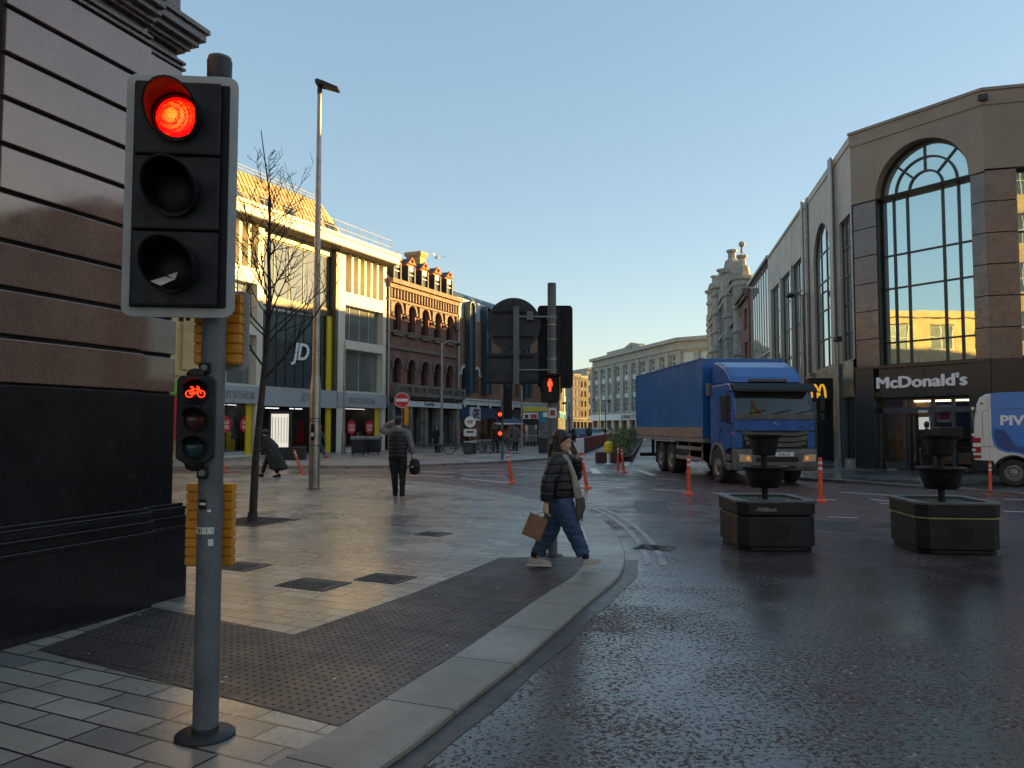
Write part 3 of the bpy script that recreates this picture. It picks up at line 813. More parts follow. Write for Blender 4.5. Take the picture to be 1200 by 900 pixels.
def roundel(x, z, r=.44, y=.30):
    mb = MB(FJ.M); mb.lathe([(.001,-.03),(r,-.03),(r,0),(.001,0)], (x,y,z), 24, axis='y'); o = mb.build('sale_roundel', 'sign_red', None)
    tx = text('lettering', 'SALE', FJ.M @ T((x-r*.62, y-.035, z+.03)), r*1.24, r*.42, 'letter_white', o, .01)
    tx = text('lettering', '50%', FJ.M @ T((x-r*.62, y-.035, z-r*.55)), r*1.24, r*.48, 'letter_white', o, .01)
    return o
for px, lab in ((263,'red SALE 50% roundel in the left shop window, half hidden by the signal pole'), (288,'red SALE 50% roundel in the left shop window beside the yellow post'), (411.5,'red SALE 50% roundel in the right shop window above the grey bins'), (432.5,'red SALE 50% roundel against the yellow post of the right shop window')):
    tag(roundel(xl(px,503,.3), 1.72 if px < 300 else 1.55), lab, 'sale sign', 'red sale roundels in the shop windows')
# window graphic, mannequins, clothes
mb = MB(FJ.M); gx = xl(272,500,.8)
mb.ball((gx,.9,2.3), .2, 10, 1, (1,.4,1.2)); mb.prism([(gx-.45,.4),(gx+.45,.4),(gx+.5,1.6),(gx+.3,2.1),(gx-.3,2.1),(gx-.5,1.6)], .85, .95, 0)
tag(mb.build('cutout_figure', ['cloth_grey','light_grey']), 'grey hooded cut-out figure standing in the left sports shop window', 'display')
for i, px in enumerate((281, 286, 291)):
    x = xl(px,520,.9); mb = MB(FJ.M); mb.prism([(x-.22,.4),(x-.05,.4),(x,.9),(x+.05,.4),(x+.22,.4),(x+.2,1.2),(x-.2,1.2)], .95, 1.15)
    tag(mb.build('clothes_display', ['cloth_grey','black_cloth','light_grey'][i]), ['grey','black','pale grey'][i]+' garments displayed low in the left sports shop window', 'clothes', 'clothes in the shop window')
for i, (px, h) in enumerate(((262.5,.9),(267,1.25),(272,.85))):
    x = xl(px,520,.6); mb = MB(FJ.M); mb.box(x-.16, x+.16, .55, .85, .3, h+.1)
    tag(mb.build('display_plinth', 'yellow', bevel=.01), ['left','tallest, middle','right'][i]+' yellow block of the three at the foot of the left shop window', 'display block', 'yellow display blocks')
for i, (px, m) in enumerate(((347,'red_panel'),(352,'sign_red'),(404,'cloth_blue'),(421,'white'),(427,'cloth_blue'))):
    x = xl(px,515,1.6); mb = MB(FJ.M); mb.box(x-.15, x+.15, 1.5, 1.7, .5 if px < 400 else .7, 2.0 if px < 400 else 1.25)
    tag(mb.build('hanging_clothes', m), ['dark red rail of clothes inside the shop doorway','bright red clothes inside the shop doorway','blue top in the right shop window','white folded top in the right shop window','blue folded top by the yellow post'][i], 'clothes', 'clothes in the shop window')
# mansard and rails
zt = HJ+.66; xr = xl(404,280,1.2)
mb = MB(FJ.M)
A = [(-.1,.7,zt),(xr,.7,zt),(xr-1.2,2.2,zt+2.75),(-.1,2.2,zt+2.75)]
mb.add(A+[(-.1,9,zt),(xr,9,zt),(xr-1.2,9,zt+2.75),(-.1,9,zt+2.75)], [(0,1,2,3),(1,5,6,2),(3,2,6,7),(0,3,7,4)])
mb.build('mansard_roof', 'seam_metal', t)
mb = MB(FJ.M); n = 34
for i in range(n+1):
    x = -.1+(xr-1.25)*i/n; mb.cyl((x,.68,zt),(x,2.18,zt+2.76),.035,.035,4)
mb.build('standing_seams', 'seam_metal', t)
for px in (252, 274, 281+32, 288+52, 374+14, 390):
    x = xl(px, 250, 1.2)
    if x < 0: continue
    f = MB(FJ.M); a, b = .25, 1.15
    def mp(u, w, o): return (u, .7+1.5*w/2.75-.06*o, zt+w+.03*o)
    w_, h0, h1 = .42, .35, 1.35
    f.add([mp(x-w_,h0,1),mp(x+w_,h0,1),mp(x+w_,h1,1),mp(x-w_,h1,1)]+[mp(x-w_,h0,-.5),mp(x+w_,h0,-.5),mp(x+w_,h1,-.5),mp(x-w_,h1,-.5)], [(0,1,2,3),(0,4,5,1),(1,5,6,2),(2,6,7,3),(3,7,4,0)])
    o = f.build('roof_window', 'dark_frame', t)
    g = MB(FJ.M); g.add([mp(x-w_+.06,h0+.06,1.3),mp(x+w_-.06,h0+.06,1.3),mp(x+w_-.06,h1-.06,1.3),mp(x-w_+.06,h1-.06,1.3)], [(0,1,2,3)]); g.build('pane', 'glass_dark', o)
mb = MB(FJ.M)
for z in (zt+.55, zt+1.0): mb.cyl((-.1,-.3,z),(LJ+.1,-.3,z),.022,.022,5)
for i in range(14): x = LJ*i/13; mb.cyl((x,-.3,zt),(x,-.3,zt+1.0),.02,.02,5)
for z in (zt+3.1,zt+3.3): mb.cyl((-.1,2.6,z),(xr-1.3,2.6,z),.02,.02,5)
for i in range(9): x = (xr-1.3)*i/8; mb.cyl((x,2.6,zt+2.7),(x,2.6,zt+3.3),.02,.02,5)
mb.build('roof_rail', 'light_grey', t)

# ---------------------------------------------------------------- neighbour to the left of the shop (golden, mostly hidden)
FN = Fac(onJ(237)-uj*34, onJ(237)-uj*.15)
t = thing('sandstone_building', 'cream stone building with a lime green band, left of the sports shop', 'building', base(FN))
mb = MB(FN.M); ops = []
for i in range(9):
    for j in range(2): ops.append((1.2+i*3.6, 3.2+i*3.6, 4.6+j*3.0, 6.6+j*3.0))
ops += [(1.0+i*5.4, 5.4+i*5.4, .3, 3.0) for i in range(6)]
wall(mb, 0, FN.L, 0, 10.4, 0, .3, ops); shell(mb, 0, FN.L, 0, 10.4, .002, 12); mb.box(-.1, FN.L, -.35, .1, 10.1, 10.6); mb.box(-.05, FN.L, -.12, -.003, 4.0, 4.25)
for i in range(10): mb.box(.2+i*3.6, .6+i*3.6, -.15, -.003, 4.3, 10.05)
mb.build('wall', 'gold_stone', t)
for o in ops: window(t, FN.M, o[0], o[1], o[2], o[3], .3, 2, 2, 'white_board', 'glass_dark', .07)
mb = MB(FN.M); mb.box(0, FN.L-.1, -.2, -.003, 3.1, 3.75); mb.build('fascia', 'lime', t)
mb = MB(FN.M); mb.box(FN.L-1.9, FN.L-1.2, -.3, -.204, 1.0, 2.9); mb.build('poster', 'sign_red', t)

# ---------------------------------------------------------------- red brick arcaded building
FB = Fac(onJ(452), onJ(535.5)); LB = FB.L
t = thing('victorian_building', 'red brick building with tiers of round arched windows, slate mansard and a stone chimney', 'building', base(FB))
zb = lambda py: FB.z(495, py)
ops = []; nb = 5; pad = .35; bw = (LB-2*pad)/nb
Z = dict(top0=zb(397), top1=zb(362), a0=zb(452), a1=zb(423.5), str0=zb(411), corn=zb(343), gr=zb(477))
arch = []
for i in range(nb):
    cx = pad+bw*(i+.5); hw = bw*.27
    arch.append((cx, hw))
    ops.append((cx-hw, cx+hw, Z['top0'], Z['top1'])); ops.append((cx-hw, cx+hw, Z['a0'], Z['a1']))
gops = [(.9,2.2,.2,3.0),(3.0,4.2,.2,3.0),(5.1,6.3,.2,3.0),(7.0,LB-.8,.1,3.0)]
mb = MB(FB.M)
wall(mb, 0, LB, 3.2, Z['corn'], 0, .35, ops); shell(mb, 0, LB, 0, Z['corn'], .002, 11)
for (cx, hw) in arch:
    for z1 in (Z['top1'], Z['a1']): arch_fill(mb, cx, z1-hw, hw-.002, .003, .34)
mb.build('wall', 'red_brick', t)
mb = MB(FB.M); wall(mb, 0, LB, 0, 3.2, -.15, .5, gops); mb.box(0, LB, -.15, 0, 3.2, 3.25)
for x in (.25, 2.45, 4.5, 6.5, LB-.65): mb.box(x, x+.4, -.3, -.153, .1, 3.1); mb.box(x-.06, x+.46, -.36, -.153, 0.05, .35); mb.box(x-.06, x+.46, -.36, -.153, 2.95, 3.15)
mb.build('ground_floor', 'stone_dirty_shaded', t)
mb = MB(FB.M)
for (cx, hw) in arch:
    for z0, z1 in ((Z['top0'], Z['top1']), (Z['a0'], Z['a1'])):
        ring(mb, cx, z1-hw, hw+.004, hw+.20, -.10, .05, 0, 12)
        for s in (-1, 1): 
            a = cx+s*(hw+.13); mb.box(a-.1, a+.1, -.12, -.003, z1-hw-.22, z1-hw-.02)
mb.box(0, LB, -.12, -.003, Z['str0']-.18, Z['str0']+.06); mb.box(0, LB, -.16, -.003, Z['str0']+.9, Z['str0']+1.0)
mb.box(0, LB, -.5, .3, Z['corn'], Z['corn']+.3); mb.box(0, LB, -.28, -.003, Z['corn']-.3, Z['corn']-.003); mb.box(0, LB, -.18, -.003, Z['corn']-1.15, Z['corn']-1.0)
for i in range(nb*5): x = .25+(LB-.5)*i/(nb*5-1); mb.box(x-.07, x+.07, -.24, -.003, Z['corn']-.95, Z['corn']-.35)
for i in range(nb+1): x = pad+bw*i; mb.box(x-.13, x+.13, -.22, -.006, Z['top1']-.75, Z['corn']-1.2); mb.ball((x,-.2,Z['top1']-.95), .17, 8)
mb.build('stone_trim', 'stone_trim', t)
mb = MB(FB.M)
for (cx, hw) in arch:
    mb.box(cx-hw-.15, cx+hw+.15, -.2, .1, Z['top0']-.12, Z['top0']-.003)
    mb.box(cx-hw-.12, cx+hw+.12, -.2, -.1, Z['str0']+1.0, Z['str0']+1.12)
    for i in range(6): x = cx-hw+2*hw*i/5; mb.cyl((x,-.12,Z['str0']+1.1),(x,-.12,Z['top0']-.12),.06,.06,6)
mb.build('window_balustrade', 'stone_trim', t)
mb = MB(FB.M); z0, z1 = zb(466), zb(454)
mb.box(.1, LB-.1, -.75, 0, z0, z0+.25); mb.box(.1, LB-.1, -.8, -.65, z1-.12, z1+.04)
for i in range(26): x = .2+(LB-.4)*i/25; mb.cyl((x,-.7,z0+.25),(x,-.7,z1-.1),.05,.05,6)
for i in range(6): x = .2+(LB-.4)*i/5; mb.box(x-.12, x+.12, -.82, -.58, z0+.1, z1+.1)
for i in range(20): x = .3+(LB-.6)*i/19; mb.box(x-.06, x+.06, -.6, -.15, z0-.18, z0-.003)
mb.build('balcony', 'stone_dirty_shaded', t)
mb = MB(FB.M); xa = FB.x(478,474,-.5); mb.box(xa, LB-.1, -.5, -.16, zb(477.5), zb(471)); mb.build('sign_band', 'white_board', t)
text('lettering', 'Connollys', FB.M @ T((FB.x(497,475,-.5), -.51, zb(476.5))), FB.x(509,475,-.5)-FB.x(497,475,-.5), .3, 'lettering_blue', t, .03)
for o in ops: window(t, FB.M, o[0], o[1], o[2], o[3], .3, 1, 2, 'dark_frame', 'glass_old', .07, arch=True)
for o in gops: window(t, FB.M, *o, .25, 1, 2, 'dark_frame', 'glass_dark', .08, zs=[2.3])
zk = Z['corn']+.3
mb = MB(FB.M); mb.add([(0,.1,zk),(LB,.1,zk),(LB,1.3,zk+1.9),(0,1.3,zk+1.9),(0,9,zk),(LB,9,zk),(LB,9,zk+1.9),(0,9,zk+1.9)], [(0,1,2,3),(1,5,6,2),(3,2,6,7),(0,3,7,4)]); mb.build('mansard_roof', 'slate', t)
mb = MB(FB.M); mb.box(0, LB*.62, 1.2, 1.6, zk+1.85, zk+1.98); mb.build('ridge_stone', 'ochre_stone', t)
for i, (cx, hw) in enumerate(arch):
    mb = MB(FB.M); w = .48
    mb.box(cx-w, cx-w+.13, -.02, .9, zk, zk+1.35); mb.box(cx+w-.13, cx+w, -.02, .9, zk, zk+1.35); mb.box(cx-w, cx+w, .1, 1.2, zk+1.35, zk+1.5, 1)
    mb.prism([(cx-w-.05,zk+1.5),(cx+w+.05,zk+1.5),(cx,zk+2.0)], -.06, .12, 1); mb.prism([(cx-w-.02,zk+1.5),(cx+w+.02,zk+1.5),(cx,zk+1.95)], .123, 1.0, 0); mb.ball((cx,-.1,zk+1.72), .14, 8, 1)
    d = mb.build('dormer', ['slate','terracotta'], t)
    g = MB(FB.M); g.quad((cx-w+.13,.12,zk+.05),(cx+w-.13,.12,zk+.05),(cx+w-.13,.12,zk+1.35),(cx-w+.13,.12,zk+1.35)); g.build('pane', 'glass_dark', d)
    g = MB(FB.M); g.box(cx-w+.13, cx+w-.13, .06, .11, zk+.7, zk+.76); g.box(cx-w+.13, cx+w-.13, .07, .115, zk+1.0, zk+1.35); g.build('blind', 'white_board', d)
cxx = FB.x(494, 330, 1.0)
mb = MB(FB.M); mb.box(cxx-.38, cxx+.42, .9, 2.1, zk+.5, FB.z(494,301,1)); zc_ = FB.z(494,301,1); mb.box(cxx-.44, cxx+.48, .82, 2.18, zc_, zc_+.12); mb.box(cxx-.5, cxx+.54, .76, 2.24, zc_+.12, zc_+.35)
mb.box(cxx-.43, cxx+.47, .84, 2.16, zc_-.7, zc_-.6)
mb.build('chimney', 'ochre_stone', t)
mb = MB(FB.M); mb.cyl((.1,-.12,3),(.1,-.12,Z['corn']-.3),.06,.06,8); mb.cyl((LB-.12,-.2,0),(LB-.12,-.2,Z['corn']-.3),.08,.08,8); mb.build('downpipe', 'light_grey', t)

# ---------------------------------------------------------------- brown brick arcade with blue glazed towers
FA = Fac(onJ(536), onJ(641)); LA = FA.L
t = thing('brown_brick_building', 'long brown brick building with blue glazed towers, white arched windows and a white shop band', 'building', base(FA))
za = lambda px, py: FA.z(px, py)
zwh0, zwh1, ztop = za(545,476), za(545,469), za(540,372)
xs_ = [FA.x(p, 450) for p in (543.5, 558.5, 574, 590, 606, 622)]
ops = [(x-.33, x+.33, za(545,460), za(545,431)) for x in xs_]
mb = MB(FA.M); gops = [(.5+i*3.2, 3.0+i*3.2, .15, 3.0) for i in range(int((LA-1)/3.2))]
wall(mb, 0, LA, 0, ztop, 0, .3, ops+gops); shell(mb, 0, LA, 0, ztop, .002, 14)
for o in ops: arch_fill(mb, (o[0]+o[1])/2, o[3]-.33, .328, .003, .29)
mb.build('wall', 'brown_brick', t)
mb = MB(FA.M)
for o in ops: ring(mb, (o[0]+o[1])/2, o[3]-.33, .335, .56, -.06, .05); mb.box(o[0]-.25,o[0]-.006,-.05,-.003,o[3]-.55,o[3]-.33); mb.box(o[1]+.006,o[1]+.25,-.05,-.003,o[3]-.55,o[3]-.33)
xx = [0]+[v for o in ops for v in (o[0]-.25, o[1]+.25)]+[LA]
for a, b in zip(xx[::2], xx[1::2]): mb.box(a, b, -.04, -.003, ops[0][3]-.62, ops[0][3]-.42)
mb.build('white_surrounds', 'white_board', t)
for o in ops: window(t, FA.M, *o, .22, 2, 3, 'blue_frame', 'glass_dark', .06, arch=True)
for o in gops: window(t, FA.M, *o, .25, 2, 1, 'dark_frame', 'shop_glass_dark', .07, name='shop_window')
room(.3, LA-.3, .1, 3.1, .34, 3.5, t, FA.M, 'interior_warm', 5, 'bulb_warm')
mb = MB(FA.M); mb.box(0, LA, -.5, -.003, zwh0+.1, zwh1); mb.box(0, LA, -.6, -.003, zwh1, zwh1+.12)
for i in range(9): mb.box(.1+i*(LA-.6)/8, .4+i*(LA-.6)/8, -.56, -.52, zwh0-.1, zwh1-.003)
mb.build('shop_band', 'white_board', t)
def fas(px0, px1, m, h=1.0, y=-.3):
    mb = MB(FA.M); mb.box(FA.x(px0), FA.x(px1), y, -.006, zwh0-h, zwh0-.06); return mb.build('fascia', m, t)
fas(536,546,'shop_blue'); fas(546.3,558,'white_board',1.15,-.4); fas(558.3,576,'shop_blue'); fas(576.3,587,'purple'); fas(587.3,612,'dark_grey'); fas(612.3,628,'green_panel'); fas(628.3,640,'sign_red')
text('lettering', 'GIVE', FA.M @ T((FA.x(548.5), -.42, zwh0-1.0)), FA.x(556.5)-FA.x(548.5), .8, 'purple', t, .02, .03)
mb = MB(FA.M)
for i in range(22):
    x = LA*i/22; mb.box(x+.03, x+LA/22-.03, .1, .2, ztop, ztop+1.6)
mb.build('parapet_panels', 'white_cladding', t)
mb = MB(FA.M); mb.prismx([(.3,ztop),(.3,ztop+1.55),(.7,ztop+2.1),(1.6,ztop+2.5),(3,ztop+2.6),(12,ztop+2.6),(12,ztop)], 0, LA); mb.build('curved_roof', 'blue_frame', t)
for px in (553, 572, 597, 618):
    x = FA.x(px, 420, -.4); zt2 = za(px, 354 if px < 560 else 360)
    mb = MB(FA.M); 
    for s in (-.42, .42): mb.box(x+s-.07, x+s+.07, -.5, .3, 4.3, zt2-.55)
    ring(mb, x, zt2-.55, .35, .5, -.5, .3, 0, 12)
    o = mb.build('glazed_tower', 'blue_tower', t)
    g = MB(FA.M); g.box(x-.35, x+.35, -.3, .1, 4.3, zt2-.55); g.cyl((x,-.3,zt2-.55),(x,.1,zt2-.55),.35,.35,20); g.build('pane', 'glass_mid', o)
    g = MB(FA.M)
    for i in range(9): z = 4.5+i*(zt2-5.2)/9; g.box(x-.35, x+.35, -.33, -.303, z, z+.06)
    g.build('glazing_bar', 'blue_tower', o)

# ---------------------------------------------------------------- left row after the bend
bend = onJ(641.2); 
def onL(px):   # the street beyond the bend
    F = Fac(bend, bend+Vector((.11,.994))); return bend+Vector((.11,.994))*F.x(px)
def block(name, label, F, H, m, nx, floors, win, fr='white_board', gl='glass_dark', base_h=3.6, dep=12, cornice=None, sill=None, y=.25, shop='shop_glass_dark', shopm='dark_frame', winfrac=.5, fas=None, pil=None, top=1.2, cat='building', group=None, wfz=.62):
    t = thing(name, label, cat, base(F), group)
    mb = MB(F.M); ops = []; fh = (H-base_h-top*.6)/floors; bw = F.L/nx
    for i in range(nx):
        for j in range(floors):
            c = bw*(i+.5); w = bw*winfrac/2; ops.append((c-w, c+w, base_h+fh*(j+.16), base_h+fh*(j+.16+wfz)))
    gop = [(bw*i+bw*.12, bw*(i+1)-bw*.12, .15, base_h-.9) for i in range(nx)]
    wall(mb, 0, F.L, 0, H, 0, y, ops+gop); shell(mb, 0, F.L, 0, H, .002, dep); mb.build('wall', m, t)
    for o in ops: window(t, F.M, *o, y, 2, 2 if win < 2 else win, fr, gl, .07, sill=sill)
    for o in gop: window(t, F.M, *o, y, 1, 1, shopm, shop if shop != 'shop_glass_dark' else 'glass_dark', .08, name='shop_window')
    if cornice: mb = MB(F.M); mb.box(-.02, F.L+.02, -.45, -.003, H-.35, H+.05); mb.box(-.02, F.L+.02, -.25, -.006, H-.6, H-.353); mb.box(-.01, F.L+.01, -.2, -.003, base_h-.2, base_h); mb.build('cornice', cornice, t)
    if fas: mb = MB(F.M); mb.box(.1, F.L-.1, -.2, -.003, base_h-.85, base_h-.21); mb.build('fascia', fas, t)
    if pil:
        mb = MB(F.M)
        for i in range(nx+1): mb.box(bw*i-.18, bw*i+.18, -.2, -.003, base_h+.02, H-.62)
        mb.build('pilasters', pil, t)
    return t
Lp = [641.3, 652, 660, 669]
FL = [Fac(onL(a), onL(b)-Vector((.01,.1))) for a, b in zip(Lp, Lp[1:])]
block('dark_brick_building', 'dark brick shop building past the long brown building, with a yellow and blue shop front', FL[0], 11.5, 'brown_brick', 5, 3, 2, cornice='stone_dirty_shaded', fas='sign_yellow')
block('grey_office_building', 'grey building of close vertical ribs behind the pedestrian signal', FL[1], 12.6, 'stone_portland', 9, 3, 2, pil='stone_pale', cornice='stone_portland', fas='teal')
block('pale_row_building', 'pale narrow shop building at the far end of the left row', FL[2], 11.6, 'white_cladding', 6, 3, 2, fas='shop_blue')
# closing the street
for i, (a, b, Y, H, m, lab, fr_, gl_) in enumerate([(655,671,185,13.5,'slate','dark low building in the distance behind the pedestrian signal','dark_frame','glass_dark'), (671.2,680,178,13.8,'stone_dirty_shaded','narrow stone building at the end of the street, walls darkened as shade, panes glowing as sun glints','white_board','window_sun_glint'),  # emissive panes imitate sun reflections; darker walls stand in for missing shade
        (680.2,688,182,13.6,'stone_dirty_shaded','narrow stone building with pale glazing and walls darkened as shade, beside the sun-glint one at the street end','blue_frame','glass_mid'), (688.2,702,188,16,'stone_portland','brownish stone building half behind the department store','white_board','glass_mid')]):
    A = PY(a,500,Y); B = PY(b,500,Y+1)
    block('distant_building', lab, Fac((A.x,A.y), (B.x,B.y)), H, m, 2, 4, 2, fr=fr_, gl=gl_, cornice='stone_portland', group='buildings closing the street')

# ---------------------------------------------------------------- department store
Ycor = 130; c0 = PY(796, 500, Ycor); lft = PY(694.5, 500, 172); rgt = PY(838, 500, 126)
t = thing('department_store', 'long pale Portland stone department store with tall window bays and a white fascia', 'building', (c0.x, c0.y, 0))
FD = Fac((lft.x, lft.y), (c0.x, c0.y)); FD2 = Fac((c0.x, c0.y), (rgt.x, rgt.y))
HD = FD.z(794, 397)
for F, n in ((FD, 10), (FD2, 2)):
    mb = MB(F.M); bw = F.L/n; ops = []
    for i in range(n):
        if F is FD: ops.append((bw*(i+.2), bw*(i+.8), 4.6, HD-2.6))
        else:
            for z in (4.6, 8.4, 12.0): ops.append((bw*(i+.15), bw*(i+.85), z, z+2.3))
    gop = [(bw*(i+.1), bw*(i+.9), .2, 3.0) for i in range(n)]
    wall(mb, 0, F.L, 0, HD, 0, .5, ops+gop)
    if F is FD: shell(mb, 0, F.L, 0, HD-.01, .5, 20)
    mb.box(-.4 if F is FD else 0, F.L+.4, -.6, -.003, HD-.5, HD+.15); mb.box(0, F.L, -.3, -.006, HD-1.9, HD-1.6); mb.box(0, F.L, -.3, -.006, 4.15, 4.5)
    if F is FD:
        mb.box(F.L*.2, F.L*.62, .2, 1, HD+.15, HD+.9); c = FD.x(741,430); mb.prism([(c-5,HD+.1),(c+5,HD+.1),(c+3,HD+.9),(c,HD+1.5),(c-3,HD+.9)], -.3, .6); mb.ball((c,-.3,HD+.8), .5, 10)
        for i in range(n+1):
            if i % 3 == 0: mb.box(bw*i-.7, bw*i+.7, -.25, -.006, 4.6, HD-2)
    mb.build('wall', 'stone_portland', t)
    for o in ops:
        window(t, F.M, *o, .5, 2, 9 if F is FD else 3, 'white_board', 'glass_mid', .2)
        if F is FD:
            for z in (7.4, 10.9): mb = MB(F.M); mb.box(o[0], o[1], .3, .49, z, z+.9); mb.build('spandrel', 'white_board', t)
    for o in gop: window(t, F.M, *o, .45, 2, 1, 'mid_grey', 'glass_mid', .12, name='shop_window')
    mb = MB(F.M); mb.box(0, F.L, -.5, -.007, 3.1, 4.15) if False else mb.box(0, F.L, -.7, -.007, 2.9, 4.12); mb.build('fascia', 'white', t)
text('lettering', 'DUNNES STORES', FD.M @ T((FD.x(728,490,-.7), -.72, 3.1)), FD.x(752,490,-.7)-FD.x(728,490,-.7), .85, 'letter_green', t, .05)
# ---------------------------------------------------------------- corner restaurant (right)
A0 = Vector((13.0, 29.0)); HM = 12.75
A1 = Vector((15.67, 25.05)); ur = Vector((.18,.983)).normalized()
FMf = Fac(A0, A1)                        # arched front
FMc = Fac(A1, A1+Vector((.967,-.254))*16)   # face to the side street
def onR(px):
    F = Fac(A0, A0+ur); return A0+ur*F.x(px)
P1 = onR(943)
FMs = Fac(P1, A0)                        # side towards the main street, far end first
t = thing('restaurant_building', 'corner building with a huge arched grid window above a dark clad fast food restaurant front', 'building', (A0.x, A0.y, 0))
LF = FMf.L
fx = lambda px, py=300, yo=0: FMf.x(px, py, yo)
fz = lambda px, py, yo=0: FMf.z(px, py, yo)
ax0, ax1 = fx(1027.5,300), fx(1138,300); acx = (ax0+ax1)/2; ar = (ax1-ax0)/2
zw0 = fz(1080, 424); zsp = fz(1080, 216); zg1 = fz(1025, 430)      # window foot, springing, top of dark base
zpan = zsp-.1
mb = MB(FMf.M)
wall(mb, 0, LF, zpan, HM, 0, .5, [(ax0, ax1, zpan, zsp+ar)])
arch_fill(mb, acx, zsp, ar-.004, .002, .5, 0, 16)
mb.box(-.02, LF+.02, -.04, .3, HM-.45, HM+.02); mb.box(-.05, LF+.05, -.09, .3, HM+.02, HM+.12)
mb.build('upper_wall', 'panel_beige', t)
mb = MB(FMf.M)
for a, b in ((0.02, ax0-.03), (ax1+.03, LF-.02)):
    z = zg1
    while z < zpan-.05:
        z2 = min(z+1.05, zpan-.02); mb.box(a, b, .05, .5, z+.012, z2-.012); z = z2
mb.build('pilaster', 'granite_pilaster', t, bevel=.01)
mb = MB(FMf.M); mb.box(.03, ax0-.035, .08, .49, zg1, zpan); mb.box(ax1+.035, LF-.03, .08, .49, zg1, zpan); mb.build('joint', 'joint_dark', t)
mb = MB(FMf.M); mb.box(ax0-.028, ax0, .1, .5, zg1, zpan); mb.box(ax1, ax1+.028, .1, .5, zg1, zpan); mb.build('reveal', 'dark_frame', t)
# arched window: frame, concentric bars and radial bars
f = MB(FMf.M); yw = .38; fw = .07
f.box(ax0, ax0+fw, yw, yw+.1, zw0, zsp); f.box(ax1-fw, ax1, yw, yw+.1, zw0, zsp); f.box(ax0, ax1, yw-.02, yw+.12, zw0-.08, zw0+.02); f.box(ax0+fw, ax1-fw, yw, yw+.1, zsp-.04, zsp+.04)
ring(f, acx, zsp, ar-.12, ar, yw, yw+.1, 0, 24); ring(f, acx, zsp, ar*.66-.035, ar*.66+.035, yw+.004, yw+.09, 0, 20); ring(f, acx, zsp, ar*.36-.04, ar*.36+.03, yw+.004, yw+.09, 0, 16)
for a in (R(45), R(90), R(135)):
    c, s_ = math.cos(a), math.sin(a); w = .035
    f.prism([(acx+c*ar*.36-s_*w, zsp+s_*ar*.36+c*w), (acx+c*ar*.36+s_*w, zsp+s_*ar*.36-c*w), (acx+c*(ar-.05)+s_*w, zsp+s_*(ar-.05)-c*w), (acx+c*(ar-.05)-s_*w, zsp+s_*(ar-.05)+c*w)], yw+.01, yw+.085)
for px in (1042.5, 1058.5, 1100.5, 1119.5): x = fx(px, 330); f.box(x-.035, x+.035, yw+.004, yw+.095, zw0+.02, zsp-.04)
for py in (293, 333.5, 400): z = fz(1080, py-3); f.box(ax0+fw, ax1-fw, yw+.008, yw+.09, z-.03, z+.03)
w = f.build('arched_window', 'dark_frame', t)
g = MB(FMf.M); pts = [(ax0,zw0),(ax1,zw0)]+[(acx+ar*math.cos(math.pi*i/24), zsp+ar*math.sin(math.pi*i/24)) for i in range(25)]
g.add([(p[0], yw+.06, p[1]) for p in pts], [tuple(range(len(pts)))]); g.build('pane', 'glass_sky', w, nrm=False)
# dark base of the front
zs0 = fz(1080, 464.5)
mb = MB(FMf.M); mb.box(0, fx(1025.5,500), -.03, .5, .05, zg1); mb.box(fx(1137,500), LF, -.03, .5, .05, zg1); mb.box(fx(1025.5)+.003, fx(1137)-.003, .04, .5, zs0, zg1-.05); mb.box(0, LF, -.06, -.033, zg1-.07, zg1+.03)
mb.build('dark_cladding', 'cladding', t)
mb = MB(FMf.M); xj = fx(1079); mb.box(xj-.01, xj+.01, .033, .0395, zs0, zg1-.06); mb.build('panel_joint', 'joint_dark', t)
text('lettering', "McDonald's", FMf.M @ T((fx(1027,450), .035, fz(1027,456))), fx(1134,445)-fx(1027,450), fz(1080,439)-fz(1080,454), 'letter_white', t, .09, .0, 1.0, thick=.085)
dx0, dx1 = fx(1026), fx(1137)
zt1, zt0 = fz(1080, 477), fz(1080, 483.5)
f = MB(FMf.M)
f.box(dx0, dx1, .28, .4, zt0, zt1); f.box(dx0, dx1, .28, .4, zs0-.1, zs0-.003)
for px in (1026.5, 1055.5, 1089, 1113, 1136): x = fx(px, 520); f.box(x-.06, x+.06, .28, .4, .07, zt0-.003); f.box(x-.05, x+.05, .285, .4, zt1+.003, zs0-.1)
f.box(dx0, fx(1062), .29, .38, .07, .32)
w = f.build('shop_front', 'grey_frame', t)
g = MB(FMf.M); 
for a, b in ((1027,1055),(1089.5,1136)): g.quad((fx(a,520),.34,.32),(fx(b,520),.34,.32),(fx(b,520),.34,zt0),(fx(a,520),.34,zt0))
g.quad((dx0,.34,zt1),(dx1,.34,zt1),(dx1,.34,zs0-.1),(dx0,.34,zs0-.1)); g.build('pane', 'shop_glass_dark', w)
f = MB(FMf.M); a, b = fx(1055), fx(1066); f.box(a+.06, a+.14, .18, .26, .08, zt0-.02); f.box(b-.08, b, .18, .26, .08, zt0-.02); f.box(a+.06, b, .18, .26, .08, .35); f.box(a+.06, b, .18, .26, zt0-.1, zt0-.02)
dr = f.build('sliding_door', 'dark_frame', t)
g = MB(FMf.M); g.quad((a+.14,.22,.35),(b-.08,.22,.35),(b-.08,.22,zt0-.1),(a+.14,.22,zt0-.1)); g.build('pane', 'shop_glass_dark', dr)
mb = MB(FMf.M); mb.box(fx(1067), fx(1078), .2, .26, zt0+.0, zt0+.09); mb.build('door_sensor', 'white_board', t)
room(dx0+.05, dx1-.05, .08, zs0-.05, .42, 4.2, t, FMf.M, 'interior', 4, 'bulb_warm')
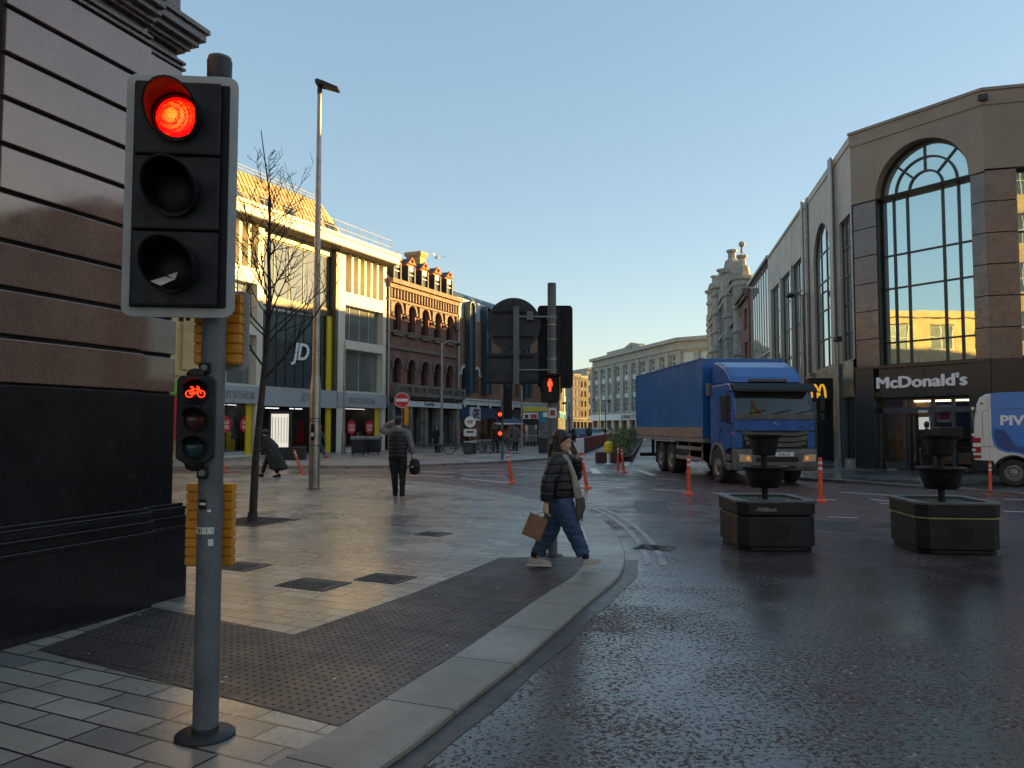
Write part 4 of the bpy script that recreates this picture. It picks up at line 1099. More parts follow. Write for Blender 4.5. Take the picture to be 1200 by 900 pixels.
for px, lb in ((1070,'left ordering kiosk with a lit screen inside the restaurant doorway'), (1083,'right ordering kiosk with a lit screen inside the restaurant doorway')):
    x = fx(px, 520, 1.6); q = FMf.M @ Vector((x,1.6,.08))
    k = thing('ordering_kiosk', lb, 'kiosk', q, 'ordering kiosks inside the restaurant')
    mb = MB(FMf.M); mb.box(x-.36, x+.36, 1.55, 1.75, .5, 2.15); mb.box(x-.12, x+.12, 1.6, 1.7, .08, .5); mb.build('cabinet', 'interior_warm', k, bevel=.03)
    mb = MB(FMf.M); mb.box(x-.26, x+.26, 1.52, 1.545, .95, 1.95); mb.build('screen', 'kiosk_screen', k)
    mb = MB(FMf.M); mb.box(x-.2, x+.2, 1.51, 1.518, 1.3, 1.5); mb.build('menu_band', 'red_panel', k)
q = FMf.M @ Vector((fx(1103,500,.5), .5, 1.7))
k = thing('menu_poster', 'bright menu poster hanging behind the glass right of the restaurant door', 'poster', q)
mb = MB(FMf.M); x = fx(1103,500,.5); mb.box(x-.42, x+.42, .5, .53, 1.75, 2.35); mb.build('board', 'white_board', k)
mb = MB(FMf.M); mb.box(x-.05, x+.3, .485, .497, 1.85, 2.2); mb.build('picture', 'sign_red', k)
# side-street face
mb = MB(FMc.M); zc0 = FMc.z(1180, 196); opc = [(.95+i*3.2, 3.7+i*3.2, zg1+.05, zc0) for i in range(4)]
wall(mb, 0, FMc.L, zc0, HM, 0, .4, []); mb.box(0, FMc.L, -.04, .3, HM-.45, HM+.02); mb.box(0, FMc.L, -.09, .3, HM+.02, HM+.12); mb.quad((0,0,zc0),(FMc.L,0,zc0),(FMc.L,.4,zc0),(0,.4,zc0)); mb.build('upper_wall', 'panel_beige', t)
mb = MB(FMc.M)
for i in range(5):
    z = zg1; a = .0 if i == 0 else 3.7+(i-1)*3.2; 
    while z < zc0-.05:
        z2 = min(z+1.05, zc0-.003); mb.box(a+.02, a+.5 if i else .95, .05, .5, z+.012, z2-.012); z = z2
mb.build('pilaster', 'granite_pilaster', t, bevel=.01)
mb = MB(FMc.M); mb.box(0, FMc.L, .52, .6, .05, zc0); mb.build('backing_wall', 'dark_frame', t)
for o in opc: window(t, FMc.M, *o, .35, 2, 3, 'dark_frame', 'glass_sky', .08)
mb = MB(FMc.M); mb.box(0, FMc.L, -.03, .5, .05, zg1); mb.build('dark_cladding', 'cladding', t)
mb = MB(FMc.M); mb.box(-.14,.14,-.16,-.042,HM-.33,HM-.12); mb.build('floodlight', 'dark_frame', t, bevel=.01)
# main-street face
sx = lambda px, py=300, yo=0: FMs.x(px, py, yo)
LS = FMs.L
mb = MB(FMs.M)
xa, xb, xc_, xd, xe = sx(948), sx(953), sx(972), sx(977), sx(984)
zh = FMs.z(995, 250)      # head of the strip windows
ac = (xb+xc_)/2; arr = (xc_-xb)/2; zas = FMs.z(962, 266)-arr*.9
ops = [(xb, xc_, 4.2, zas+arr), (xe, LS-.25, 4.2, zh)]
wall(mb, 0, LS, 4.15, HM, 0, .13, ops); arch_fill(mb, ac, zas, arr-.004, .002, .13, 0, 14)
mb.box(0, LS, -.04, .3, HM-.3, HM+.02)
mb.quad((0,0,4.15),(LS,0,4.15),(LS,.5,4.15),(0,.5,4.15))
mb.build('side_wall', 'panel_beige_side', t)
mb = MB(FMs.M); mb.box(xd-.25, xd+.25, -.08, -.003, 4.2, HM+.03); mb.box(xa-.3, xa+.1, -.08, -.003, 4.2, HM+.03); mb.build('side_pier', 'granite_pilaster', t)
mb = MB(FMs.M)
for px in (945, 979, 981): x = sx(px); mb.cyl((x,-.17,4.1),(x,-.17,HM+.04),.07,.07,12)
mb.build('steel_column', 'alu_pipe', t, smooth=True)
window(t, FMs.M, xb, xc_, 4.2, zas+arr, .11, 3, 5, 'dark_frame', 'glass_sky', .1, arch=True)
window(t, FMs.M, xe, LS-.25, 4.2, zh, .11, 3, 5, 'dark_frame', 'glass_sky', .09)
mb = MB(FMs.M); wx0, wx1 = sx(991,520), sx(1004,520)
wall(mb, sx(982), LS-.01, .05, 4.15, -.06, .4, [(wx0, wx1, .35, 2.75)]); mb.quad((sx(982),-.06,4.15),(LS-.01,-.06,4.15),(LS-.01,.5,4.15),(sx(982),.5,4.15))
mb.box(sx(981), sx(984), -.14, -.063, .05, 4.15)
mb.build('dark_cladding', 'cladding_light', t)
window(t, FMs.M, wx0, wx1, .35, 2.75, .08, 2, 1, 'dark_frame', 'shop_glass', .06, name='shop_window')
room(wx0-.1, wx1+.1, .2, 2.9, .42, 2.6, t, FMs.M, 'interior_warm', 2, 'bulb_warm')
mb = MB(FMs.M); ex0, ex1 = .05, sx(981)
wall(mb, ex0, ex1, .05, 4.15, -.02, .9, [(sx(958,520), sx(978,520), .06, 3.0)]); mb.build('side_base', 'cladding', t)
f = MB(FMs.M); a, b = sx(958,520), sx(978,520)
for i in range(5): x = a+.05+(b-a-.1)*i/4; f.box(x-.04, x+.04, .6, .7, .06, 2.7)
f.box(a, b, .58, .72, 2.7, 2.8); f.box(a, b, .5, .8, 2.8, 3.0)
d_ = f.build('side_door', 'grey_frame', t); g = MB(FMs.M); g.quad((a,.66,.06),(b,.66,.06),(b,.66,2.7),(a,.66,2.7)); g.build('pane', 'glass_mid', d_)
# projecting sign box with the golden arches
q = FMs.M @ Vector((sx(962,457,-.6), -.6, 3.2))
k = Vector((q.x, q.y, 0)); Msg = T(PY(948,470,31.5))
pa, pb, pc = PY(948,470,31.5), PY(977,470,31.5), PY(948,443,31.5)
W_, H_ = pb.x-pa.x, pc.z-pa.z
mb = MB(Msg); mb.box(0, W_, 0, .5, 0, H_); sg = mb.build('sign_box', 'dark_frame', t, bevel=.02)
mb = MB(Msg); M0 = (.12+.0)
def arcs(mb, cx, w, h, z0, th):
    for s in (-1, 1):
        c = cx+s*w*.25; n = 14; ow = w*.27; iw = ow-th
        O = [(c-ow*math.cos(math.pi*i/n), z0+h*math.sin(math.pi*i/n)**.75) for i in range(n+1)]
        I = [(c-iw*math.cos(math.pi*i/n), z0+(h-th)*math.sin(math.pi*i/n)**.75) for i in range(n+1)]
        y0 = -.06 if s < 0 else -.063
        for i in range(n): mb.prism([O[i], O[i+1], I[i+1], I[i]], y0, -.003)
arcs(mb, W_*.38, W_*.60, H_*.60, H_*.14, .075)
mb.build('arches_logo', 'arch_gold', sg)
mb = MB(FMs.M); mb.box(.2, LS-.2, .6, 14, 0, HM-.02); mb.build('core', 'dark_frame', t)

# ---------------------------------------------------------------- long stone and glass office on the main street
P2, P3 = onR(903.5), onR(879.5)
F2 = Fac(P2, P1-ur*(-.05)); F3 = Fac(P3, P2-ur*(-.03))
t = thing('office_building', 'beige panelled office building with tall narrow windows and a lower glass curtain wall', 'building', base(F2))
H2 = HM-.05
mb = MB(F2.M); x2_ = lambda px, py=400: F2.x(px, py); n2 = 3
edges = [(x2_(904.5)+.3, x2_(914)-.0), (x2_(917), x2_(927)), (x2_(930), x2_(941))]
zh2 = F2.z(935, 305)
ops = [(a, b, 3.9, zh2) for a, b in edges]
wall(mb, 0, F2.L, 0, H2, 0, .13, ops); shell(mb, 0, F2.L, 0, H2, .002, 12); mb.box(0, F2.L, -.06, .3, H2-.1, H2+.06); mb.build('wall', 'panel_beige_side', t)
mb = MB(F2.M)
for a, b in edges: mb.box(a-.35, a-.1, -.05, -.003, 3.9, zh2+.1)
for x in (x2_(915.5,360), x2_(928.5,330)): mb.box(x-.012, x+.012, -.008, -.003, zh2, H2-.11)
mb.build('stone_mullions', 'granite_pilaster', t)
for o in ops: window(t, F2.M, *o, .11, 2, 4, 'dark_frame', 'glass_sky', .1)
mb = MB(F2.M); mb.box(0, F2.L, -.05, -.003, .05, 3.6); mb.build('dark_cladding', 'cladding', t)
H3 = F3.z(890, 316)
mb = MB(F3.M); mb.box(0, F3.L, .3, 12, 0, H3-.05); mb.box(0, F3.L, -.1, .31, H3-.05, H3+.15); mb.build('curtain_wall_core', 'cladding', t)
window(t, F3.M, 0, F3.L, 6.6, H3-.05, .15, 9, 1, 'alu_pipe', 'glass_mid', .1)
window(t, F3.M, 0, F3.L, 4.7, 6.5, .12, 4, 1, 'dark_frame', 'glass_sky', .08)
window(t, F3.M, 0, F3.L, .4, 4.6, .15, 9, 1, 'dark_frame', 'glass_dark', .1)

# ---------------------------------------------------------------- brown building, then the turreted stone building
P4 = onR(866.5)
F4 = Fac(P4, P3-ur*(-.02)); H4 = F4.z(872, 345)
block('red_stone_building', 'dark red and brown stone building squeezed between the glass offices and the turreted stone building', F4, H4, 'red_brick', 2, 3, 2, cornice='stone_dirty_shaded')
P5 = onR(833)
F5 = Fac(P5, P4-ur*(-.02)); L5 = F5.L
t = thing('turreted_building', 'ornate pale Victorian stone building bristling with turrets, finials and a dark steep roof', 'building', base(F5))
H5 = 15.2; mb = MB(F5.M); nb = 9; bw = L5/nb; ops = []
for i in range(nb):
    for z0, z1 in ((4.6,7.0),(8.0,10.6),(11.4,13.6)): ops.append((bw*(i+.28), bw*(i+.72), z0, z1))
wall(mb, 0, L5, 0, H5, 0, .5, ops); shell(mb, 0, L5, 0, H5, .002, 14)
for i in range(nb+1):
    x = min(max(bw*i, .25), L5-.25); mb.box(x-.25, x+.25, -.35, -.003, 3.6, H5+.2); mb.prism([(x-.3,H5+.2),(x+.3,H5+.2),(x,H5+1.3)], -.38, .1)
for z in (4.0, 7.4, 10.9, 14.2, 15.0): mb.box(0, L5, -.45, -.006, z, z+.3)
for i in range(nb): c = bw*(i+.5); mb.prism([(c-.9,H5),(c+.9,H5),(c,H5+1.5)], -.3, .2)
mb.build('wall', 'stone_pale', t)
for o in ops: window(t, F5.M, *o, .4, 2, 2, 'dark_frame', 'glass_old', .1, arch=True)
def turret(px, Hpy, r, y, kind=0):
    x = F5.x(px, 350, y); ht = F5.z(px, Hpy, y); mb = MB(F5.M)
    z0 = 9 if kind else 3.6
    rr = [(r*.5,z0),(r,z0+1.2),(r,z0+2),(r*1.12,z0+2.1),(r*1.12,z0+2.4),(r,z0+2.5)]
    z = z0+2.5
    while z < ht-4.2: rr += [(r,z+1.6),(r*1.15,z+1.7),(r*1.15,z+1.95),(r,z+2.05)]; z += 2.05
    rr += [(r,ht-2.4),(r*1.25,ht-2.25),(r*1.3,ht-1.95),(r*.95,ht-1.9),(r*.75,ht-1.1),(r*.45,ht-.9),(r*.42,ht-.35),(r*.6,ht-.25),(r*.6,ht-.05),(.01,ht)]
    mb.lathe(rr, (x,y,0), 8); mb.build('turret', 'stone_pale', t)
turret(839, 322, 1.1, .6, 1); turret(848, 314, 1.25, .3); turret(858.5, 290.5, .85, 0); turret(870, 297, .8, .3); turret(877, 372, .55, 0, 1) if False else None
F5x = F5.x(878, 306, 3)
mb = MB(F5.M); x0 = F5.x(862,320,4); x1 = L5+.5; zr0 = H5; zr1 = 1.6+192/900*(F5.M @ Vector((L5-2.2,5,0))).y
mb.add([(x0-6,2,zr0),(L5-.5,2,zr0),(L5-2.2,5,zr1),(x0-3,5,zr1),(x0-6,9,zr0),(L5-.5,9,zr0)], [(0,1,2,3),(1,5,2),(5,4,3,2),(4,0,3),(0,4,5,1)]); mb.build('steep_roof', 'slate', t)
mb = MB(F5.M); a = F5.x(869,290,.3); mb.cyl((a,.3,F5.z(869,297,.3)),(a,.3,F5.z(869,284,.3)),.12,.05,6); mb.ball((a+.25,.3,F5.z(869,287,.3)),.28,8); mb.build('finial', 'stone_pale', t)

# ---------------------------------------------------------------- blocks across the side street and behind the camera (seen in the glass, and they shade the square)
FS = Fac((42, -20), (15, -12))
block('side_street_building', 'tall golden sandstone building mirrored in the right hand corner glass of the restaurant building', FS, 23, 'ashlar_gold', 8, 5, 2, fr='white_board', cornice='stone_trim', dep=12)
FE = Fac(A1+Vector((.967,-.254))*16.05, A1+Vector((.967,-.254))*62)
block('side_street_row', 'stone row building continuing the restaurant frontage along the side street', FE, 13.5, 'ashlar', 14, 3, 2, cornice='stone_trim')
q = A1+Vector((.967,-.254))*60
FZ = Fac((q.x-2, q.y+1), (q.x-8, q.y-26))
block('side_street_end_building', 'brick block closing the far end of the side street', FZ, 13, 'brown_brick', 8, 3, 2, cornice='stone_trim')
# ---------------------------------------------------------------- street furniture
def rrect(w, h, r, n=5):
    pts = []
    for cx, cz, a0 in ((w/2-r,h/2-r,0),(-w/2+r,h/2-r,90),(-w/2+r,-h/2+r,180),(w/2-r,-h/2+r,270)):
        for i in range(n+1): a = R(a0+90*i/n); pts.append((cx+r*math.cos(a), cz+r*math.sin(a)))
    return pts
def visor(mb, c, r, L1, L0, th=.006, m=0, n=28):
    """cowl cut on the slant: long at the top, short below (opens towards -y)"""
    vs = []; fs = []
    for i in range(n):
        a = 2*math.pi*i/n; k = .5+.5*math.sin(a); L_ = L0+(L1-L0)*k
        for rr, y in ((r,0),(r+.004,-L_),(r-th,-L_),(r-th-.002,0)): vs.append((c[0]+rr*math.cos(a), c[1]+y, c[2]+rr*math.sin(a)))
    for i in range(n):
        j = (i+1) % n
        for k in range(4): fs.append((i*4+k, j*4+k, j*4+(k+1) % 4, i*4+(k+1) % 4))
    mb.add(vs, fs, m)
b0 = G(240.5, 862)
t = thing('traffic_light', 'large traffic signal with a lit red lamp on a grey pole beside the granite building', 'traffic light', b0)
px_, py_ = b0.x, b0.y
ztop_ = PY(252, 68, py_).z
mb = MB(); mb.cyl((px_,py_,.0),(px_,py_,ztop_),.064,.060,28); mb.build('pole', 'pole_grey', t, smooth=True)
mb = MB(); mb.lathe([(.15,0),(.15,.012),(.14,.02),(.068,.028),(.066,.05),(.064,.05)], (px_,py_,0), 28); mb.build('base_collar', 'dark_grey', t, smooth=True)
mb = MB(); mb.lathe([(.064,ztop_-.12),(.0655,ztop_-.02),(.05,ztop_+.005),(.001,ztop_+.01)], (px_,py_,0), 28); mb.build('pole_cap', 'dark_grey', t, smooth=True)
hy = py_-.16
c1, c2 = PY(148, 228, hy), PY(275, 232, hy); zt_, zb_ = PY(212, 88, hy).z, PY(212, 372, hy).z
HW, HH = c2.x-c1.x, zt_-zb_; hc = Vector(((c1.x+c2.x)/2, hy, (zt_+zb_)/2))
Mh = T(hc) @ Matrix.Rotation(R(6), 4, 'Z')
mb = MB(Mh); mb.prism(rrect(HW, HH, .055), 0, .012); mb.build('backing_board', 'board_rim', t, bevel=.004)
iw, ih = HW-.085, HH-.10
mb = MB(Mh); mb.prism(rrect(iw, ih, .008), -.006, -.001); bd = mb.build('backing_panel', 'housing', t)
mb = MB(Mh); hw = iw*.90
for i in range(3):
    zc3 = ih/3*(1-i); mb.box(-iw/2+.012, -iw/2+.012+hw, -.045, -.008, zc3-ih/6+.003, zc3+ih/6-.003)
mb.build('signal_head', 'housing_worn', t, bevel=.012, seg=3)
lx = -iw/2+.012+hw/2
lq = Mh @ Vector((lx,-.07,ih/3))-b0; led(lq.x, lq.z)
for i, lm in enumerate(('led_red','housing','housing')):
    zc3 = ih/3*(1-i)
    mb = MB(Mh); mb.lathe([(.128,0),(.128,-.02),(.112,-.022),(.108,-.004),(.104,0)], (lx,-.046,zc3), 32, axis='y'); mb.build('lens_ring', 'housing', t, smooth=True)
    mb = MB(Mh); mb.lathe([(.001,-.03),(.04,-.027),(.08,-.018),(.104,-.002)], (lx,-.048,zc3), 32, axis='y'); o = mb.build('red_lens' if i == 0 else 'lens', lm, t, smooth=True)
    if i: o['label'] = 'unlit dark lens'
    mb = MB(Mh); visor(mb, (lx,-.05,zc3+.0), .128, .20, .02); mb.build('visor', 'housing', t, smooth=True)
for i in range(2):
    mb = MB(); z = hc.z+(.4 if i else -.4); mb.box(px_-.08, px_+.08, hy+.015, py_+.075, z-.02, z+.02); mb.build('bracket', 'dark_grey', t, bevel=.004)
mb = MB(); mb.tube([(px_-.12,hy+.03,zb_+.02),(px_-.12,hy+.03,zb_-.015)], .012, 8); mb.tube([(px_-.085,hy+.03,zb_+.02),(px_-.085,hy+.03,zb_-.012)], .012, 8); mb.build('cable_gland', 'black_plastic', t, smooth=True)
# paper caught in the lowest cowl
pc = Mh @ Vector((lx, -.17, -ih/3-.115))
mb = MB(T(pc)); mb.add([(-.07,0,.025),(.0,-.04,-.005),(.06,-.02,.03),(-.01,.03,.055),(.065,-.015,.05),(.055,.02,.075),(-.0,.03,.06)], [(0,1,2,3),(2,4,5,6)])
tag(mb.build('paper_scrap', 'paper', nrm=False), 'folded scrap of pale paper caught in the lowest cowl of the large signal', 'litter')
# small cycle signal
cy = py_-.10; a, b = PY(210, 490, cy), PY(251, 490, cy); z1, z0 = PY(230, 441, cy).z, PY(230, 543, cy).z
cc = Vector(((a.x+b.x)/2, cy, (z0+z1)/2)); w, h = b.x-a.x, z1-z0
Mc = T(cc) @ Matrix.Rotation(R(16), 4, 'Z')
mb = MB(Mc); mb.prism([(-w/2,-h/2+.03),(-w/4,-h/2),(w/4,-h/2),(w/2,-h/2+.03),(w/2,h/2-.02),(w/2-.02,h/2),(-w/2+.02,h/2),(-w/2,h/2-.02)], -.06, .04); hd = mb.build('cycle_signal_head', 'housing_worn', t, bevel=.008)
mb = MB(Mc); mb.ball((-.01,0,h/2+.01), .045, 14, 0, (1,.8,.7)); mb.ball((-.01,0,-h/2-.005), .045, 14, 0, (1,.8,.8)); mb.build('mounting_cap', 'black_plastic', t, smooth=True)
for z in (h/2+.045, -h/2-.05):
    mb = MB(Mc); mb.box(.005, .06, -.0, .06, z-.028, z+.028); bk = mb.build('clamp_box', 'housing', t, bevel=.005)
    mb = MB(Mc); mb.lathe([(.001,-.012),(.016,-.01),(.018,0)], (.03,-.001,z), 14, axis='y'); mb.build('bolt', 'mid_grey', bk, smooth=True)
mat('lens_dull_red', (.055,.02,.02), .25, .3, 20); mat('lens_dull_green', (.008,.045,.06), .2, .3, 20)
for i, lm in enumerate(('housing','lens_dull_red','lens_dull_green')):
    z = h/3*.95*(1-i)
    mb = MB(Mc); mb.lathe([(.062,0),(.062,-.018),(.052,-.02),(.05,-.004)], (0,-.061,z), 26, axis='y'); mb.build('lens_ring', 'housing', hd, smooth=True)
    mb = MB(Mc); mb.lathe([(.001,-.018),(.03,-.014),(.052,-.002)], (0,-.061,z), 26, axis='y'); mb.build('lens', lm, hd, smooth=True)
    mb = MB(Mc); n = 14; P = []
    for q in range(n+1):
        an = R(20+140*q/n); P.append((math.cos(an), math.sin(an)))
    vs = []; 
    for (c_, s_) in P: vs += [(.064*c_,-.06,z+.064*s_), (.064*c_,-.13*s_-.07,z+.064*s_), (.061*c_,-.13*s_-.07,z+.061*s_), (.061*c_,-.06,z+.061*s_)]
    mb.add(vs, [(k*4+e_, (k+1)*4+e_, (k+1)*4+(e_+1)%4, k*4+(e_+1)%4) for k in range(n) for e_ in range(4)])
    mb.build('hood', 'housing', hd)
mb = MB(Mc @ T((0,-.083,h/3*.95))); k = .8/1000*1.0
def bc(x, z, r):
    for q in range(16):
        a0, a1 = 2*math.pi*q/16, 2*math.pi*(q+1)/16
        mb.cyl((x+r*math.cos(a0),0,z+r*math.sin(a0)),(x+r*math.cos(a1),0,z+r*math.sin(a1)),.003,.003,6)
bc(-.028,-.012,.017); bc(.028,-.012,.017)
for p, q in (((-.028,-.012),(-.014,.014)),((-.014,.014),(.016,.014)),((.016,.014),(.0,-.012)),((0,-.012),(-.014,.014)),((0,-.012),(-.028,-.012)),((.014,.024),(.028,-.012)),((.014,.024),(.006,.026)),((-.014,.014),(-.018,.022)),((-.026,.023),(-.010,.023))):
    mb.cyl((p[0],0,p[1]),(q[0],0,q[1]),.003,.003,6)
mb.build('bicycle_symbol', 'red_signal_far', hd)
# yellow ribbed units on the back of the pole
def ribbed(x0, x1, z0, z1, y0, y1, n, name, parent):
    mb = MB(); 
    for i in range(n):
        a = z0+(z1-z0)*i/n; b = z0+(z1-z0)*(i+1)/n; g_ = .006
        mb.box(x0+g_, x1-g_, y0+g_, y1-g_, a, a+.008); mb.box(x0, x1, y0, y1, a+.008, b)
    return mb.build(name, 'yellow_cover', parent, bevel=.007, seg=2)
ya, yb = py_+.07, py_+.13
p0, p1 = PY(217,620,ya), PY(272,620,ya); ribbed(p0.x, p1.x, PY(245,664,ya).z, PY(245,567,ya).z, ya, yb, 9, 'ribbed_box', t)
p0, p1 = PY(227,390,ya), PY(281,390,ya); ribbed(p0.x, p1.x, PY(245,427,ya).z, PY(245,345,ya).z, ya, yb, 7, 'ribbed_box', t)
zc2 = (PY(245,427,ya).z+PY(245,345,ya).z)/2
mb = MB(T(Vector(((p0.x+p1.x)/2+.012, yb+.005, zc2)))); mb.prism(rrect(p1.x-p0.x+.03, .44, .04), 0, .01); mb.build('rear_board', 'board_rim', t)
# stickers
def sticker(z, a0, a1, h, m, name='sticker', lab=None, k=0):
    mb = MB(); n = 8; r = .0665+k*.0005; vs = []
    for i in range(n+1):
        a = R(a0+(a1-a0)*i/n); vs += [(px_+r*math.cos(a), py_+r*math.sin(a), z), (px_+r*math.cos(a), py_+r*math.sin(a), z+h)]
    mb.add(vs, [(2*i,2*i+2,2*i+3,2*i+1) for i in range(n)]); o = mb.build(name, m, t, nrm=False)
    if lab: o['label'] = lab
    return o
zs_ = PY(240, 590, py_-.06).z
sticker(zs_-.03, -125, -85, .05, 'black_plastic', lab='black sticker with a pale stripe'); sticker(zs_-.008, -120, -88, .012, 'white_board', k=1)
sticker(PY(240,626,py_-.06).z, -140, -50, .035, 'white_board', lab='pale band with green figures')
sticker(PY(240,626,py_-.06).z+.004, -126, -112, .026, 'sticker_green', k=1); sticker(PY(240,626,py_-.06).z+.004, -108, -104, .026, 'sticker_green', k=1)
text('lettering', '12', T((px_+.008, py_-.0665, PY(240,626,py_-.06).z+.006)) @ Matrix.Rotation(R(22),4,'Z'), .035, .024, 'sticker_green', t, .002)
sticker(PY(240,640,py_-.06).z, -75, -52, .035, 'white_board', lab='small torn pale sticker'); sticker(PY(240,600,py_-.06).z, -80, -65, .012, 'white_board')
sticker(PY(240,607,py_-.06).z, -122, -95, .03, 'mid_grey')

# ---- second signal pole with the backs of two signs
b1 = G(647.5, 651); Y = b1.y
t = thing('signal_pole', 'signal pole behind the walking woman carrying two sign backs and a red man', 'signal pole', b1)
zt3 = PY(648,332,Y).z
mb = MB(); mb.cyl((b1.x,Y,0),(b1.x,Y,zt3),.06,.055,20); mb.build('pole', 'pole_grey', t, smooth=True)
mb = MB(); mb.lathe([(.13,0),(.13,.012),(.062,.02)], (b1.x,Y,0), 20); mb.build('base_collar', 'dark_grey', t, smooth=True)
yf = Y+.12
def R2(x0, y0, x1, y1, yy):  # px rect at depth
    a, b = PY(x0,y1,yy), PY(x1,y0,yy); return a.x, b.x, a.z, b.z
x0, x1, z0, z1 = R2(630,358,671,455,yf); w, h = x1-x0, z1-z0
mb = MB(T(((x0+x1)/2, yf, (z0+z1)/2))); mb.prism(rrect(w, h, .05), 0, .012); mb.build('backing_board', 'housing', t)
mb = MB(); mb.box(b1.x+.05, b1.x+.11, yf-.05, yf-.002, z0+.05, z1-.04); mb.box(b1.x-.045, b1.x+.045, yf-.07, yf-.002, z0+.03, z1-.03); mb.build('signal_rear', 'housing_worn', t, bevel=.006)
mb = MB(); 
for i in range(3): zc3 = z0+h*(i+.5)/3; mb.box((x0+x1)/2-.13, (x0+x1)/2+.13, yf+.014, yf+.12, zc3-h/6+.02, zc3+h/6-.02); visor(mb, ((x0+x1)/2, yf+.12, zc3), .1, -.16, -.03)
mb.build('signal_head', 'housing', t)
ys_ = Y-.02
x0, x1, z0, z1 = R2(570,347,633.5,414,ys_); r = (x1-x0)/2; c = ((x0+x1)/2, (z0+z1)/2)
mb = MB(); mb.lathe([(.001,0),(r,0),(r,.008),(.001,.008)], (c[0],ys_,c[1]), 48, axis='y'); rs = mb.build('round_sign', 'sign_back', t)
mb = MB(); mb.box(c[0]-r*.75, c[0]+r*.8, ys_-.02, ys_-.001, c[1]+r*.42, c[1]+r*.42+.025); mb.box(c[0]-r*.75, c[0]+r*.72, ys_-.02, ys_-.001, c[1]-r*.42-.02, c[1]-r*.42); mb.build('stiffening_rail', 'housing', rs)
x0, x1, z0, z1 = R2(569.5,413.5,631,450,ys_)
mb = MB(T(((x0+x1)/2, ys_, (z0+z1)/2))); mb.prism(rrect(x1-x0, z1-z0, .02), 0, .008); pl_ = mb.build('plate_sign', 'sign_back', t)
mb = MB(); mb.box(x0+.03, x1-.06, ys_-.018, ys_-.001, z1-.06, z1-.035); mb.box(x0+.02, x1-.02, ys_-.012, ys_-.001, z0+.012, z0+.03); mb.build('stiffening_rail', 'housing', pl_)
mb = MB(); a = PY(573.5,443.5,ys_); mb.box(a.x, a.x+.07, ys_-.006, ys_-.001, a.z, a.z+.075); mb.build('maker_patch', 'black_plastic', pl_)
xs0, xs1, zs0_, zs1 = R2(601.5,359,608.5,450,ys_-.04)
mb = MB(); mb.box(xs0, xs1, ys_-.06, ys_-.021, zs0_, zs1); 
mb.build('sign_post', 'pole_grey', t)
mb = MB()
for pyy in (372, 434): z = PY(620,pyy,Y).z; mb.cyl((xs1,ys_-.04,z),(b1.x+.06,ys_-.04,z),.010,.010,8)
for pyy in (373, 381, 398, 421, 436): z = PY(620,pyy,Y).z; mb.cyl((b1.x,Y,z-.008),(b1.x,Y,z+.008),.066,.066,18)
mb.build('sign_bracket', 'galv', t)
mb = MB(); a = PY(617,376,Y); mb.box(a.x, a.x+.085, ys_-.07, ys_-.052, a.z, a.z+.11); mb.build('number_plate', 'mid_grey', t)
yp = Y-.10
x0, x1, z0, z1 = R2(634,440.5,655,471,yp); w, h = x1-x0, z1-z0; cx, cz = (x0+x1)/2, (z0+z1)/2
mb = MB(); mb.box(x0, x1, yp, yp+.1, z0, z1); ph = mb.build('pedestrian_signal', 'housing_worn', t, bevel=.012)
mb = MB(); mb.box(x1+.002, x1+.022, yp+.02, yp+.1, z0+.03, z1-.01); mb.build('amber_edge', 'yellow_cover', ph)
mb = MB(T((cx, yp-.006, cz+h*.13)));
for pts in ([(-.014,.0),(.014,.0),(.011,-.075),(.002,-.075),(0,-.03),(-.002,-.075),(-.011,-.075)], [(-.026,.05),(.026,.05),(.03,-.01),(.018,-.01),(.014,.0),(-.014,0),(-.018,-.01),(-.03,-.01)]): mb.prism(pts, -.004, 0)
mb.lathe([(.001,-.004),(.015,-.004),(.015,0)], (0,0,.068), 12, axis='y')
mb.build('red_man', 'red_man', ph)
mb = MB(); mb.prism([(x0-.0,z1+.002),(x1,z1+.002),(x1,z1+.02),(x0,z1+.02)], yp-.09, yp+.02); mb.box(x0-.012,x0-.002,yp-.09,yp+.02,z0+h*.35,z1+.02); mb.box(x1+.024,x1+.034,yp-.09,yp+.02,z0+h*.35,z1+.02); mb.build('hood', 'housing', ph)
mb = MB(); a = PY(648,478,Y-.06); mb.box(b1.x-.05, b1.x+.05, Y-.075, Y-.062, PY(648,490,Y).z, PY(648,478,Y).z); mb.build('sticker', 'white_board', t)
mb = MB(); mb.box(b1.x-.03, b1.x+.03, Y-.08, Y-.0755, PY(648,487,Y).z, PY(648,481,Y).z); mb.build('sticker_print', 'red_panel', t)
# anchor debris beside the pole foot
mb = MB(T(b1+Vector((-.12,.0,.01)))); mb.ball((0,0,.02),.05,8,0,(1,.6,.5)); mb.ball((-.06,-.03,.015),.03,8)
tag(mb.build('leaf_litter', 'iron', smooth=True), 'dark clump of wet litter at the foot of the pole behind the woman', 'litter')

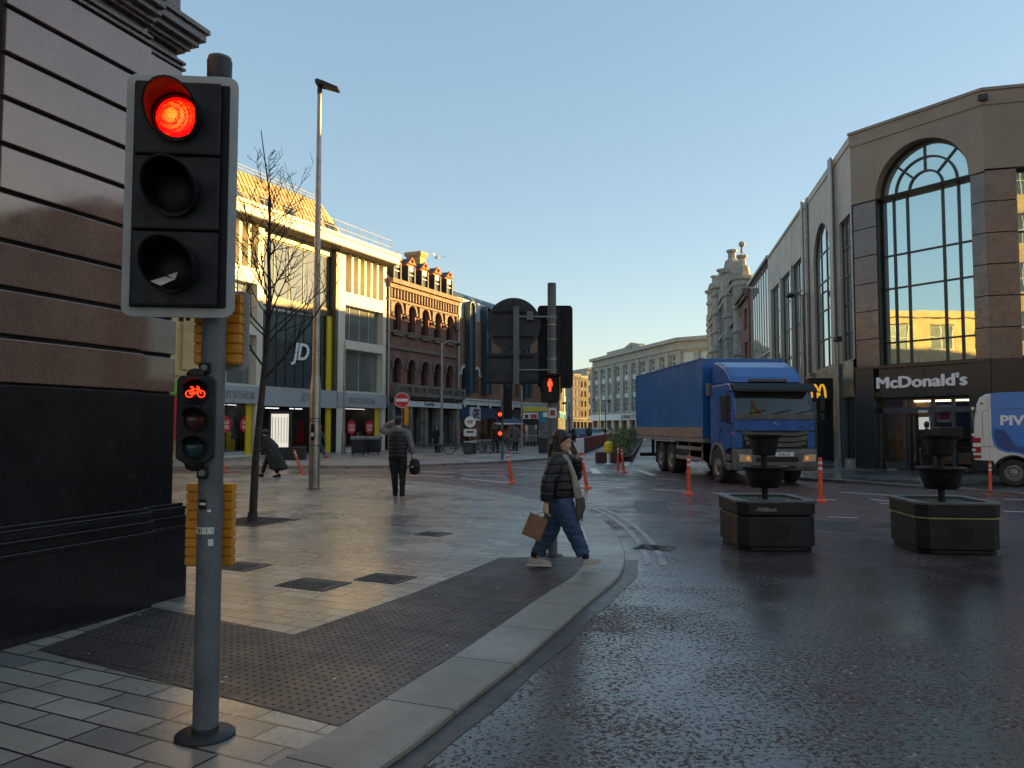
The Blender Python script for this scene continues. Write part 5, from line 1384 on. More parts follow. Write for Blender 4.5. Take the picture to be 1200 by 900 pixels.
# ---- tall lamp post
b2 = G(368, 573); t = thing('lamp_post', 'tall tapering steel lamp post with a flat head, in front of the sports shop', 'lamp post', b2)
zt4 = PY(369,104,b2.y).z
mb = MB(T(b2)); mb.lathe([(.14,0),(.14,2.6),(.135,2.62),(.10,3.0),(.055,zt4),(.001,zt4+.01)], (0,0,0), 24); mb.build('column', 'lamp_steel', t, smooth=True)
mb = MB(T(b2+Vector((0,0,zt4)))); mb.cyl((0,0,-.15),(0,0,.12),.065,.06,14); mb.build('spigot', 'dark_grey', t)
mb = MB(T(b2+Vector((0,0,zt4+.06)))); mb.prism([(-.10,.12),(-.05,.16),(.12,.10),(.52,-.07),(.50,-.12),(.14,-.02),(-.08,.02)], -.16, .16); mb.build('lamp_head', 'dark_grey', t, bevel=.01)
mb = MB(T(b2))
for z in (1.72, 1.80, 1.12): mb.cyl((0,0,z),(0,0,z+.015),.146,.146,24)
mb.tube([(0,-.15,1.8),(-.3,-.1,1.78)], .006, 4); mb.tube([(0,-.15,1.13),(.32,-.1,1.12)], .006, 4); mb.build('cable_tie', 'black_plastic', t)
mb = MB(T(b2)); mb.box(-.06, .03, -.16, -.14, 1.25, 1.66); mb.build('torn_notice', 'black_plastic', t)
mb = MB(T(b2)); mb.box(-.055, .01, -.165, -.161, 1.35, 1.45); mb.build('notice_print', 'white_board', t)
for i in range(5):
    a = i*1.3; mb = MB(T(b2))
mb = MB(T(b2)); mb.lathe([(.19,0),(.19,.01),(.142,.02)], (0,0,0), 20); mb.build('base_collar', 'iron', t)

# ---- slim street lamps
def slim(px, py, pyt, r, name, label, cat, m='galv', arm=None, head='dark_grey', yy=None, group=None):
    b = G(px, py, ZF) if yy is None else Vector((PY(px,500,yy).x, yy, ZF)); t = thing(name, label, cat, b, group)
    h = PY(px, pyt, b.y).z-ZF
    mb = MB(T(b)); mb.cyl((0,0,0),(0,0,h),r,r*.7,10); mb.cyl((0,0,0),(0,0,min(1.2,h*.3)),r*1.5,r*1.4,10); mb.build('column', m, t, smooth=True)
    if arm:
        for s in arm:
            mb = MB(T(b+Vector((0,0,h)))); mb.tube([(0,0,-.1),(s*.4,0,.12),(s*.9,0,.05)], r*.5, 6); mb.build('arm', m, t)
            mb = MB(T(b+Vector((s*.95,0,h-.02)))); mb.lathe([(.02,.1),(.16,.04),(.22,-.05),(.16,-.14),(.001,-.16)], (0,0,0), 12); mb.build('lamp', head, t, smooth=True)
    return t
slim(517.5,530,402,.09,'street_column','slim grey column standing before the red brick arcade building','column','galv',(1,))
slim(402.5,532,400,.085,'street_column','pale slim column against the front of the sports shop, left of the bins','column','lamp_steel')
slim(611.5,526,452,.10,'street_column','pale grey column before the brown brick building, left of the yellow shop front','column','galv')
slim(703,0,468,.07,'street_lamp','black lamp with one arm, left of two before the department store','street lamp','black_plastic',(-.9,),yy=100,group='black lamps in the distance')
slim(709.5,0,470,.07,'street_lamp','black lamp post right of two before the department store','street lamp','black_plastic',(.5,),yy=95,group='black lamps in the distance')
slim(667,0,472,.06,'street_lamp','small black lamp seen past the edge of the signal backing board','street lamp','black_plastic',(-.6,),yy=84,group='black lamps in the distance')
b = PY(943,500,36); t = slim(943,0,345,.10,'street_lamp','pale column with a double arm standing before the side wall of the restaurant building','street lamp','galv',(-.6,.8),yy=37.5)
# floodlight/CCTV bracket on side wall near px 972..
q = PY(982,500,31); t = slim(983.5,0,400,.05,'camera_post','thin post with a small camera head beside the angled restaurant wall','camera post','galv',None,yy=30.2)
mb = MB(T(rootloc(t)+Vector((0,0,PY(983,400,30.2).z-ZF)))); mb.box(-.12,.12,-.2,.1,-.02,.18); mb.build('camera_head', 'dark_grey', t, bevel=.02)

# ---- no entry sign
b = G(471,538,ZF); b = Vector((PY(471,500,37).x, 37, ZF)); t = thing('no_entry_sign', 'round no entry sign on a post behind the man in the gilet', 'road sign', b)
zc3 = PY(471,469,37).z; r = 8.2*37/900
mb = MB(T(b)); mb.cyl((0,0,0),(0,0,zc3+.1),.05,.05,10); mb.build('post', 'pole_grey', t, smooth=True)
mb = MB(T((b.x,b.y-.06,zc3))); mb.lathe([(.001,-.01),(r,-.01),(r,.005),(.001,.005)], (0,0,0), 32, axis='y'); s_ = mb.build('sign_face', 'sign_red', t)
mb = MB(T((b.x,b.y-.075,zc3))); mb.box(-r*.85,r*.85,-.003,0,-r*.22,r*.22); mb.build('white_bar', 'white', s_)
mb = MB(T((b.x,b.y-.06,zc3))); mb.lathe([(r,-.012),(r+.03,-.012),(r+.03,.005),(r,.005)], (0,0,0), 32, axis='y'); mb.build('border', 'white_board', s_)
mb = MB(T((b.x+.22,b.y-.03,PY(471,487,37).z))); mb.box(-.10,.10,-.05,.05,-.45,.42); mb.build('yellow_plate', 'yellow_cover', t)

# ---- far pedestrian signal
b = Vector((PY(588.5,500,36).x, 36, ZF)); t = thing('traffic_light', 'distant traffic signal pole on the far kerb with two small red lights', 'traffic light', b)
mb = MB(T(b)); mb.cyl((0,0,0),(0,0,PY(588,452,36).z),.07,.06,12); mb.build('pole', 'pole_grey', t, smooth=True)
x0, x1, z0, z1 = R2(590,453,600,491,36.1); mb = MB(); mb.box(x0, x1, 36.05, 36.35, z0, z1); mb.build('signal_rear', 'housing', t, bevel=.02)
for pyy in (487, 509.5):
    q = PY(586,pyy,35.9); mb = MB(T(q)); mb.box(-.11,.11,-.05,.1,-.28,.2); o = mb.build('pedestrian_signal', 'housing', t, bevel=.02)
    mb = MB(T(q+Vector((0,-.055,.06)))); mb.lathe([(.001,-.01),(.09,-.005),(.09,.0)], (0,0,0), 12, axis='y'); mb.build('red_lamp', 'red_man', o)
# ---- advertising column
b = Vector((PY(638.5,500,46).x, 46, ZF)); t = thing('advertising_column', 'tall dark column covered in worn posters with a teal top, behind the woman', 'advertising column', b)
x0, x1, z0, z1 = R2(631.5,491,646,530,46); w = x1-x0; h = PY(638,483,46).z
mat('poster_worn', (.12,.13,.15), .7, .9, 9)
mb = MB(T(b)); mb.box(-w/2,w/2,-w/2,w/2,0,h*.36); mb.build('base', 'dark_grey', t, bevel=.02)
mb = MB(T(b)); mb.box(-w/2,w/2,-w/2,w/2,h*.362,h*.72); mb.build('posters', 'poster_worn', t)
mb = MB(T(b)); mb.box(-w/2-.02,w/2+.02,-w/2-.02,w/2+.02,h*.722,h); mb.build('teal_top', 'teal', t)
mb = MB(T(b)); mb.box(-.12,.22,-w/2-.03,-w/2-.022,h*.86,h*.97); mb.build('emblem', 'white', t)
# ---- round-topped info totem
b = Vector((PY(551,500,44).x, 44, ZF)); t = thing('round_sign_totem', 'grey cabinet below a white round sign and white plate, beside the bicycles', 'sign', b)
k = 44/900
mb = MB(T(b)); mb.box(-.35,.35,-.2,.2,0,.62); mb.build('cabinet', 'dark_grey', t, bevel=.02)
mb = MB(T(b)); mb.cyl((0,0,.6),(0,0,2.2),.04,.04,8); mb.build('post', 'mid_grey', t)
mb = MB(T(b)); mb.box(-.36,.36,-.23,-.205,.66,.72); mb.box(-.36,.36,-.1,-.06,1.0,1.42); mb.build('plate', 'white_board', t)
mb = MB(T(b)); mb.lathe([(.001,-.04),(.32,-.04),(.32,0),(.001,0)], (0,-.06,1.82), 24, axis='y'); rs = mb.build('disc', 'white', t)
mb = MB(T(b)); mb.box(-.16,.16,-.108,-.102,1.84,1.9); mb.box(-.13,.13,-.108,-.102,1.74,1.79); mb.build('print', 'dark_grey', rs)
mb = MB(T(b)); mb.box(-.2,.2,-.106,-.101,1.2,1.3); mb.build('print', 'dark_grey', t)
# ---- yellow-topped bollard, wands, red wall planter, rust box
b = Vector((PY(713,500,33.2).x, 33.2, ZR)); t = thing('traffic_bollard', 'white waisted bollard with a rounded yellow top beside the rusty planter box', 'bollard', b)
mb = MB(T(b)); mb.lathe([(.17,0),(.17,.04),(.07,.08),(.085,.5),(.11,.52)], (0,0,0), 16); mb.build('white_base', 'white', t, smooth=True)
mb = MB(T(b)); mb.lathe([(.11,.50),(.19,.56),(.2,.8),(.18,.92),(.10,1.0),(.001,1.02)], (0,0,0), 16); mb.build('yellow_top', 'yellow', t, smooth=True)
b = Vector((PY(712,500,35).x, 35, ZR)); t = thing('planter_box', 'low rusty brown steel planter box before the row of shrubs', 'planter', b)
mb = MB(T(b)); mb.box(-.52,.52,-.3,.5,0,.46); mb.build('box', 'rust_red', t, bevel=.015)
mb = MB(T(b)); mb.box(-.48,.48,-.26,.46,.44,.47); mb.build('soil', 'soil', t)
A, B = G(683,531.5,ZR), G(722,516.5,ZR); FW = Fac((A.x,A.y),(B.x,B.y))
t = thing('red_barrier', 'long low red panelled barrier with a white end post along the cycle lane', 'barrier', (A.x,A.y,ZR))
mb = MB(FW.M); n = 14
for i in range(n): mb.box(FW.L*i/n+.03, FW.L*(i+1)/n-.03, 0, .25, .12, .92)
mb.build('red_panels', 'red_panel', t, bevel=.02)
mb = MB(FW.M); mb.box(0, FW.L, -.05, .35, ZR, .12); mb.build('dark_base', 'dark_grey', t)
mb = MB(FW.M); mb.box(-.35,-.02,-.1,.4,ZR,.9); mb.build('end_post', 'white', t, bevel=.02)
def wand_proto():
    t = thing('marker_wand', '', 'traffic wand', (0,0,0))
    mb = MB(); mb.lathe([(.13,0),(.13,.02),(.06,.045),(.045,.07)], (0,0,0), 14); mb.build('foot', 'orange', t, smooth=True)
    mb = MB(); mb.lathe([(.045,.06),(.038,.3),(.036,.85),(.001,.86)], (0,0,0), 12); mb.build('post', 'orange', t, smooth=True)
    mb = MB()
    for z in (.62, .73): mb.cyl((0,0,z),(0,0,z+.05),.0385,.0385,12)
    mb.build('reflective_bands', 'white_reflect', t, smooth=True)
    return t
wp = wand_proto(); first = True
WL = [((600,566),(595,529),'orange marker wand leaning left between the far kerb and the walking woman',1),
 ((688,572.5),(681,530),'orange marker wand leaning left just behind the walking woman',1),
 ((724,550.6),(724.5,523),'upright orange wand, left of the close pair beside the rusty planter box',1),
 ((731,554),(728.5,524),'slightly leaning orange wand, right of the close pair beside the rusty planter box',1),
 ((807,579.5),(807,533),'upright orange wand in front of the blue lorry side',1),
 ((962,588),(961,536),'upright orange wand with pale bands before the front of the restaurant',1),
 ((1160.5,579),(1160,541),'orange wand with pale bands in front of the white and blue van',1),
 ((354.5,556),(344.5,527),'orange wand leaning left between the street tree and the lamp post',1),
 ((267.5,555),(259,539),'orange wand leaning left beside the large signal pole',1)]
for (bp, tp_, lab, g_) in WL:
    w = wp if first else copy_tree(wp); first = False
    b = G(*bp, ZR); top = PY(tp_[0], tp_[1], b.y); v = (top-b); w.location = b
    w.rotation_euler = (0, math.atan2(v.x, v.z), 0); s_ = v.length/.86; w.scale = (max(.8, s_),)*2+(s_,)
    w['label'] = lab; w['group'] = 'orange marker wands in the road'
# ---- tiered planters
def planter_proto():
    t = thing('tiered_planter', '', 'planter', (0,0,0)); W = 1.12; D = 1.15; ch = .13
    def oc(w, d, c): return [(-w/2+c,-d/2),(w/2-c,-d/2),(w/2,-d/2+c),(w/2,d/2-c),(w/2-c,d/2),(-w/2+c,d/2),(-w/2,d/2-c),(-w/2,-d/2+c)]
    mb = MB(); mb.prismz(oc(W-.08,D-.08,ch), 0, .06); mb.prismz(oc(W-.02,D-.02,ch), .06, .46); mb.build('tub', 'planter_black', t, bevel=.018, seg=3)
    mb = MB(); mb.prismz(oc(W,D,ch), .475, .63); mb.build('upper_tub', 'planter_black', t, bevel=.015, seg=3)
    mb = MB(); O = oc(W+.03,D+.03,ch); I = oc(W-.22,D-.22,ch-.02); n = 8
    mb.add([(p[0],p[1],.63) for p in O]+[(p[0],p[1],.665) for p in O]+[(p[0],p[1],.665) for p in I]+[(p[0],p[1],.63) for p in I], [(k*8+i, k*8+(i+1)%8, ((k+1)%4)*8+(i+1)%8, ((k+1)%4)*8+i) for k in range(4) for i in range(8)])
    mb.build('rim', 'planter_top', t, bevel=.008)
    mb = MB(); mb.prismz(oc(W-.24,D-.24,ch-.02), .58, .61); mb.build('soil', 'soil', t)
    mb = MB(); mb.box(-.14,.14,-(D-.02)/2-.006,-(D-.02)/2-.0,.17,.36); mb.build('front_recess', 'black_plastic', t, bevel=.004)
    mb = MB(); mb.cyl((0,0,.58),(0,0,1.40),.045,.045,16); mb.build('centre_post', 'black_plastic', t, smooth=True)
    for (zb0, zt0_, r0, r1, nm) in ((.80,1.08,.225,.315,'bowl'),(1.24,1.52,.165,.245,'bowl')):
        mb = MB(); mb.lathe([(.001,zb0),(r0-.02,zb0),(r0,zb0+.02),(r1-.03,zt0_-.05),(r1-.01,zt0_-.045),(r1+.02,zt0_-.005),(r1+.02,zt0_+.01),(r1-.02,zt0_+.01),(r1-.04,zt0_-.03),(.001,zt0_-.04)], (0,0,0), 28)
        bw_ = mb.build(nm, 'black_plastic', t, smooth=True, angle=30)
        mb = MB(); mb.lathe([(.001,zt0_-.035),(r1-.045,zt0_-.03)], (0,0,0), 16); mb.build('soil', 'soil', bw_)
    return t
def tufts(name, pts, m, n, size, seed, parent=None, label=None, cat=None, group=None):
    r = random.Random(seed); mb = MB()
    for _ in range(n):
        p = pts(r); a = r.uniform(0,6.28); l = size*r.uniform(.5,1.2); w = l*.3; tl = r.uniform(.2,1.2)
        d = Vector((math.cos(a)*math.sin(tl), math.sin(a)*math.sin(tl), math.cos(tl)))*l; s_ = Vector((-math.sin(a), math.cos(a), 0))*w/2
        p = Vector(p); mb.add([p, p+d*.5+s_, p+d, p+d*.5-s_], [(0,1,2),(0,2,3)], 0 if r.random() < .6 else 1)
    return mb.build(name, m, parent, nrm=False)
pp = planter_proto()
def plants_for(root, rz, seed, sc_):
    M = Matrix.Translation(root.location) @ Matrix.Rotation(rz, 4, 'Z') @ Matrix.Scale(sc_, 4)
    def A_(r): 
        while True:
            x, y = r.uniform(-.4,.4), r.uniform(-.42,.42)
            if r.random() < .35+.65*(math.sin(x*9+seed)*math.cos(y*7) > 0): return M @ Vector((x,y,.6))
    o = tufts('bedding_plants', A_, ['leaf','leaf_pale'], 1100, .05, seed); return o
for i, (px, py, rz, s_, lab, l2) in enumerate([(912,646,0,1.0,'black tub planter with two tiered bowls in front of the blue lorry','low green bedding plants in the tub planter before the lorry'), (1131,650,R(-6),1.0,'black tub planter with two tiered bowls and a yellow line, in front of the van','low green bedding plants in the tub planter before the van')]):
    w = pp if i == 0 else copy_tree(pp); b = G(px, py, ZR); w.location = (b.x, b.y+.5, ZR); w.rotation_euler = (0,0,rz); w.scale = (s_*.93,s_,s_)
    w['label'] = lab; w['group'] = 'tiered street planters'
    bpy.context.view_layer.update()
    o = plants_for(w, rz, i+3, s_); tag(o, l2, 'plants', 'planting in the street planters')
    M = w.matrix_world.copy()
    r_ = random.Random(i)
    def rim_pts(r, M=M):
        k = r.random() < .5; rr = (.27 if k else .2)*math.sqrt(r.random()); a = r.uniform(0,6.28)
        return M @ Vector((rr*math.cos(a), rr*math.sin(a), 1.05 if k else 1.49))
    o = tufts('bowl_plants', rim_pts, ['leaf','leaf_pale'], 260, .045, i+9); tag(o, ['sparse sprigs in the bowls of the planter before the lorry','sparse sprigs in the bowls of the planter before the van'][i], 'plants', 'planting in the street planters')
    if i == 1:
        mb = MB(M); W = 1.12+.006; D = 1.15; c = .13
        P = [(-W/2+c,-D/2-.003),(W/2-c,-D/2-.003),(W/2,-D/2+c),(W/2,D/2-c),(W/2-c,D/2),(-W/2+c,D/2),(-W/2,D/2-c),(-W/2,-D/2+c)]; mb.prismz(P, .455, .474)
        st = mb.build('yellow_line', 'leaf_pale', None); st.parent = w; st.matrix_parent_inverse = M.inverted()
        mb = MB(M @ T((.10,-.02,1.47))); mb.box(-.15,.15,-.12,.12,0,.16); tag(mb.build('small_planter_box', 'black_plastic', bevel=.01), 'small square black box standing in the topmost bowl of the right planter', 'planter')
    else:
        mb = MB(M); mb.add([(-.34,-.58,.54),(-.28,-.58,.585),(-.24,-.58,.57),(-.18,-.58,.585),(-.12,-.58,.56),(-.05,-.58,.57),(-.03,-.58,.53),(-.2,-.58,.525)], [tuple(range(8))]); st = mb.build('scrawl', 'mid_grey', None, nrm=False); st.parent = w; st.matrix_parent_inverse = M.inverted()
# ---- bins, advert panel, bench, bike stands and bicycles
for i, (a, b_, lab) in enumerate([(411,427.5,'grey communal bin, left of the pair outside the sports shop'), (429,445,'grey communal bin, right of the pair outside the sports shop')]):
    Yb = 42+i*1.2; x0, x1, z0, z1 = R2(a,512,b_,534,Yb); t = thing('street_bin', lab, 'bin', ((x0+x1)/2, Yb, ZF), 'grey bins outside the sports shop')
    mb = MB(T(((x0+x1)/2, Yb, ZF))); w = x1-x0
    mb.add([(-w*.46,0,.1),(w*.46,0,.1),(w*.5,-.05,z1-.2),(-w*.5,-.05,z1-.2),(-w*.46,.7,.1),(w*.46,.7,.1),(w*.5,.75,z1-.2),(-w*.5,.75,z1-.2)], [(0,1,2,3),(1,5,6,2),(5,4,7,6),(4,0,3,7),(3,2,6,7),(0,4,5,1)]); mb.build('body', 'dark_grey', t, bevel=.02)
    mb = MB(T(((x0+x1)/2, Yb, ZF))); mb.prismx([(-.1,z1-.2),(.8,z1-.2),(.78,z1-.05),(.1,z1),(-.08,z1-.1)], -w*.52, w*.52); mb.build('lid', 'mid_grey', t, bevel=.01)
    for s in (-1,1): mb = MB(T(((x0+x1)/2+s*w*.38, Yb+.1, ZF))); mb.cyl((-.03,0,.08),(.03,0,.08),.08,.08,10); mb.build('wheel', 'rubber', t)
b = Vector((PY(337,500,36).x, 36, ZF)); t = thing('advert_panel', 'free standing advert case with a lit cream poster outside the sports shop', 'advert panel', b)
x0, x1, z0, z1 = R2(317.5,485,338.5,524,36); 
mb = MB(); mb.box(x0-.12, x1+.12, 36, 36.2, z0-.1, z1+.12); mb.build('frame', 'dark_frame', t, bevel=.01)
mb = MB(); mb.box(x0, x1, 35.98, 35.997, z0, z1); mb.build('poster', 'screen_lit', t)
mb = MB(); c0_, c1_ = R2(318,524,356,538.5,36)[:2]; mb.box(c0_, c1_, 35.9, 36.5, ZF, R2(318,524,356,540,36)[3]-.0); mb.build('plinth', 'dark_frame', t, bevel=.02)
mb = MB()
for i in range(6): x = x0+(x1-x0)*(i+.5)/6; mb.box(x-.012, x+.012, 35.97, 35.978, z0+.2, z1-.15)
mb.build('poster_print', 'stone_portland', t)
b = Vector((PY(497,500,46).x, 46, ZF)); t = thing('slatted_bench', 'slatted bench at the foot of the red brick building left of the slim column', 'bench', b)
mb = MB(T(b)); 
for i in range(9): x = -1.1+i*.27; mb.box(x, x+.09, -.3, .3, .45, .5)
mb.build('slats', 'light_grey', t)
mb = MB(T(b)); mb.box(-1.15,1.35,-.34,-.3,.4,.5); mb.box(-1.15,1.35,.3,.34,.4,.5); mb.build('frame', 'dark_grey', t)
for x in (-.8,.9): mb = MB(T(b)); mb.box(x-.08,x+.08,-.25,.25,0,.42); mb.build('leg', 'dark_frame', t)
def hoop_proto():
    t = thing('cycle_stand', '', 'bike stand', (0,0,0)); mb = MB(); mb.tube([(0,-.35,0),(0,-.35,.62),(0,-.25,.75),(0,.25,.75),(0,.35,.62),(0,.35,0)], .028, 8); mb.build('hoop', 'galv', t, smooth=True); return t
hp = hoop_proto()
for i in range(9):
    w = hp if i == 0 else copy_tree(hp); Yh = 44.5; w.location = (PY(558+i*3.0,500,Yh).x, Yh+i*.25, ZF); w.rotation_euler = (0,0,R(-55))
    w['label'] = 'silver hoop in the rank of bike stands before the brown brick building'; w['group'] = 'silver bike stands in a row'
def bike_proto():
    t = thing('bicycle', '', 'bicycle', (0,0,0))
    for x in (-.52,.52):
        mb = MB(); n = 18
        for i in range(n):
            a, b_ = 2*math.pi*i/n, 2*math.pi*(i+1)/n; mb.cyl((x+.33*math.cos(a),0,.34+.33*math.sin(a)),(x+.33*math.cos(b_),0,.34+.33*math.sin(b_)),.022,.022,6)
        w = mb.build('wheel', 'rubber', t); mb = MB()
        for i in range(8): a = math.pi*i/8; mb.cyl((x+.31*math.cos(a),0,.34+.31*math.sin(a)),(x-.31*math.cos(a),0,.34-.31*math.sin(a)),.005,.005,4)
        mb.build('spokes', 'galv', w)
    mb = MB(); F_ = [((-.52,.34),(-.1,.3)),((-.1,.3),(-.2,.82)),((-.2,.8),(.34,.82)),((.34,.82),(-.1,.3)),((-.52,.34),(-.2,.78)),((.52,.34),(.32,.95))]
    for p, q in F_: mb.cyl((p[0],0,p[1]),(q[0],0,q[1]),.02,.02,6)
    mb.build('frame', 'dark_grey', t)
    mb = MB(); mb.cyl((.32,-.28,1.0),(.32,.28,1.0),.015,.015,6); mb.build('handlebar', 'black_plastic', t)
    mb = MB(); mb.box(-.34,-.1,-.07,.07,.9,.95); mb.build('saddle', 'black_plastic', t, bevel=.02); return t
bk = bike_proto()
for i, (px, Yb, rz, lab) in enumerate([(538,43,10,'bicycle parked left of the white round sign'),(556.5,45.5,-35,'bicycle among the stands just right of the white round sign'),(584,45,15,'bicycle at the right end of the bike stands by the distant signal'),(572,47,-40,'bicycle in the middle of the rank of bike stands')]):
    w = bk if i == 0 else copy_tree(bk); w.location = (PY(px,500,Yb).x, Yb, ZF); w.rotation_euler = (0,0,R(rz)); w['label'] = lab; w['group'] = 'parked bicycles'
b = Vector((PY(596.5,500,49).x, 49, ZF)); t = thing('parasol', 'blue and white parasol over the pavement beside the distant signal', 'parasol', b)
mb = MB(T(b)); mb.cyl((0,0,0),(0,0,2.2),.03,.03,8); mb.build('pole', 'galv', t)
mb = MB(T(b)); mb.lathe([(.9,1.72),(.9,1.82),(.5,2.05),(.001,2.25)], (0,0,0), 8); mb.build('canopy', 'cloth_blue', t)
mb = MB(T(b)); mb.lathe([(.91,1.70),(.91,1.78)], (0,0,0), 8); mb.build('white_edge', 'white', t)
b = Vector((PY(625,500,50).x, 50, ZF)); t = thing('guard_rail', 'grey pedestrian guard rail before the yellow shop front', 'railing', b)
mb = MB(T(b)); mb.box(-1.4,1.1,-.03,.03,.95,1.0); mb.box(-1.4,1.1,-.02,.02,.12,.16)
for i in range(12): x = -1.38+i*.225; mb.box(x-.012,x+.012,-.012,.012,0,.96)
mb.build('rail', 'galv', t)
b = Vector((PY(628,500,62).x, 62, ZF)); t = thing('shop_kiosk', 'small shop front with yellow band and red sign, left of the poster column', 'kiosk', b)
x0, x1 = PY(613,500,62).x, PY(645,500,62).x; zz = lambda py: PY(625,py,62).z
mb = MB(); mb.box(x0,x1,62,64,ZF,zz(478)); mb.build('body', 'interior_dark', t)
mb = MB(); mb.box(x0,x1,61.7,61.99,zz(482.5),zz(477)); mb.build('yellow_band', 'sign_yellow', t)
mb = MB(); mb.box(x0,x1,61.75,61.99,zz(491),zz(483.5)); mb.build('white_fascia', 'white', t)
mb = MB(); mb.box(PY(622,500,62).x,PY(629,500,62).x,61.70,61.745,zz(490.3),zz(485.5)); mb.build('red_sign', 'sign_red', t)
mb = MB(); mb.box(PY(615,500,62).x,PY(619,500,62).x,61.70,61.745,zz(490),zz(486)); mb.build('dark_sign', 'dark_frame', t)
mb = MB(); mb.box(PY(612,500,62).x,PY(614.5,500,62).x,61.5,61.98,ZF,zz(496)); mb.build('red_pier', 'red_panel', t)
mb = MB(); mb.box(PY(615.5,500,62).x,PY(629,500,62).x,61.9,61.985,.4,zz(498)); mb.build('shop_window', 'glass_mid', t)
# ---- shrubs along the cycle lane
def shrub(x, y, r, h, seed, label, m):
    t = thing('shrub', label, 'shrub', (x,y,ZR), 'shrubs along the cycle lane')
    def P(rr):
        a = rr.uniform(0,6.28); q = rr.random()**.5; k = rr.random()
        return (x+r*q*math.cos(a)*(1-.5*k), y+r*q*math.sin(a)*(1-.5*k), ZR+.25+h*k)
    tufts('leaves', P, m, 420, .20, seed, t)
    mb = MB(); r2 = random.Random(seed)
    for i in range(7): a = r2.uniform(0,6.28); mb.cyl((x,y,ZR),(x+math.cos(a)*r*.5,y+math.sin(a)*r*.5,ZR+h*.8),.02,.01,5)
    mb.build('stems', 'twig', t)
A_, B_ = G(722,541,ZR), G(745,517,ZR)
for i in range(9):
    k = i/8; y = 1/(1/A_.y*(1-k)+1/B_.y*k); x = A_.x+(B_.x-A_.x)*(y-A_.y)/(B_.y-A_.y)
    shrub(x, y, .65, 1.0+.25*math.sin(i*2.1), i+40, ['nearest shrub of the cycle lane row, just behind the rusty box','second nearest shrub of the cycle lane row','third nearest shrub of the cycle lane row','fourth nearest shrub of the cycle lane row','middle shrub of the cycle lane row','fourth shrub from the far end of the cycle lane row','third shrub from the far end of the cycle lane row','last but one shrub at the far end of the cycle lane row','farthest small shrub of the cycle lane row'][i], [['leaf','leaf_pale'],['leaf_pale','leaf'],['leaf_dark','leaf']][i%3])
A_, B_ = G(722,541,ZR), G(747,516,ZR)
FQ = Fac((A_.x,A_.y),(B_.x,B_.y)); t = thing('planter_edge', 'low dark timber edging that holds the cycle lane shrubs', 'planter', (A_.x,A_.y,ZR))
mb = MB(FQ.M); mb.box(0,FQ.L,-.75,-.68,ZR,.28); mb.box(0,FQ.L,.68,.75,ZR,.28); mb.build('boards', 'rust_red', t)
mb = MB(FQ.M); mb.box(0,FQ.L,-.68,.68,ZR,.2); mb.build('soil', 'soil', t)
# ---- bare street tree
def bare_tree(b, H, seed):
    r = random.Random(seed); t = thing('bare_tree', 'leafless young street tree with thin upright branches in a square pit', 'tree', b)
    tr = MB(T(b)); cr = MB(T(b)); rr = []
    tp_ = [Vector((0,0,0)), Vector((.03,0,1.0)), Vector((.10,.02,2.0)), Vector((.17,.02,2.9))]
    rad = [.068,.062,.055,.046]
    tr.lathe([(.11,0),(.09,.05),(.08,.15)], (0,0,0), 12)
    for i in range(3): tr.cyl(tp_[i], tp_[i+1], rad[i], rad[i+1], 12, caps=False)
    def br(p, d, L_, r0, depth):
        n = 5; q = p; seg = []
        for i in range(n):
            dd = (d+Vector((r.uniform(-.12,.12), r.uniform(-.12,.12), .06+r.uniform(-.05,.08)))).normalized(); d = dd
            q2 = q+dd*L_/n; r1 = r0*(1-.8*(i+1)/n)+.002; r0_ = r0*(1-.8*i/n)+.002
            cr.cyl(q, q2, r0_, r1, 6 if depth < 2 else 4, caps=False); seg.append((q2, dd, r1)); q = q2
        if depth < 3:
            for (s_, dd, r1) in seg:
                for _ in range(2 if depth < 2 else 1):
                    if r.random() < (.78 if depth < 2 else .5):
                        a = r.uniform(0,6.28); pr = dd.orthogonal(); pr = Matrix.Rotation(a,3,dd) @ pr.normalized()
                        br(s_, (dd*.75+pr*.75).normalized(), L_*r.uniform(.28,.5), max(.003, r1*.7), depth+1)
    q = tp_[-1]; d = Vector((.02,0,1))
    # leader
    pts = [q, q+Vector((.05,0,.9)), q+Vector((.0,.02,1.8)), q+Vector((.03,0,2.6)), Vector((.02,0,H))]
    for i in range(4): cr.cyl(pts[i], pts[i+1], .044*(1-i*.22), .044*(1-(i+1)*.22)+.002, 8, caps=False)
    for i in range(19):
        k = (i+.5)/19; z = 2.3+(H-2.9)*k; base_ = None
        if z < q.z: base_ = tp_[2].lerp(tp_[3], (z-2.0)/.9)
        else:
            s_ = (z-q.z)/(H-q.z)*4; j = min(3, int(s_)); base_ = pts[j].lerp(pts[j+1], s_-j)
        a = i*2.4+r.uniform(-.4,.4); L_ = (1.75*(1-k)+.55)*r.uniform(.75,1.1)
        br(base_, Vector((math.cos(a)*.9, math.sin(a)*.9, .95+.4*k)).normalized(), L_, .016*(1-k)+.005, 1)
    tr.build('trunk', 'bark', t, smooth=True); cr.build('crown', 'twig', t, nrm=False)
bt = G(296, 611); bare_tree(bt, 6.75, 12)
M = T(bt) @ Matrix.Rotation(-GRID,4,'Z'); t = thing('tree_pit', 'sunken square tree pit filled with dark gravel at the foot of the bare tree', 'tree pit', bt)
mb = MB(M); k = .55
for a in ((-k,k,-k,-k+.05),(-k,k,k-.05,k),(-k,-k+.05,-k+.05,k-.05),(k-.05,k,-k+.05,k-.05)): mb.box(*a,-.05,.008)
mb.build('frame', 'iron', t); mb = MB(M); mb.box(-k+.05,k-.05,-k+.05,k-.05,-.04,.004); mb.build('gravel', 'soil', t)
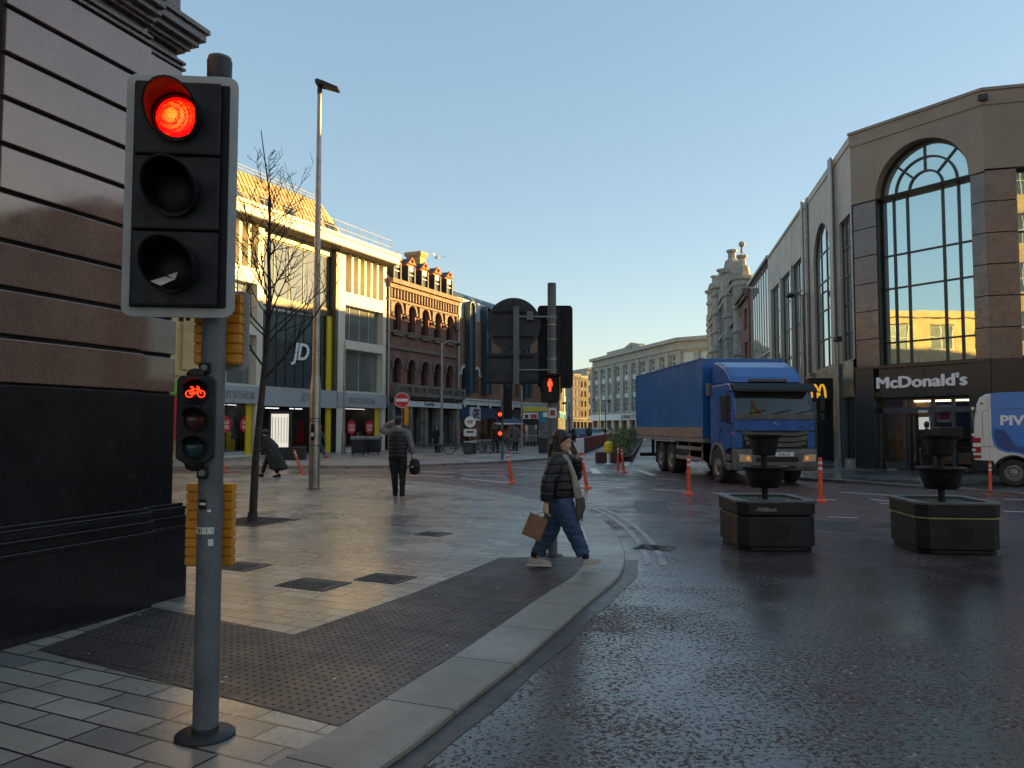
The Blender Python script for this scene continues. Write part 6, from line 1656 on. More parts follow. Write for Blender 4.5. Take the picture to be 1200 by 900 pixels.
# gull
q = PY(511.5,302,60); t = None; mb = MB(T(q)); mb.ball((0,0,0),.12,8,0,(1.9,.7,.7)); mb.add([(-.05,0,.05),(.1,0,.05),(-.1,-.5,.22),(-.2,-.9,.15)],[(0,1,2,3)]); mb.add([(-.05,0,.05),(.1,0,.05),(-.1,.5,.3),(-.2,.9,.2)],[(0,1,2,3)]); mb.add([(.2,0,0),(.9,-.0,.12),(.5,0,.1)],[(0,1,2)])
tag(mb.build('gull', 'white', smooth=False), 'small white gull flying above the red brick building', 'bird')
# ---------------------------------------------------------------- vehicles
def wheel(parent, x, y, z, r, w, side, hub='wheel_rim', name='wheel', tw=None, nuts=8):
    """wheel on an x axle; side = direction the outer face looks"""
    mb = MB(T((x, y, z)) @ Matrix.Rotation(R(90 if side > 0 else -90), 4, 'Y'))
    rr = r*.58
    mb.lathe([(rr,-w/2),(r*.93,-w/2),(r,-w/2+.04),(r,w/2-.04),(r*.93,w/2),(rr,w/2-.01)], (0,0,0), 32); wl = mb.build(name, 'rubber', parent, smooth=True)
    mb = MB(T((x, y, z)) @ Matrix.Rotation(R(90 if side > 0 else -90), 4, 'Y'))
    mb.lathe([(rr,w/2-.01),(rr*.94,w/2-.02),(rr*.85,w/2-.07),(rr*.5,w/2-.06),(rr*.42,w/2+.0),(rr*.2,w/2+.02),(.001,w/2+.02)], (0,0,0), 28)
    for i in range(nuts): a = 2*math.pi*i/nuts; mb.cyl((rr*.66*math.cos(a),rr*.66*math.sin(a),w/2-.075),(rr*.66*math.cos(a),rr*.66*math.sin(a),w/2-.04),rr*.09,rr*.09,6)
    mb.build('rim', hub, wl, smooth=True); return wl
t = thing('lorry', 'large blue box lorry with a roof deflector, waiting beside the right hand kerb', 'lorry', (0,0,0))
CW = 1.15
mb = MB()
arch = [(1.4+.62*math.cos(R(a)), .5+.62*math.sin(R(a))) for a in range(0, 181, 15)]
side = [(0.02,.95),(0.0,1.2),(0.0,1.88),(.20,2.68),(.34,2.84),(.55,2.88),(2.02,2.88),(2.02,.62)]+arch[:1]+arch[1:]+[(.62,.72)]
side = [(0.02,1.02),(0.0,1.2),(0.0,1.88),(.20,2.68),(.34,2.84),(.55,2.88),(2.05,2.88),(2.05,.9)]+[(1.4+.66*math.cos(R(a)), .52+.66*math.sin(R(a))) for a in range(35, 146, 11)]+[(.6,1.02)]
mb.prismx(side, -CW, CW); mb.build('cab', 'truck_blue', t, bevel=.05, seg=3)
mb = MB(); mb.prismx([(.42,2.885),(.6,3.08),(.98,3.36),(1.5,3.55),(2.12,3.58),(2.12,2.885)], -1.06, 1.06); mb.prismx([(2.12,2.9),(2.12,3.5),(2.28,3.5),(2.28,2.9)], -1.0, 1.0); mb.build('wind_deflector', 'truck_blue', t, bevel=.11, seg=4)
mb = MB(); mb.box(-.55,.55,.36,.6,2.90,3.0); mb.build('deflector_step', 'truck_grey', t, bevel=.02)
mb = MB(); mb.add([(-1.0,-.012,1.98),(1.0,-.012,1.98),(.96,.155,2.62),(-.96,.155,2.62)]+[(-1.1,.03,1.98),(-1.05,.19,2.62),(1.1,.03,1.98),(1.05,.19,2.62)], [(0,1,2,3),(4,0,3,5),(1,6,7,2)]); mb.build('windscreen', 'windscreen', t, smooth=True, angle=60, nrm=False)
mb = MB(); mb.prismx([(-.03,1.84),(-.03,1.98),(.02,1.985),(.03,1.84)], -1.12, 1.12); mb.build('wiper_panel', 'truck_grey', t, bevel=.01)
mb = MB()
for s in (-.75,-.05,.6): mb.cyl((s,-.04,1.99),(s+.5,-.0,2.10),.012,.012,6)
mb.build('wiper', 'black_plastic', t)
mb = MB(); mb.prismx([(-.16,2.68),(-.20,2.60),(-.14,2.60),(.28,2.72),(.32,2.86),(.05,2.84)], -1.16, 1.16); mb.build('sun_visor', 'black_plastic', t, bevel=.03)
mb = MB(); mb.box(-1.14,1.14,-.025,.1,1.50,1.53); mb.build('bonnet_seam', 'black_plastic', t)
# star emblem
mb = MB(); 
for q in range(16): a0, a1 = 2*math.pi*q/16, 2*math.pi*(q+1)/16; mb.cyl((.05*math.cos(a0),-.03,1.72+.05*math.sin(a0)),(.05*math.cos(a1),-.03,1.72+.05*math.sin(a1)),.006,.006,6)
for a in (90,210,330): mb.cyl((0,-.03,1.72),(.05*math.cos(R(a)),-.03,1.72+.05*math.sin(R(a))),.007,.003,6)
mb.build('star_emblem', 'chrome', t)
text('lettering', 'Axor', T((.72,-.012,1.60)), .26, .07, 'chrome', t, .005)
mb = MB()    # grille: three swept slats each side of the centre
for (z0, z1, y, hx) in ((1.38,1.47,-.05,.95),(1.22,1.33,-.07,.90),(1.08,1.18,-.09,.86)):
    for s in (-1, 1): mb.add([(0,y-.02,z0),(s*hx*.6,y-.02,z0),(s*hx,y+.03,z0+.06),(s*hx,y+.03,z1+.06),(s*hx*.6,y-.02,z1),(0,y-.02,z1)]+[(0,y+.04,z0),(s*hx*.6,y+.04,z0),(s*hx,y+.06,z0+.06),(s*hx,y+.06,z1+.06),(s*hx*.6,y+.04,z1),(0,y+.04,z1)], [(0,1,2,3,4,5),(11,10,9,8,7,6),(0,6,7,1),(1,7,8,2),(2,8,9,3),(3,9,10,4),(4,10,11,5)])
mb.build('grille', 'truck_grey', t, bevel=.008)
mb = MB(); mb.box(-.92,.92,-.012,.05,1.04,1.49); mb.build('grille_backing', 'black_plastic', t)
mb = MB()
prof = [(-.10,.42),(-.13,.55),(-.13,.9),(-.08,1.03),(.3,1.03),(.3,.42)]
mb.prismx(prof, -1.14, 1.14); mb.build('bumper', 'truck_grey', t, bevel=.035, seg=3)
mb = MB(); mb.box(-.6,.6,-.137,-.10,.66,.80); mb.box(-.5,.5,-.137,-.1,.48,.56); mb.build('bumper_intake', 'black_plastic', t, bevel=.01)
for s in (-1, 1):
    mb = MB(); mb.prism([(s*.72,.66),(s*1.08,.68),(s*1.08,.88),(s*.76,.86)], -.145, -.10); h = mb.build('headlight', 'headlamp_sheen', t, bevel=.01)
    mb = MB(); mb.lathe([(.001,-.006),(.055,-.004),(.07,0)], (s*.98,-.147,.775), 14, axis='y'); mb.build('bulb', 'headlamp_sheen', h)
    mb = MB(); mb.lathe([(.001,-.006),(.045,-.004),(.055,0)], (s*.83,-.147,.77), 14, axis='y'); mb.build('indicator', 'amber_lamp', h)
mb = MB(); mb.box(-.06,.46,-.15,-.131,.82,.93); npz = mb.build('number_plate', 'white', t)
text('lettering', '3363', T((.02,-.152,.84)), .32, .07, 'black_plastic', npz, .003)
for s in (-1, 1):
    g = MB(); X = s*(CW+.004); g.add([(X,.36,1.78),(X,1.12,1.78),(X,1.12,2.52),(X,.52,2.52)], [(0,1,2,3)]); g.build('side_window', 'glass_dark', t, nrm=False)
    mb = MB(); mb.box(s*CW, s*(CW+.005), .30, .31, 1.1, 2.6); mb.box(s*CW, s*(CW+.005), 1.25, 1.26, 1.1, 2.6); mb.box(s*CW, s*(CW+.005), .3, 1.26, 1.55, 1.56) ; mb.build('door_seam', 'black_plastic', t)
    mb = MB(); mb.box(s*CW, s*(CW+.03), 1.08, 1.2, 1.50, 1.54); mb.build('door_handle', 'black_plastic', t, bevel=.005)
    mb = MB(); mb.tube([(s*CW,.15,2.62),(s*(CW+.20),.02,2.60),(s*(CW+.20),.02,1.75),(s*CW,.2,1.72)], .016, 6); mb.build('mirror_arm', 'black_plastic', t)
    mb = MB(); mb.box(s*(CW+.12), s*(CW+.28), -.06, .05, 2.05, 2.50); mb.build('mirror', 'black_plastic', t, bevel=.03); mb = MB(); mb.box(s*(CW+.13), s*(CW+.27), -.05, .04, 1.78, 2.0); mb.build('mirror', 'black_plastic', t, bevel=.03)
    mb = MB(); 
    ww = [(1.4+rr*math.cos(R(a)), .52+rr*math.sin(R(a))) for rr, rng in ((.66, range(-5,186,12)),) for a in rng]+[(1.4+.58*math.cos(R(a)), .52+.58*math.sin(R(a))) for a in range(185,-6,-12)]
    mb.prismx(ww, s*.80, s*(CW+.03)); mb.build('mudguard', 'road_dirt_grey', t)
    mb = MB(); mb.box(s*.9, s*(CW+.01), .32, .72, .42, .62); mb.box(s*.92, s*(CW+.01), .36, .74, .68, .84); mb.build('cab_step', 'truck_grey', t, bevel=.015)
    mb = MB(); mb.box(s*(CW-.05),s*(CW-.01),.05,.12,2.70,2.76); mb.build('marker_lamp', 'amber_lamp', t)
mb = MB(); mb.box(-1.22,-1.02,1.95,2.25,2.55,2.95); mb.build('air_intake', 'truck_grey', t, bevel=.04)
BX, B0, B1 = 1.25, 2.38, 11.1
mb = MB(); mb.box(-BX,BX,B0,B1,1.28,3.74); mb.build('box_body', 'truck_box_blue', t, bevel=.02)
mb = MB()
for s in (-1,1): mb.box(s*BX,s*(BX+.012),B0+.02,B1-.02,1.30,1.62)
mb.build('lower_panel', 'truck_trim_tan', t)
mb = MB(); mb.box(-BX-.01,BX+.01,B0,B1,1.14,1.278); mb.build('floor_rail', 'road_dirt_grey', t, bevel=.01)
mb = MB()
for s in (-1,1):
    mb.box(s*BX-.02,s*BX+.02,B0-.02,B0+.05,1.28,3.76); mb.box(s*BX-.02,s*BX+.02,B1-.05,B1+.02,1.28,3.76); mb.box(s*(BX-.02),s*(BX+.012),B0,B1,3.70,3.76)
mb.build('corner_post', 'truck_blue', t)
mb = MB(); 
for s in (-1,1): mb.box(s*.42-.05,s*.42+.05,.5,B1-.1,.78,1.05)
mb.box(-.8,.8,1.3,1.5,.45,.6); mb.cyl((-.9,4.2,.75),(-.9,5.6,.75),.28,.28,16); mb.box(.6,1.1,4,5.4,.5,1.0); mb.box(-1.0,1.0,6.1,6.3,.45,.6); mb.box(-1.0,1.0,7.5,7.7,.45,.6); mb.build('chassis', 'black_plastic', t, bevel=.01)
for s in (-1,1):
    mb = MB()
    for z in (.55,.88): mb.box(s*1.16,s*1.20,2.75,5.55,z,z+.12)
    for y in (2.8,4.1,5.45): mb.box(s*1.12,s*1.159,y,y+.07,.55,1.12)
    mb.build('side_guard', 'road_dirt_grey', t, bevel=.006)
    wheel(t, s*1.02, 1.4, .52, .52, .30, s, 'wheel_rim'); wheel(t, s*.95, 6.2, .52, .52, .5, s, 'wheel_rim'); wheel(t, s*.95, 7.55, .52, .52, .5, s, 'wheel_rim')
    mb = MB(); mb.box(s*.7,s*1.2,8.2,8.24,.28,.95); mb.build('mudflap', 'rubber', t)
mb = MB(); mb.box(-1.2,1.2,10.7,10.8,.42,.56); mb.box(-.7,-.6,10.7,10.8,.56,1.14); mb.box(.6,.7,10.7,10.8,.56,1.14); mb.build('underrun_bar', 'black_plastic', t)
t.location = (7.30, 21.35, ZR); t.rotation_euler = (0,0,R(4.2))

# van, seen from its side
t = thing('panel_van', 'white panel van wrapped in blue with PIVOT lettering, parked by the restaurant', 'van', (0,0,0))
H = 2.42; Wv = 1.95
top = [(0.03,.50),(0.0,.62),(.0,1.05),(.03,1.7),(.10,2.15),(.17,2.32),(.32,2.41),(.8,2.45),(4.1,2.45),(4.45,2.36),(5.05,1.75),(5.75,1.42),(5.9,1.1),(5.92,.5)]
def warch(cx): return [(cx+.43*math.cos(R(a)), .36+.43*math.sin(R(a))) for a in range(18, 163, 12)]
mb = MB(); mb.prism(top+warch(4.85)+warch(.88), 0, Wv); mb.build('body', 'van_white', t, bevel=.045, seg=3)
wrap = [(.42,2.425),(.42,1.30),(.46,1.08),(.58,.94),(.74,.88),(.86,.88)]+[(.88+.52*math.cos(R(a)), .36+.52*math.sin(R(a))) for a in (80,60,45,30)]+[(1.5,.60),(4.2,.60),(4.3,1.7),(4.4,2.25),(4.1,2.425)]
mb = MB(); mb.prism(wrap, -.004, .002); mb.prism([(x,z) for x,z in ((.42,2.40),(4.1,2.40),(4.1,2.452),(.8,2.452),(.42,2.43))], .0025, Wv-.05); mb.build('blue_wrap', 'van_blue', t)
sw = [(.72,1.45),(.95,1.05),(1.3,1.0),(2.2,1.2),(3.4,1.0),(4.2,1.05),(4.2,.602),(1.5,.602),(1.34,.74),(1.2,.86),(1.0,.90),(.72,.93),(.54,1.06),(.47,1.3),(.48,1.5)]
mb = MB(); mb.prism(sw, -.007, -.0045); mb.build('navy_swoosh', 'van_navy', t)
text('lettering', 'PIVOT', T((.62,-.012,1.58)), 1.08, .27, 'letter_white', t, .004, .008, thick=.06)
mb = MB(); mb.prism([(-.02,.36),(.44,.36),(.47,.55),(.44,.66),(-.02,.68)], -.012, Wv+.012); mb.prism([(1.33,.30),(4.4,.30),(4.4,.55),(1.30,.55)], -.012, Wv+.012)
mb.build('lower_trim', 'black_plastic', t, bevel=.02)
mb = MB(); 
mb.prism([(.88+.45*math.cos(R(a)), .36+.45*math.sin(R(a))) for a in range(0,181,15)]+[(.88+.42*math.cos(R(a)), .36+.42*math.sin(R(a))) for a in range(180,-1,-15)], -.01, .3); mb.build('wheel_arch', 'black_plastic', t)
mb = MB(); mb.box(.2,5.7,.08,Wv-.08,.28,.5); mb.build('underbody', 'black_plastic', t)
for y0 in (-.004,):
    mb = MB(); mb.box(.36,.364,y0,.0,.7,2.3); mb.box(.0,3.2,-.009,-.0075,1.02,1.03); mb.box(.6,3.2,-.009,-.0075,2.02,2.03); mb.build('panel_seam', 'mid_grey', t)
    mb = MB(); P_ = [(.22,1.25),(.22,1.9),(.27,1.98),(.36,1.98)]
    for a, b in zip(P_, P_[1:]): mb.cyl((a[0],-.002,a[1]),(b[0],-.002,b[1]),.006,.006,5)
    mb.build('recess_seam', 'mid_grey', t)
for (z0, z1, m) in ((1.12,1.26,'lamp_red_lens'),(1.02,1.115,'white'),(.86,1.015,'lamp_red_lens'),(.80,.855,'white_board'),(.72,.795,'lamp_red_lens')):
    mb = MB(); mb.box(-.012,.17,-.014,.08,z0,z1); mb.build('tail_light', m, t, bevel=.006)
mb = MB(); mb.lathe([(.001,-.01),(.03,-.01),(.035,0)], (.22,0,2.16), 16, axis='y'); mb.build('fuel_cap', 'mid_grey', t)
mb = MB(); mb.box(-.02,.0,.15,.9,1.5,2.1); mb.box(-.02,.0,1.05,1.8,1.5,2.1); mb.build('rear_window', 'glass_dark', t)
mb = MB(); 
for z in (.9,1.3,2.0): mb.box(-.03,.05,-.02,.05,z,z+.07)
mb.build('door_hinge', 'van_white', t)
for x in (.88, 4.85):
    for s, y in ((-1,.12),(1,Wv-.12)):
        mb = MB(T((x,y,.36)) @ Matrix.Rotation(R(90 if s < 0 else -90), 4, 'X')); r = .35; rr = .21; w = .22
        mb.lathe([(rr,-w/2),(r*.94,-w/2),(r,-w/2+.03),(r,w/2-.03),(r*.94,w/2),(rr,w/2-.01)], (0,0,0), 32); wl = mb.build('wheel', 'rubber', t, smooth=True)
        mb = MB(T((x,y,.36)) @ Matrix.Rotation(R(90 if s < 0 else -90), 4, 'X')); mb.lathe([(rr,w/2-.01),(.19,w/2-.03),(.16,w/2-.02),(.12,w/2-.05),(.10,w/2-.01),(.04,w/2+.0),(.001,w/2)], (0,0,0), 24)
        for i in range(12): a = 2*math.pi*i/12; mb.cyl((.14*math.cos(a),.14*math.sin(a),w/2-.045),(.14*math.cos(a),.14*math.sin(a),w/2-.02),.014,.014,6)
        mb.build('rim', 'wheel_rim', wl, smooth=True)
mb = MB(); mb.prism([(4.5,1.6),(5.0,1.62),(4.55,2.2),(4.45,2.2)], -.008, Wv+.008); mb.build('cab_window', 'glass_dark', t)
q = PY(1140,500,20.45); t.location = (q.x, 20.45, ZF); t.rotation_euler = (0,0,R(-34))

# distant cars
def car_proto():
    t = thing('car', '', 'car', (0,0,0))
    mb = MB(); mb.prismx([(0,.35),(0,.7),(.15,.85),(1.0,.95),(4.0,.95),(4.2,.8),(4.2,.35)], -.88, .88); mb.build('body', 'mid_grey', t, bevel=.08)
    mb = MB(); mb.prismx([(.95,.93),(1.55,1.38),(3.1,1.42),(3.9,.93)], -.72, .72); mb.build('cabin', 'glass_dark', t, bevel=.06)
    mb = MB(); mb.prismx([(1.55,1.385),(1.6,1.43),(3.0,1.46),(3.1,1.42)], -.70, .70); mb.build('roof', 'mid_grey', t, bevel=.02)
    for s in (-1,1):
        for y in (.8,3.4): mb = MB(); mb.cyl((s*.7,y,.32),(s*.9,y,.32),.32,.32,16); mb.build('wheel', 'rubber', t)
        mb = MB(); mb.box(s*.6-.12,s*.6+.12,-.02,.05,.62,.74); mb.build('headlight', 'white', t)
    return t
mat('car_white', (.6,.6,.6), .3); mat('car_black', (.02,.02,.025), .3); mat('car_silver', (.35,.36,.37), .3); mat('car_blue', (.03,.05,.12), .3)
cp = car_proto()
for i, (px, Y, rz, m, lab) in enumerate([(684,80,5,'car_blue','dark blue car above the end of the red barrier, leftmost distant car'),(697,86,-8,'car_white','white car, the leftmost white one above the red barrier'),(704,92,80,'car_black','black car seen side on between the two white vehicles'),(715,96,85,'car_white','white car side on, right of the black car above the red barrier'),(724,104,80,'car_silver','silver car nearest the blue lorry in the distance')]):
    w = cp if i == 0 else copy_tree(cp); w.location = (PY(px,500,Y).x, Y, ZR); w.rotation_euler = (0,0,R(rz)); w['label'] = lab; w['group'] = 'cars in the distance'
    for ch in w.children:
        if ch.name.startswith(('body','roof')):
            ch.data = ch.data.copy(); ch.data.materials[0] = M_(m)
# ---------------------------------------------------------------- people
from mathutils import noise as mnoise
def chain(mb, pts, k=7, n=12):
    """pts: (x,y,z,rx,ry[,rz]) ellipsoids strung along a path"""
    for a, b in zip(pts, pts[1:]):
        d = math.dist(a[:3], b[:3]); k = max(2, int(d/max(.008, min(.035, .55*min(a[3],a[4],b[3],b[4])))))
        for i in range(k+1):
            t_ = i/k; q = [a[j]*(1-t_)+b[j]*t_ for j in range(5)]
            mb.ball(q[:3], 1, n, 0, (q[3], q[4], min(q[3],q[4],.085)))
def limb(mb, pts, n=12):
    """pts: (Vector, r): round cones"""
    for (p, r), (q, s) in zip(pts, pts[1:]): mb.cyl(p, q, r, s, n)
    for p, r in pts: mb.ball(p, r, n)
def organic(mb, name, m, parent, vox=.008, sm=4, fn=None):
    o = mb.build(name, m, parent, nrm=False)
    md = o.modifiers.new('r', 'REMESH'); md.mode = 'VOXEL'; md.voxel_size = vox
    s_ = o.modifiers.new('s', 'SMOOTH'); s_.iterations = sm; s_.factor = .6
    bpy.context.view_layer.update()
    me = bpy.data.meshes.new_from_object(o.evaluated_get(bpy.context.evaluated_depsgraph_get()))
    o.modifiers.clear(); old = o.data; o.data = me; bpy.data.meshes.remove(old)
    if fn:
        ns = [v.normal.copy() for v in me.vertices]
        for v, n_ in zip(me.vertices, ns): v.co = v.co+n_*fn(v.co)
    for p in me.polygons: p.use_smooth = True
    return o
V = Vector
def hand(mb, w, d, side, L=.17, curl=.6, spread=1, thumb=1):
    """palm from the wrist w along d, four unequal fingers curling towards 'side', thumb off the side"""
    d = d.normalized(); s_ = side.normalized(); ax = d.cross(s_).normalized()
    pl = w+d*L*.48
    limb(mb, [(w, .024), (w+d*L*.2, .03), (pl, .033)], 8)
    for i in range(4):
        o = (i-1.5)*.019; b = pl+ax*o; l = L*(.46,.52,.48,.38)[i]
        a1 = (d+s_*curl*.6).normalized(); a2 = (d*.6+s_*curl*1.3).normalized(); a3 = (d*.1+s_*curl*1.6).normalized()
        q1 = b+a1*l*.45; q2 = q1+a2*l*.32; q3 = q2+a3*l*.23
        limb(mb, [(b,.0105),(q1,.0095),(q2,.0085),(q3,.007)], 7)
    tb = w+d*L*.22+ax*(-.03)*thumb; t1 = tb+(d*.6-ax*.6*thumb+s_*.5)*L*.22; t2 = t1+(d*.8+s_*.5)*L*.2
    limb(mb, [(tb,.014),(t1,.012),(t2,.009)], 7)
def person(spec):
    """spec in local coordinates: faces +x, left is +y; parts are children of the person"""
    J = spec['J']; vox = spec.get('vox', .009); big = spec.get('big', 1); t = thing('person', spec['label'], 'person', (0,0,0)); 
    if 'group' in spec: t['group'] = spec['group']
    hy = spec.get('head_yaw', 0); hp = spec.get('head_pitch', 0)
    H = V(J['head']); k = spec.get('hs', 1)
    MH = T(H) @ Matrix.Rotation(R(hy),4,'Z') @ Matrix.Rotation(R(hp),4,'Y') @ Matrix.Scale(k,4)
    # one continuous body
    b = MB(); 
    hb = MB(MH); hb.ball((-.008,0,.02), 1, 20, 0, (.092,.074,.098)); hb.ball((.018,0,-.045), 1, 16, 0, (.066,.054,.072)); hb.ball((.052,0,-.088), 1, 12, 0, (.026,.026,.022))
    hb.ball((.078,0,-.018), 1, 8, 0, (.012,.010,.022)); hb.ball((.088,0,-.028), 1, 8, 0, (.013,.012,.010)); hb.ball((.070,0,-.058), 1, 8, 0, (.013,.022,.010))
    for s in (-1,1): hb.ball((.060,s*.032,-.03),1,8,0,(.016,.018,.018)); hb.ball((.0,s*.075,-.015),1,8,0,(.018,.008,.030)); hb.ball((.066,s*.03,.022),1,8,0,(.012,.024,.008))
    b.v += hb.v; o_ = 0; b.f += hb.f; b.m += hb.m
    N_ = V(J['neck']); C_ = V(J['chest']); P_ = V(J['pelvis'])
    limb(b, [(N_, .055), (MH @ V((-.02,0,-.06)), .052)])
    tw = spec.get('tw', 1)
    chain(b, [(*P_, .10, .135*tw), (*((P_+C_)/2), .09, .12*tw), (*C_, .10, .145*tw), (*(C_*.35+N_*.65), .07, .12*tw), (*N_, .05, .06)])
    for s in 'LR':
        sh, el, wr = V(J['sh'+s]), V(J['el'+s]), V(J['wr'+s]); limb(b, [(sh,.05),(sh.lerp(el,.5),.045),(el,.036),(wr,.025)])
        limb(b, [(C_*.4+N_*.6, .05), (sh, .05)])
        hd = J.get('hand'+s) or (wr-el); hand(b, wr, V(hd), V(J.get('curl'+s, (1,0,0))), curl=J.get('ck'+s, .6), thumb=(1 if s == 'R' else -1), L=.165*k)
        hi, kn, an = V(J['hi'+s]), V(J['kn'+s]), V(J['an'+s]); limb(b, [(P_,.09),(hi,.085),(hi.lerp(kn,.5),.07),(kn,.05),(kn.lerp(an,.35),.047),(an,.034)])
        td = V(J['toe'+s]).normalized(); limb(b, [(an,.034),(an+V((0,0,-.045))-td*.02,.03),(an+V((0,0,-.05))+td*.13,.026)])
    organic(b, 'body', spec.get('skin', 'skin'), t, vox, 3)
    # face
    for s in (-1,1):
        e = MB(MH); e.ball((.0665,s*.029,.003), .0115, 10); eo = e.build('eye', 'eye_white', t, smooth=True)
        e = MB(MH); e.ball((.0745,s*.029,.003), .0048, 8); e.build('iris', 'eye_dark', eo, smooth=True)
        e = MB(MH); e.ball((.078,s*.031,.020), 1, 8, 0, (.006,.019,.0035)); e.build('eyebrow', 'hair_dark', t, smooth=True)
    e = MB(MH); e.ball((.079,0,-.056), 1, 10, 0, (.005,.018,.004)); e.ball((.0785,0,-.062), 1, 10, 0, (.005,.015,.0045)); e.build('mouth', 'lips', t, smooth=True)
    # trousers
    tr = spec.get('trouser', (.10,.075,.062)); g_ = MB()
    chain(g_, [(P_.x,P_.y,P_.z+.10,.118*big,.15*big), (*P_,.125*big,.16*big)])
    for s in 'LR':
        hi, kn, an = V(J['hi'+s]), V(J['kn'+s]), V(J['an'+s]); cu = an+(kn-an)*spec.get('cuff', .1)
        limb(g_, [(P_+V((0,(hi.y-P_.y)*.5,-.02)),.115*big),(hi,tr[0]*1.08),(hi.lerp(kn,.5),tr[0]),(kn,tr[1])])
        g_.cyl(kn, cu, tr[1], tr[2], 14)
    am = spec.get('fold', .008)
    organic(g_, 'trousers', spec['trouser_m'], t, vox, 3, lambda c: am*mnoise.noise(V((c.x*9+c.z*14, c.y*9, c.z*22)))*1.6)
    # top
    tp_ = MB(); tr_ = spec['top']   # list of (z, rx, ry, dx)
    chain(tp_, [(J['pelvis'][0]*(1-(q[0]-P_.z)/(N_.z-P_.z))+N_.x*(q[0]-P_.z)/(N_.z-P_.z)+q[3], P_.y, q[0], q[1], q[2]) for q in tr_], 8, 16)
    sl = spec.get('sleeve', (.085,.07,.055))
    if spec.get('sleeves', True):
        for s in 'LR':
            sh, el, wr = V(J['sh'+s]), V(J['el'+s]), V(J['wr'+s]); we = el.lerp(wr, .93)
            limb(tp_, [(sh,sl[0]),(sh.lerp(el,.5),sl[0]*.97),(el,sl[1]),(el.lerp(we,.5),sl[1]*.98)]); tp_.cyl(el.lerp(we,.5), we, sl[1]*.98, sl[2], 14)
            limb(tp_, [(C_*.35+N_*.65, sl[0]), (sh, sl[0])])
    q_ = spec.get('quilt', 0)
    def qf(c):
        f = am*.8*mnoise.noise(c*7)
        if q_: ph = (c.z/q_) % 1; f += -.009*math.exp(-((min(ph,1-ph))/.08)**2)+.002*math.sin(ph*math.pi)
        return f
    organic(tp_, spec.get('top_name','jacket'), spec['top_m'], t, vox, 3, qf)
    # shoes
    for s in 'LR':
        an = V(J['an'+s]); td = V(J['toe'+s]).normalized(); up = V((0,0,1)) if abs(td.z) < .9 else V((1,0,0)); lat = up.cross(td).normalized(); up = td.cross(lat).normalized()
        Ms = Matrix(((td.x,lat.x,up.x,an.x),(td.y,lat.y,up.y,an.y),(td.z,lat.z,up.z,an.z),(0,0,0,1)))
        h = J.get('ah', .085); m_ = MB(Ms); fl = spec.get('shoe_l', 1)
        chain(m_, [(-.03*fl,0,-h+.045,.045,.040),(.05*fl,0,-h+.042,.045,.043),(.12*fl,0,-h+.034,.040,.044),(.165*fl,0,-h+.028,.034,.036)], 5, 10); chain(m_, [(-.012,0,-.035,.045,.040),(-.012,0,-.002,.044,.040)], 3, 10)
        so = organic(m_, 'shoe', spec['shoe_m'], t, .007, 2)
        m_ = MB(Ms); out = [(-.075,0),(-.068,.03),(-.03,.040),(.05,.042),(.12,.047),(.17,.040),(.20,.018),(.205,0),(.20,-.018),(.17,-.040),(.12,-.047),(.05,-.042),(-.03,-.040),(-.068,-.03)]
        m_.prismz([(a*fl,b_) for a, b_ in out], -h-.0, -h+.024); m_.build('sole', spec.get('sole_m','sole'), so, bevel=.006)
    hr = MB(MH); spec['hair'](hr); organic(hr, 'hair', spec.get('hair_m','hair_dark'), t, vox*.8, 3, lambda c: .003*mnoise.noise(V((c.x*70,c.y*70,c.z*5))))
    t.location = spec['loc']; t.rotation_euler = (0,0,R(spec.get('yaw',0)))
    return t
def short_hair(mb): mb.ball((-.018,0,.038),1,14,0,(.096,.082,.094)); mb.ball((-.045,0,-.01),1,12,0,(.06,.074,.075))
def bob(mb):
    mb.ball((-.026,0,.038),1,18,0,(.102,.090,.092)); mb.ball((-.058,0,-.03),1,16,0,(.070,.090,.120))
    for s in (-1,1): chain(mb, [(-.015,s*.074,.02,.036,.02),(-.03,s*.084,-.09,.040,.022),(-.05,s*.082,-.16,.038,.028)],5,10)
    chain(mb, [(-.09,0,-.04,.05,.09),(-.10,0,-.16,.045,.085)],5,12)
    chain(mb, [(.052,-.052,.058,.024,.02),(.066,0,.064,.018,.03),(.052,.052,.058,.024,.02)],5,8)
# walking woman with phone
wl = Vector((.535, 8.75, 0))
spec = dict(label='woman in black quilted jacket and jeans striding past with a phone at her face', loc=wl, vox=.008, big=1.06, head_yaw=-30, head_pitch=6, hs=1.12,
    J=dict(pelvis=(.0,0,.80), chest=(.015,0,1.10), neck=(.01,0,1.27), head=(.045,0,1.425),
        shL=(.05,.17,1.20), elL=(.20,.22,1.03), wrL=(.205,.09,1.25), handL=(-.25,-.20,1), curlL=(-.7,-.5,.15), ckL=.7,
        shR=(-.05,-.18,1.20), elR=(-.14,-.25,.98), wrR=(-.16,-.25,.76), handR=(-.05,0,-1), curlR=(.6,.3,-.2), ckR=1.1,
        hiL=(-.02,.085,.76), knL=(-.09,.09,.42), anL=(-.285,.09,.105), toeL=(1,.03,-.05),
        hiR=(.03,-.085,.76), knR=(.15,-.10,.43), anR=(.285,-.11,.125), toeR=(1,-.08,.22)),
    trouser=(.118,.098,.078), trouser_m='denim', cuff=.18, fold=.007, top_m='puffer_navy', top_name='quilted_jacket', quilt=.098,
    top=[(1.27,.085,.10,.0),(1.19,.135,.19,.01),(1.05,.168,.215,.02),(.92,.185,.225,.025),(.84,.175,.215,.02)], sleeve=(.092,.080,.062), shoe_m='sneaker', hair=bob)
wt = person(spec)
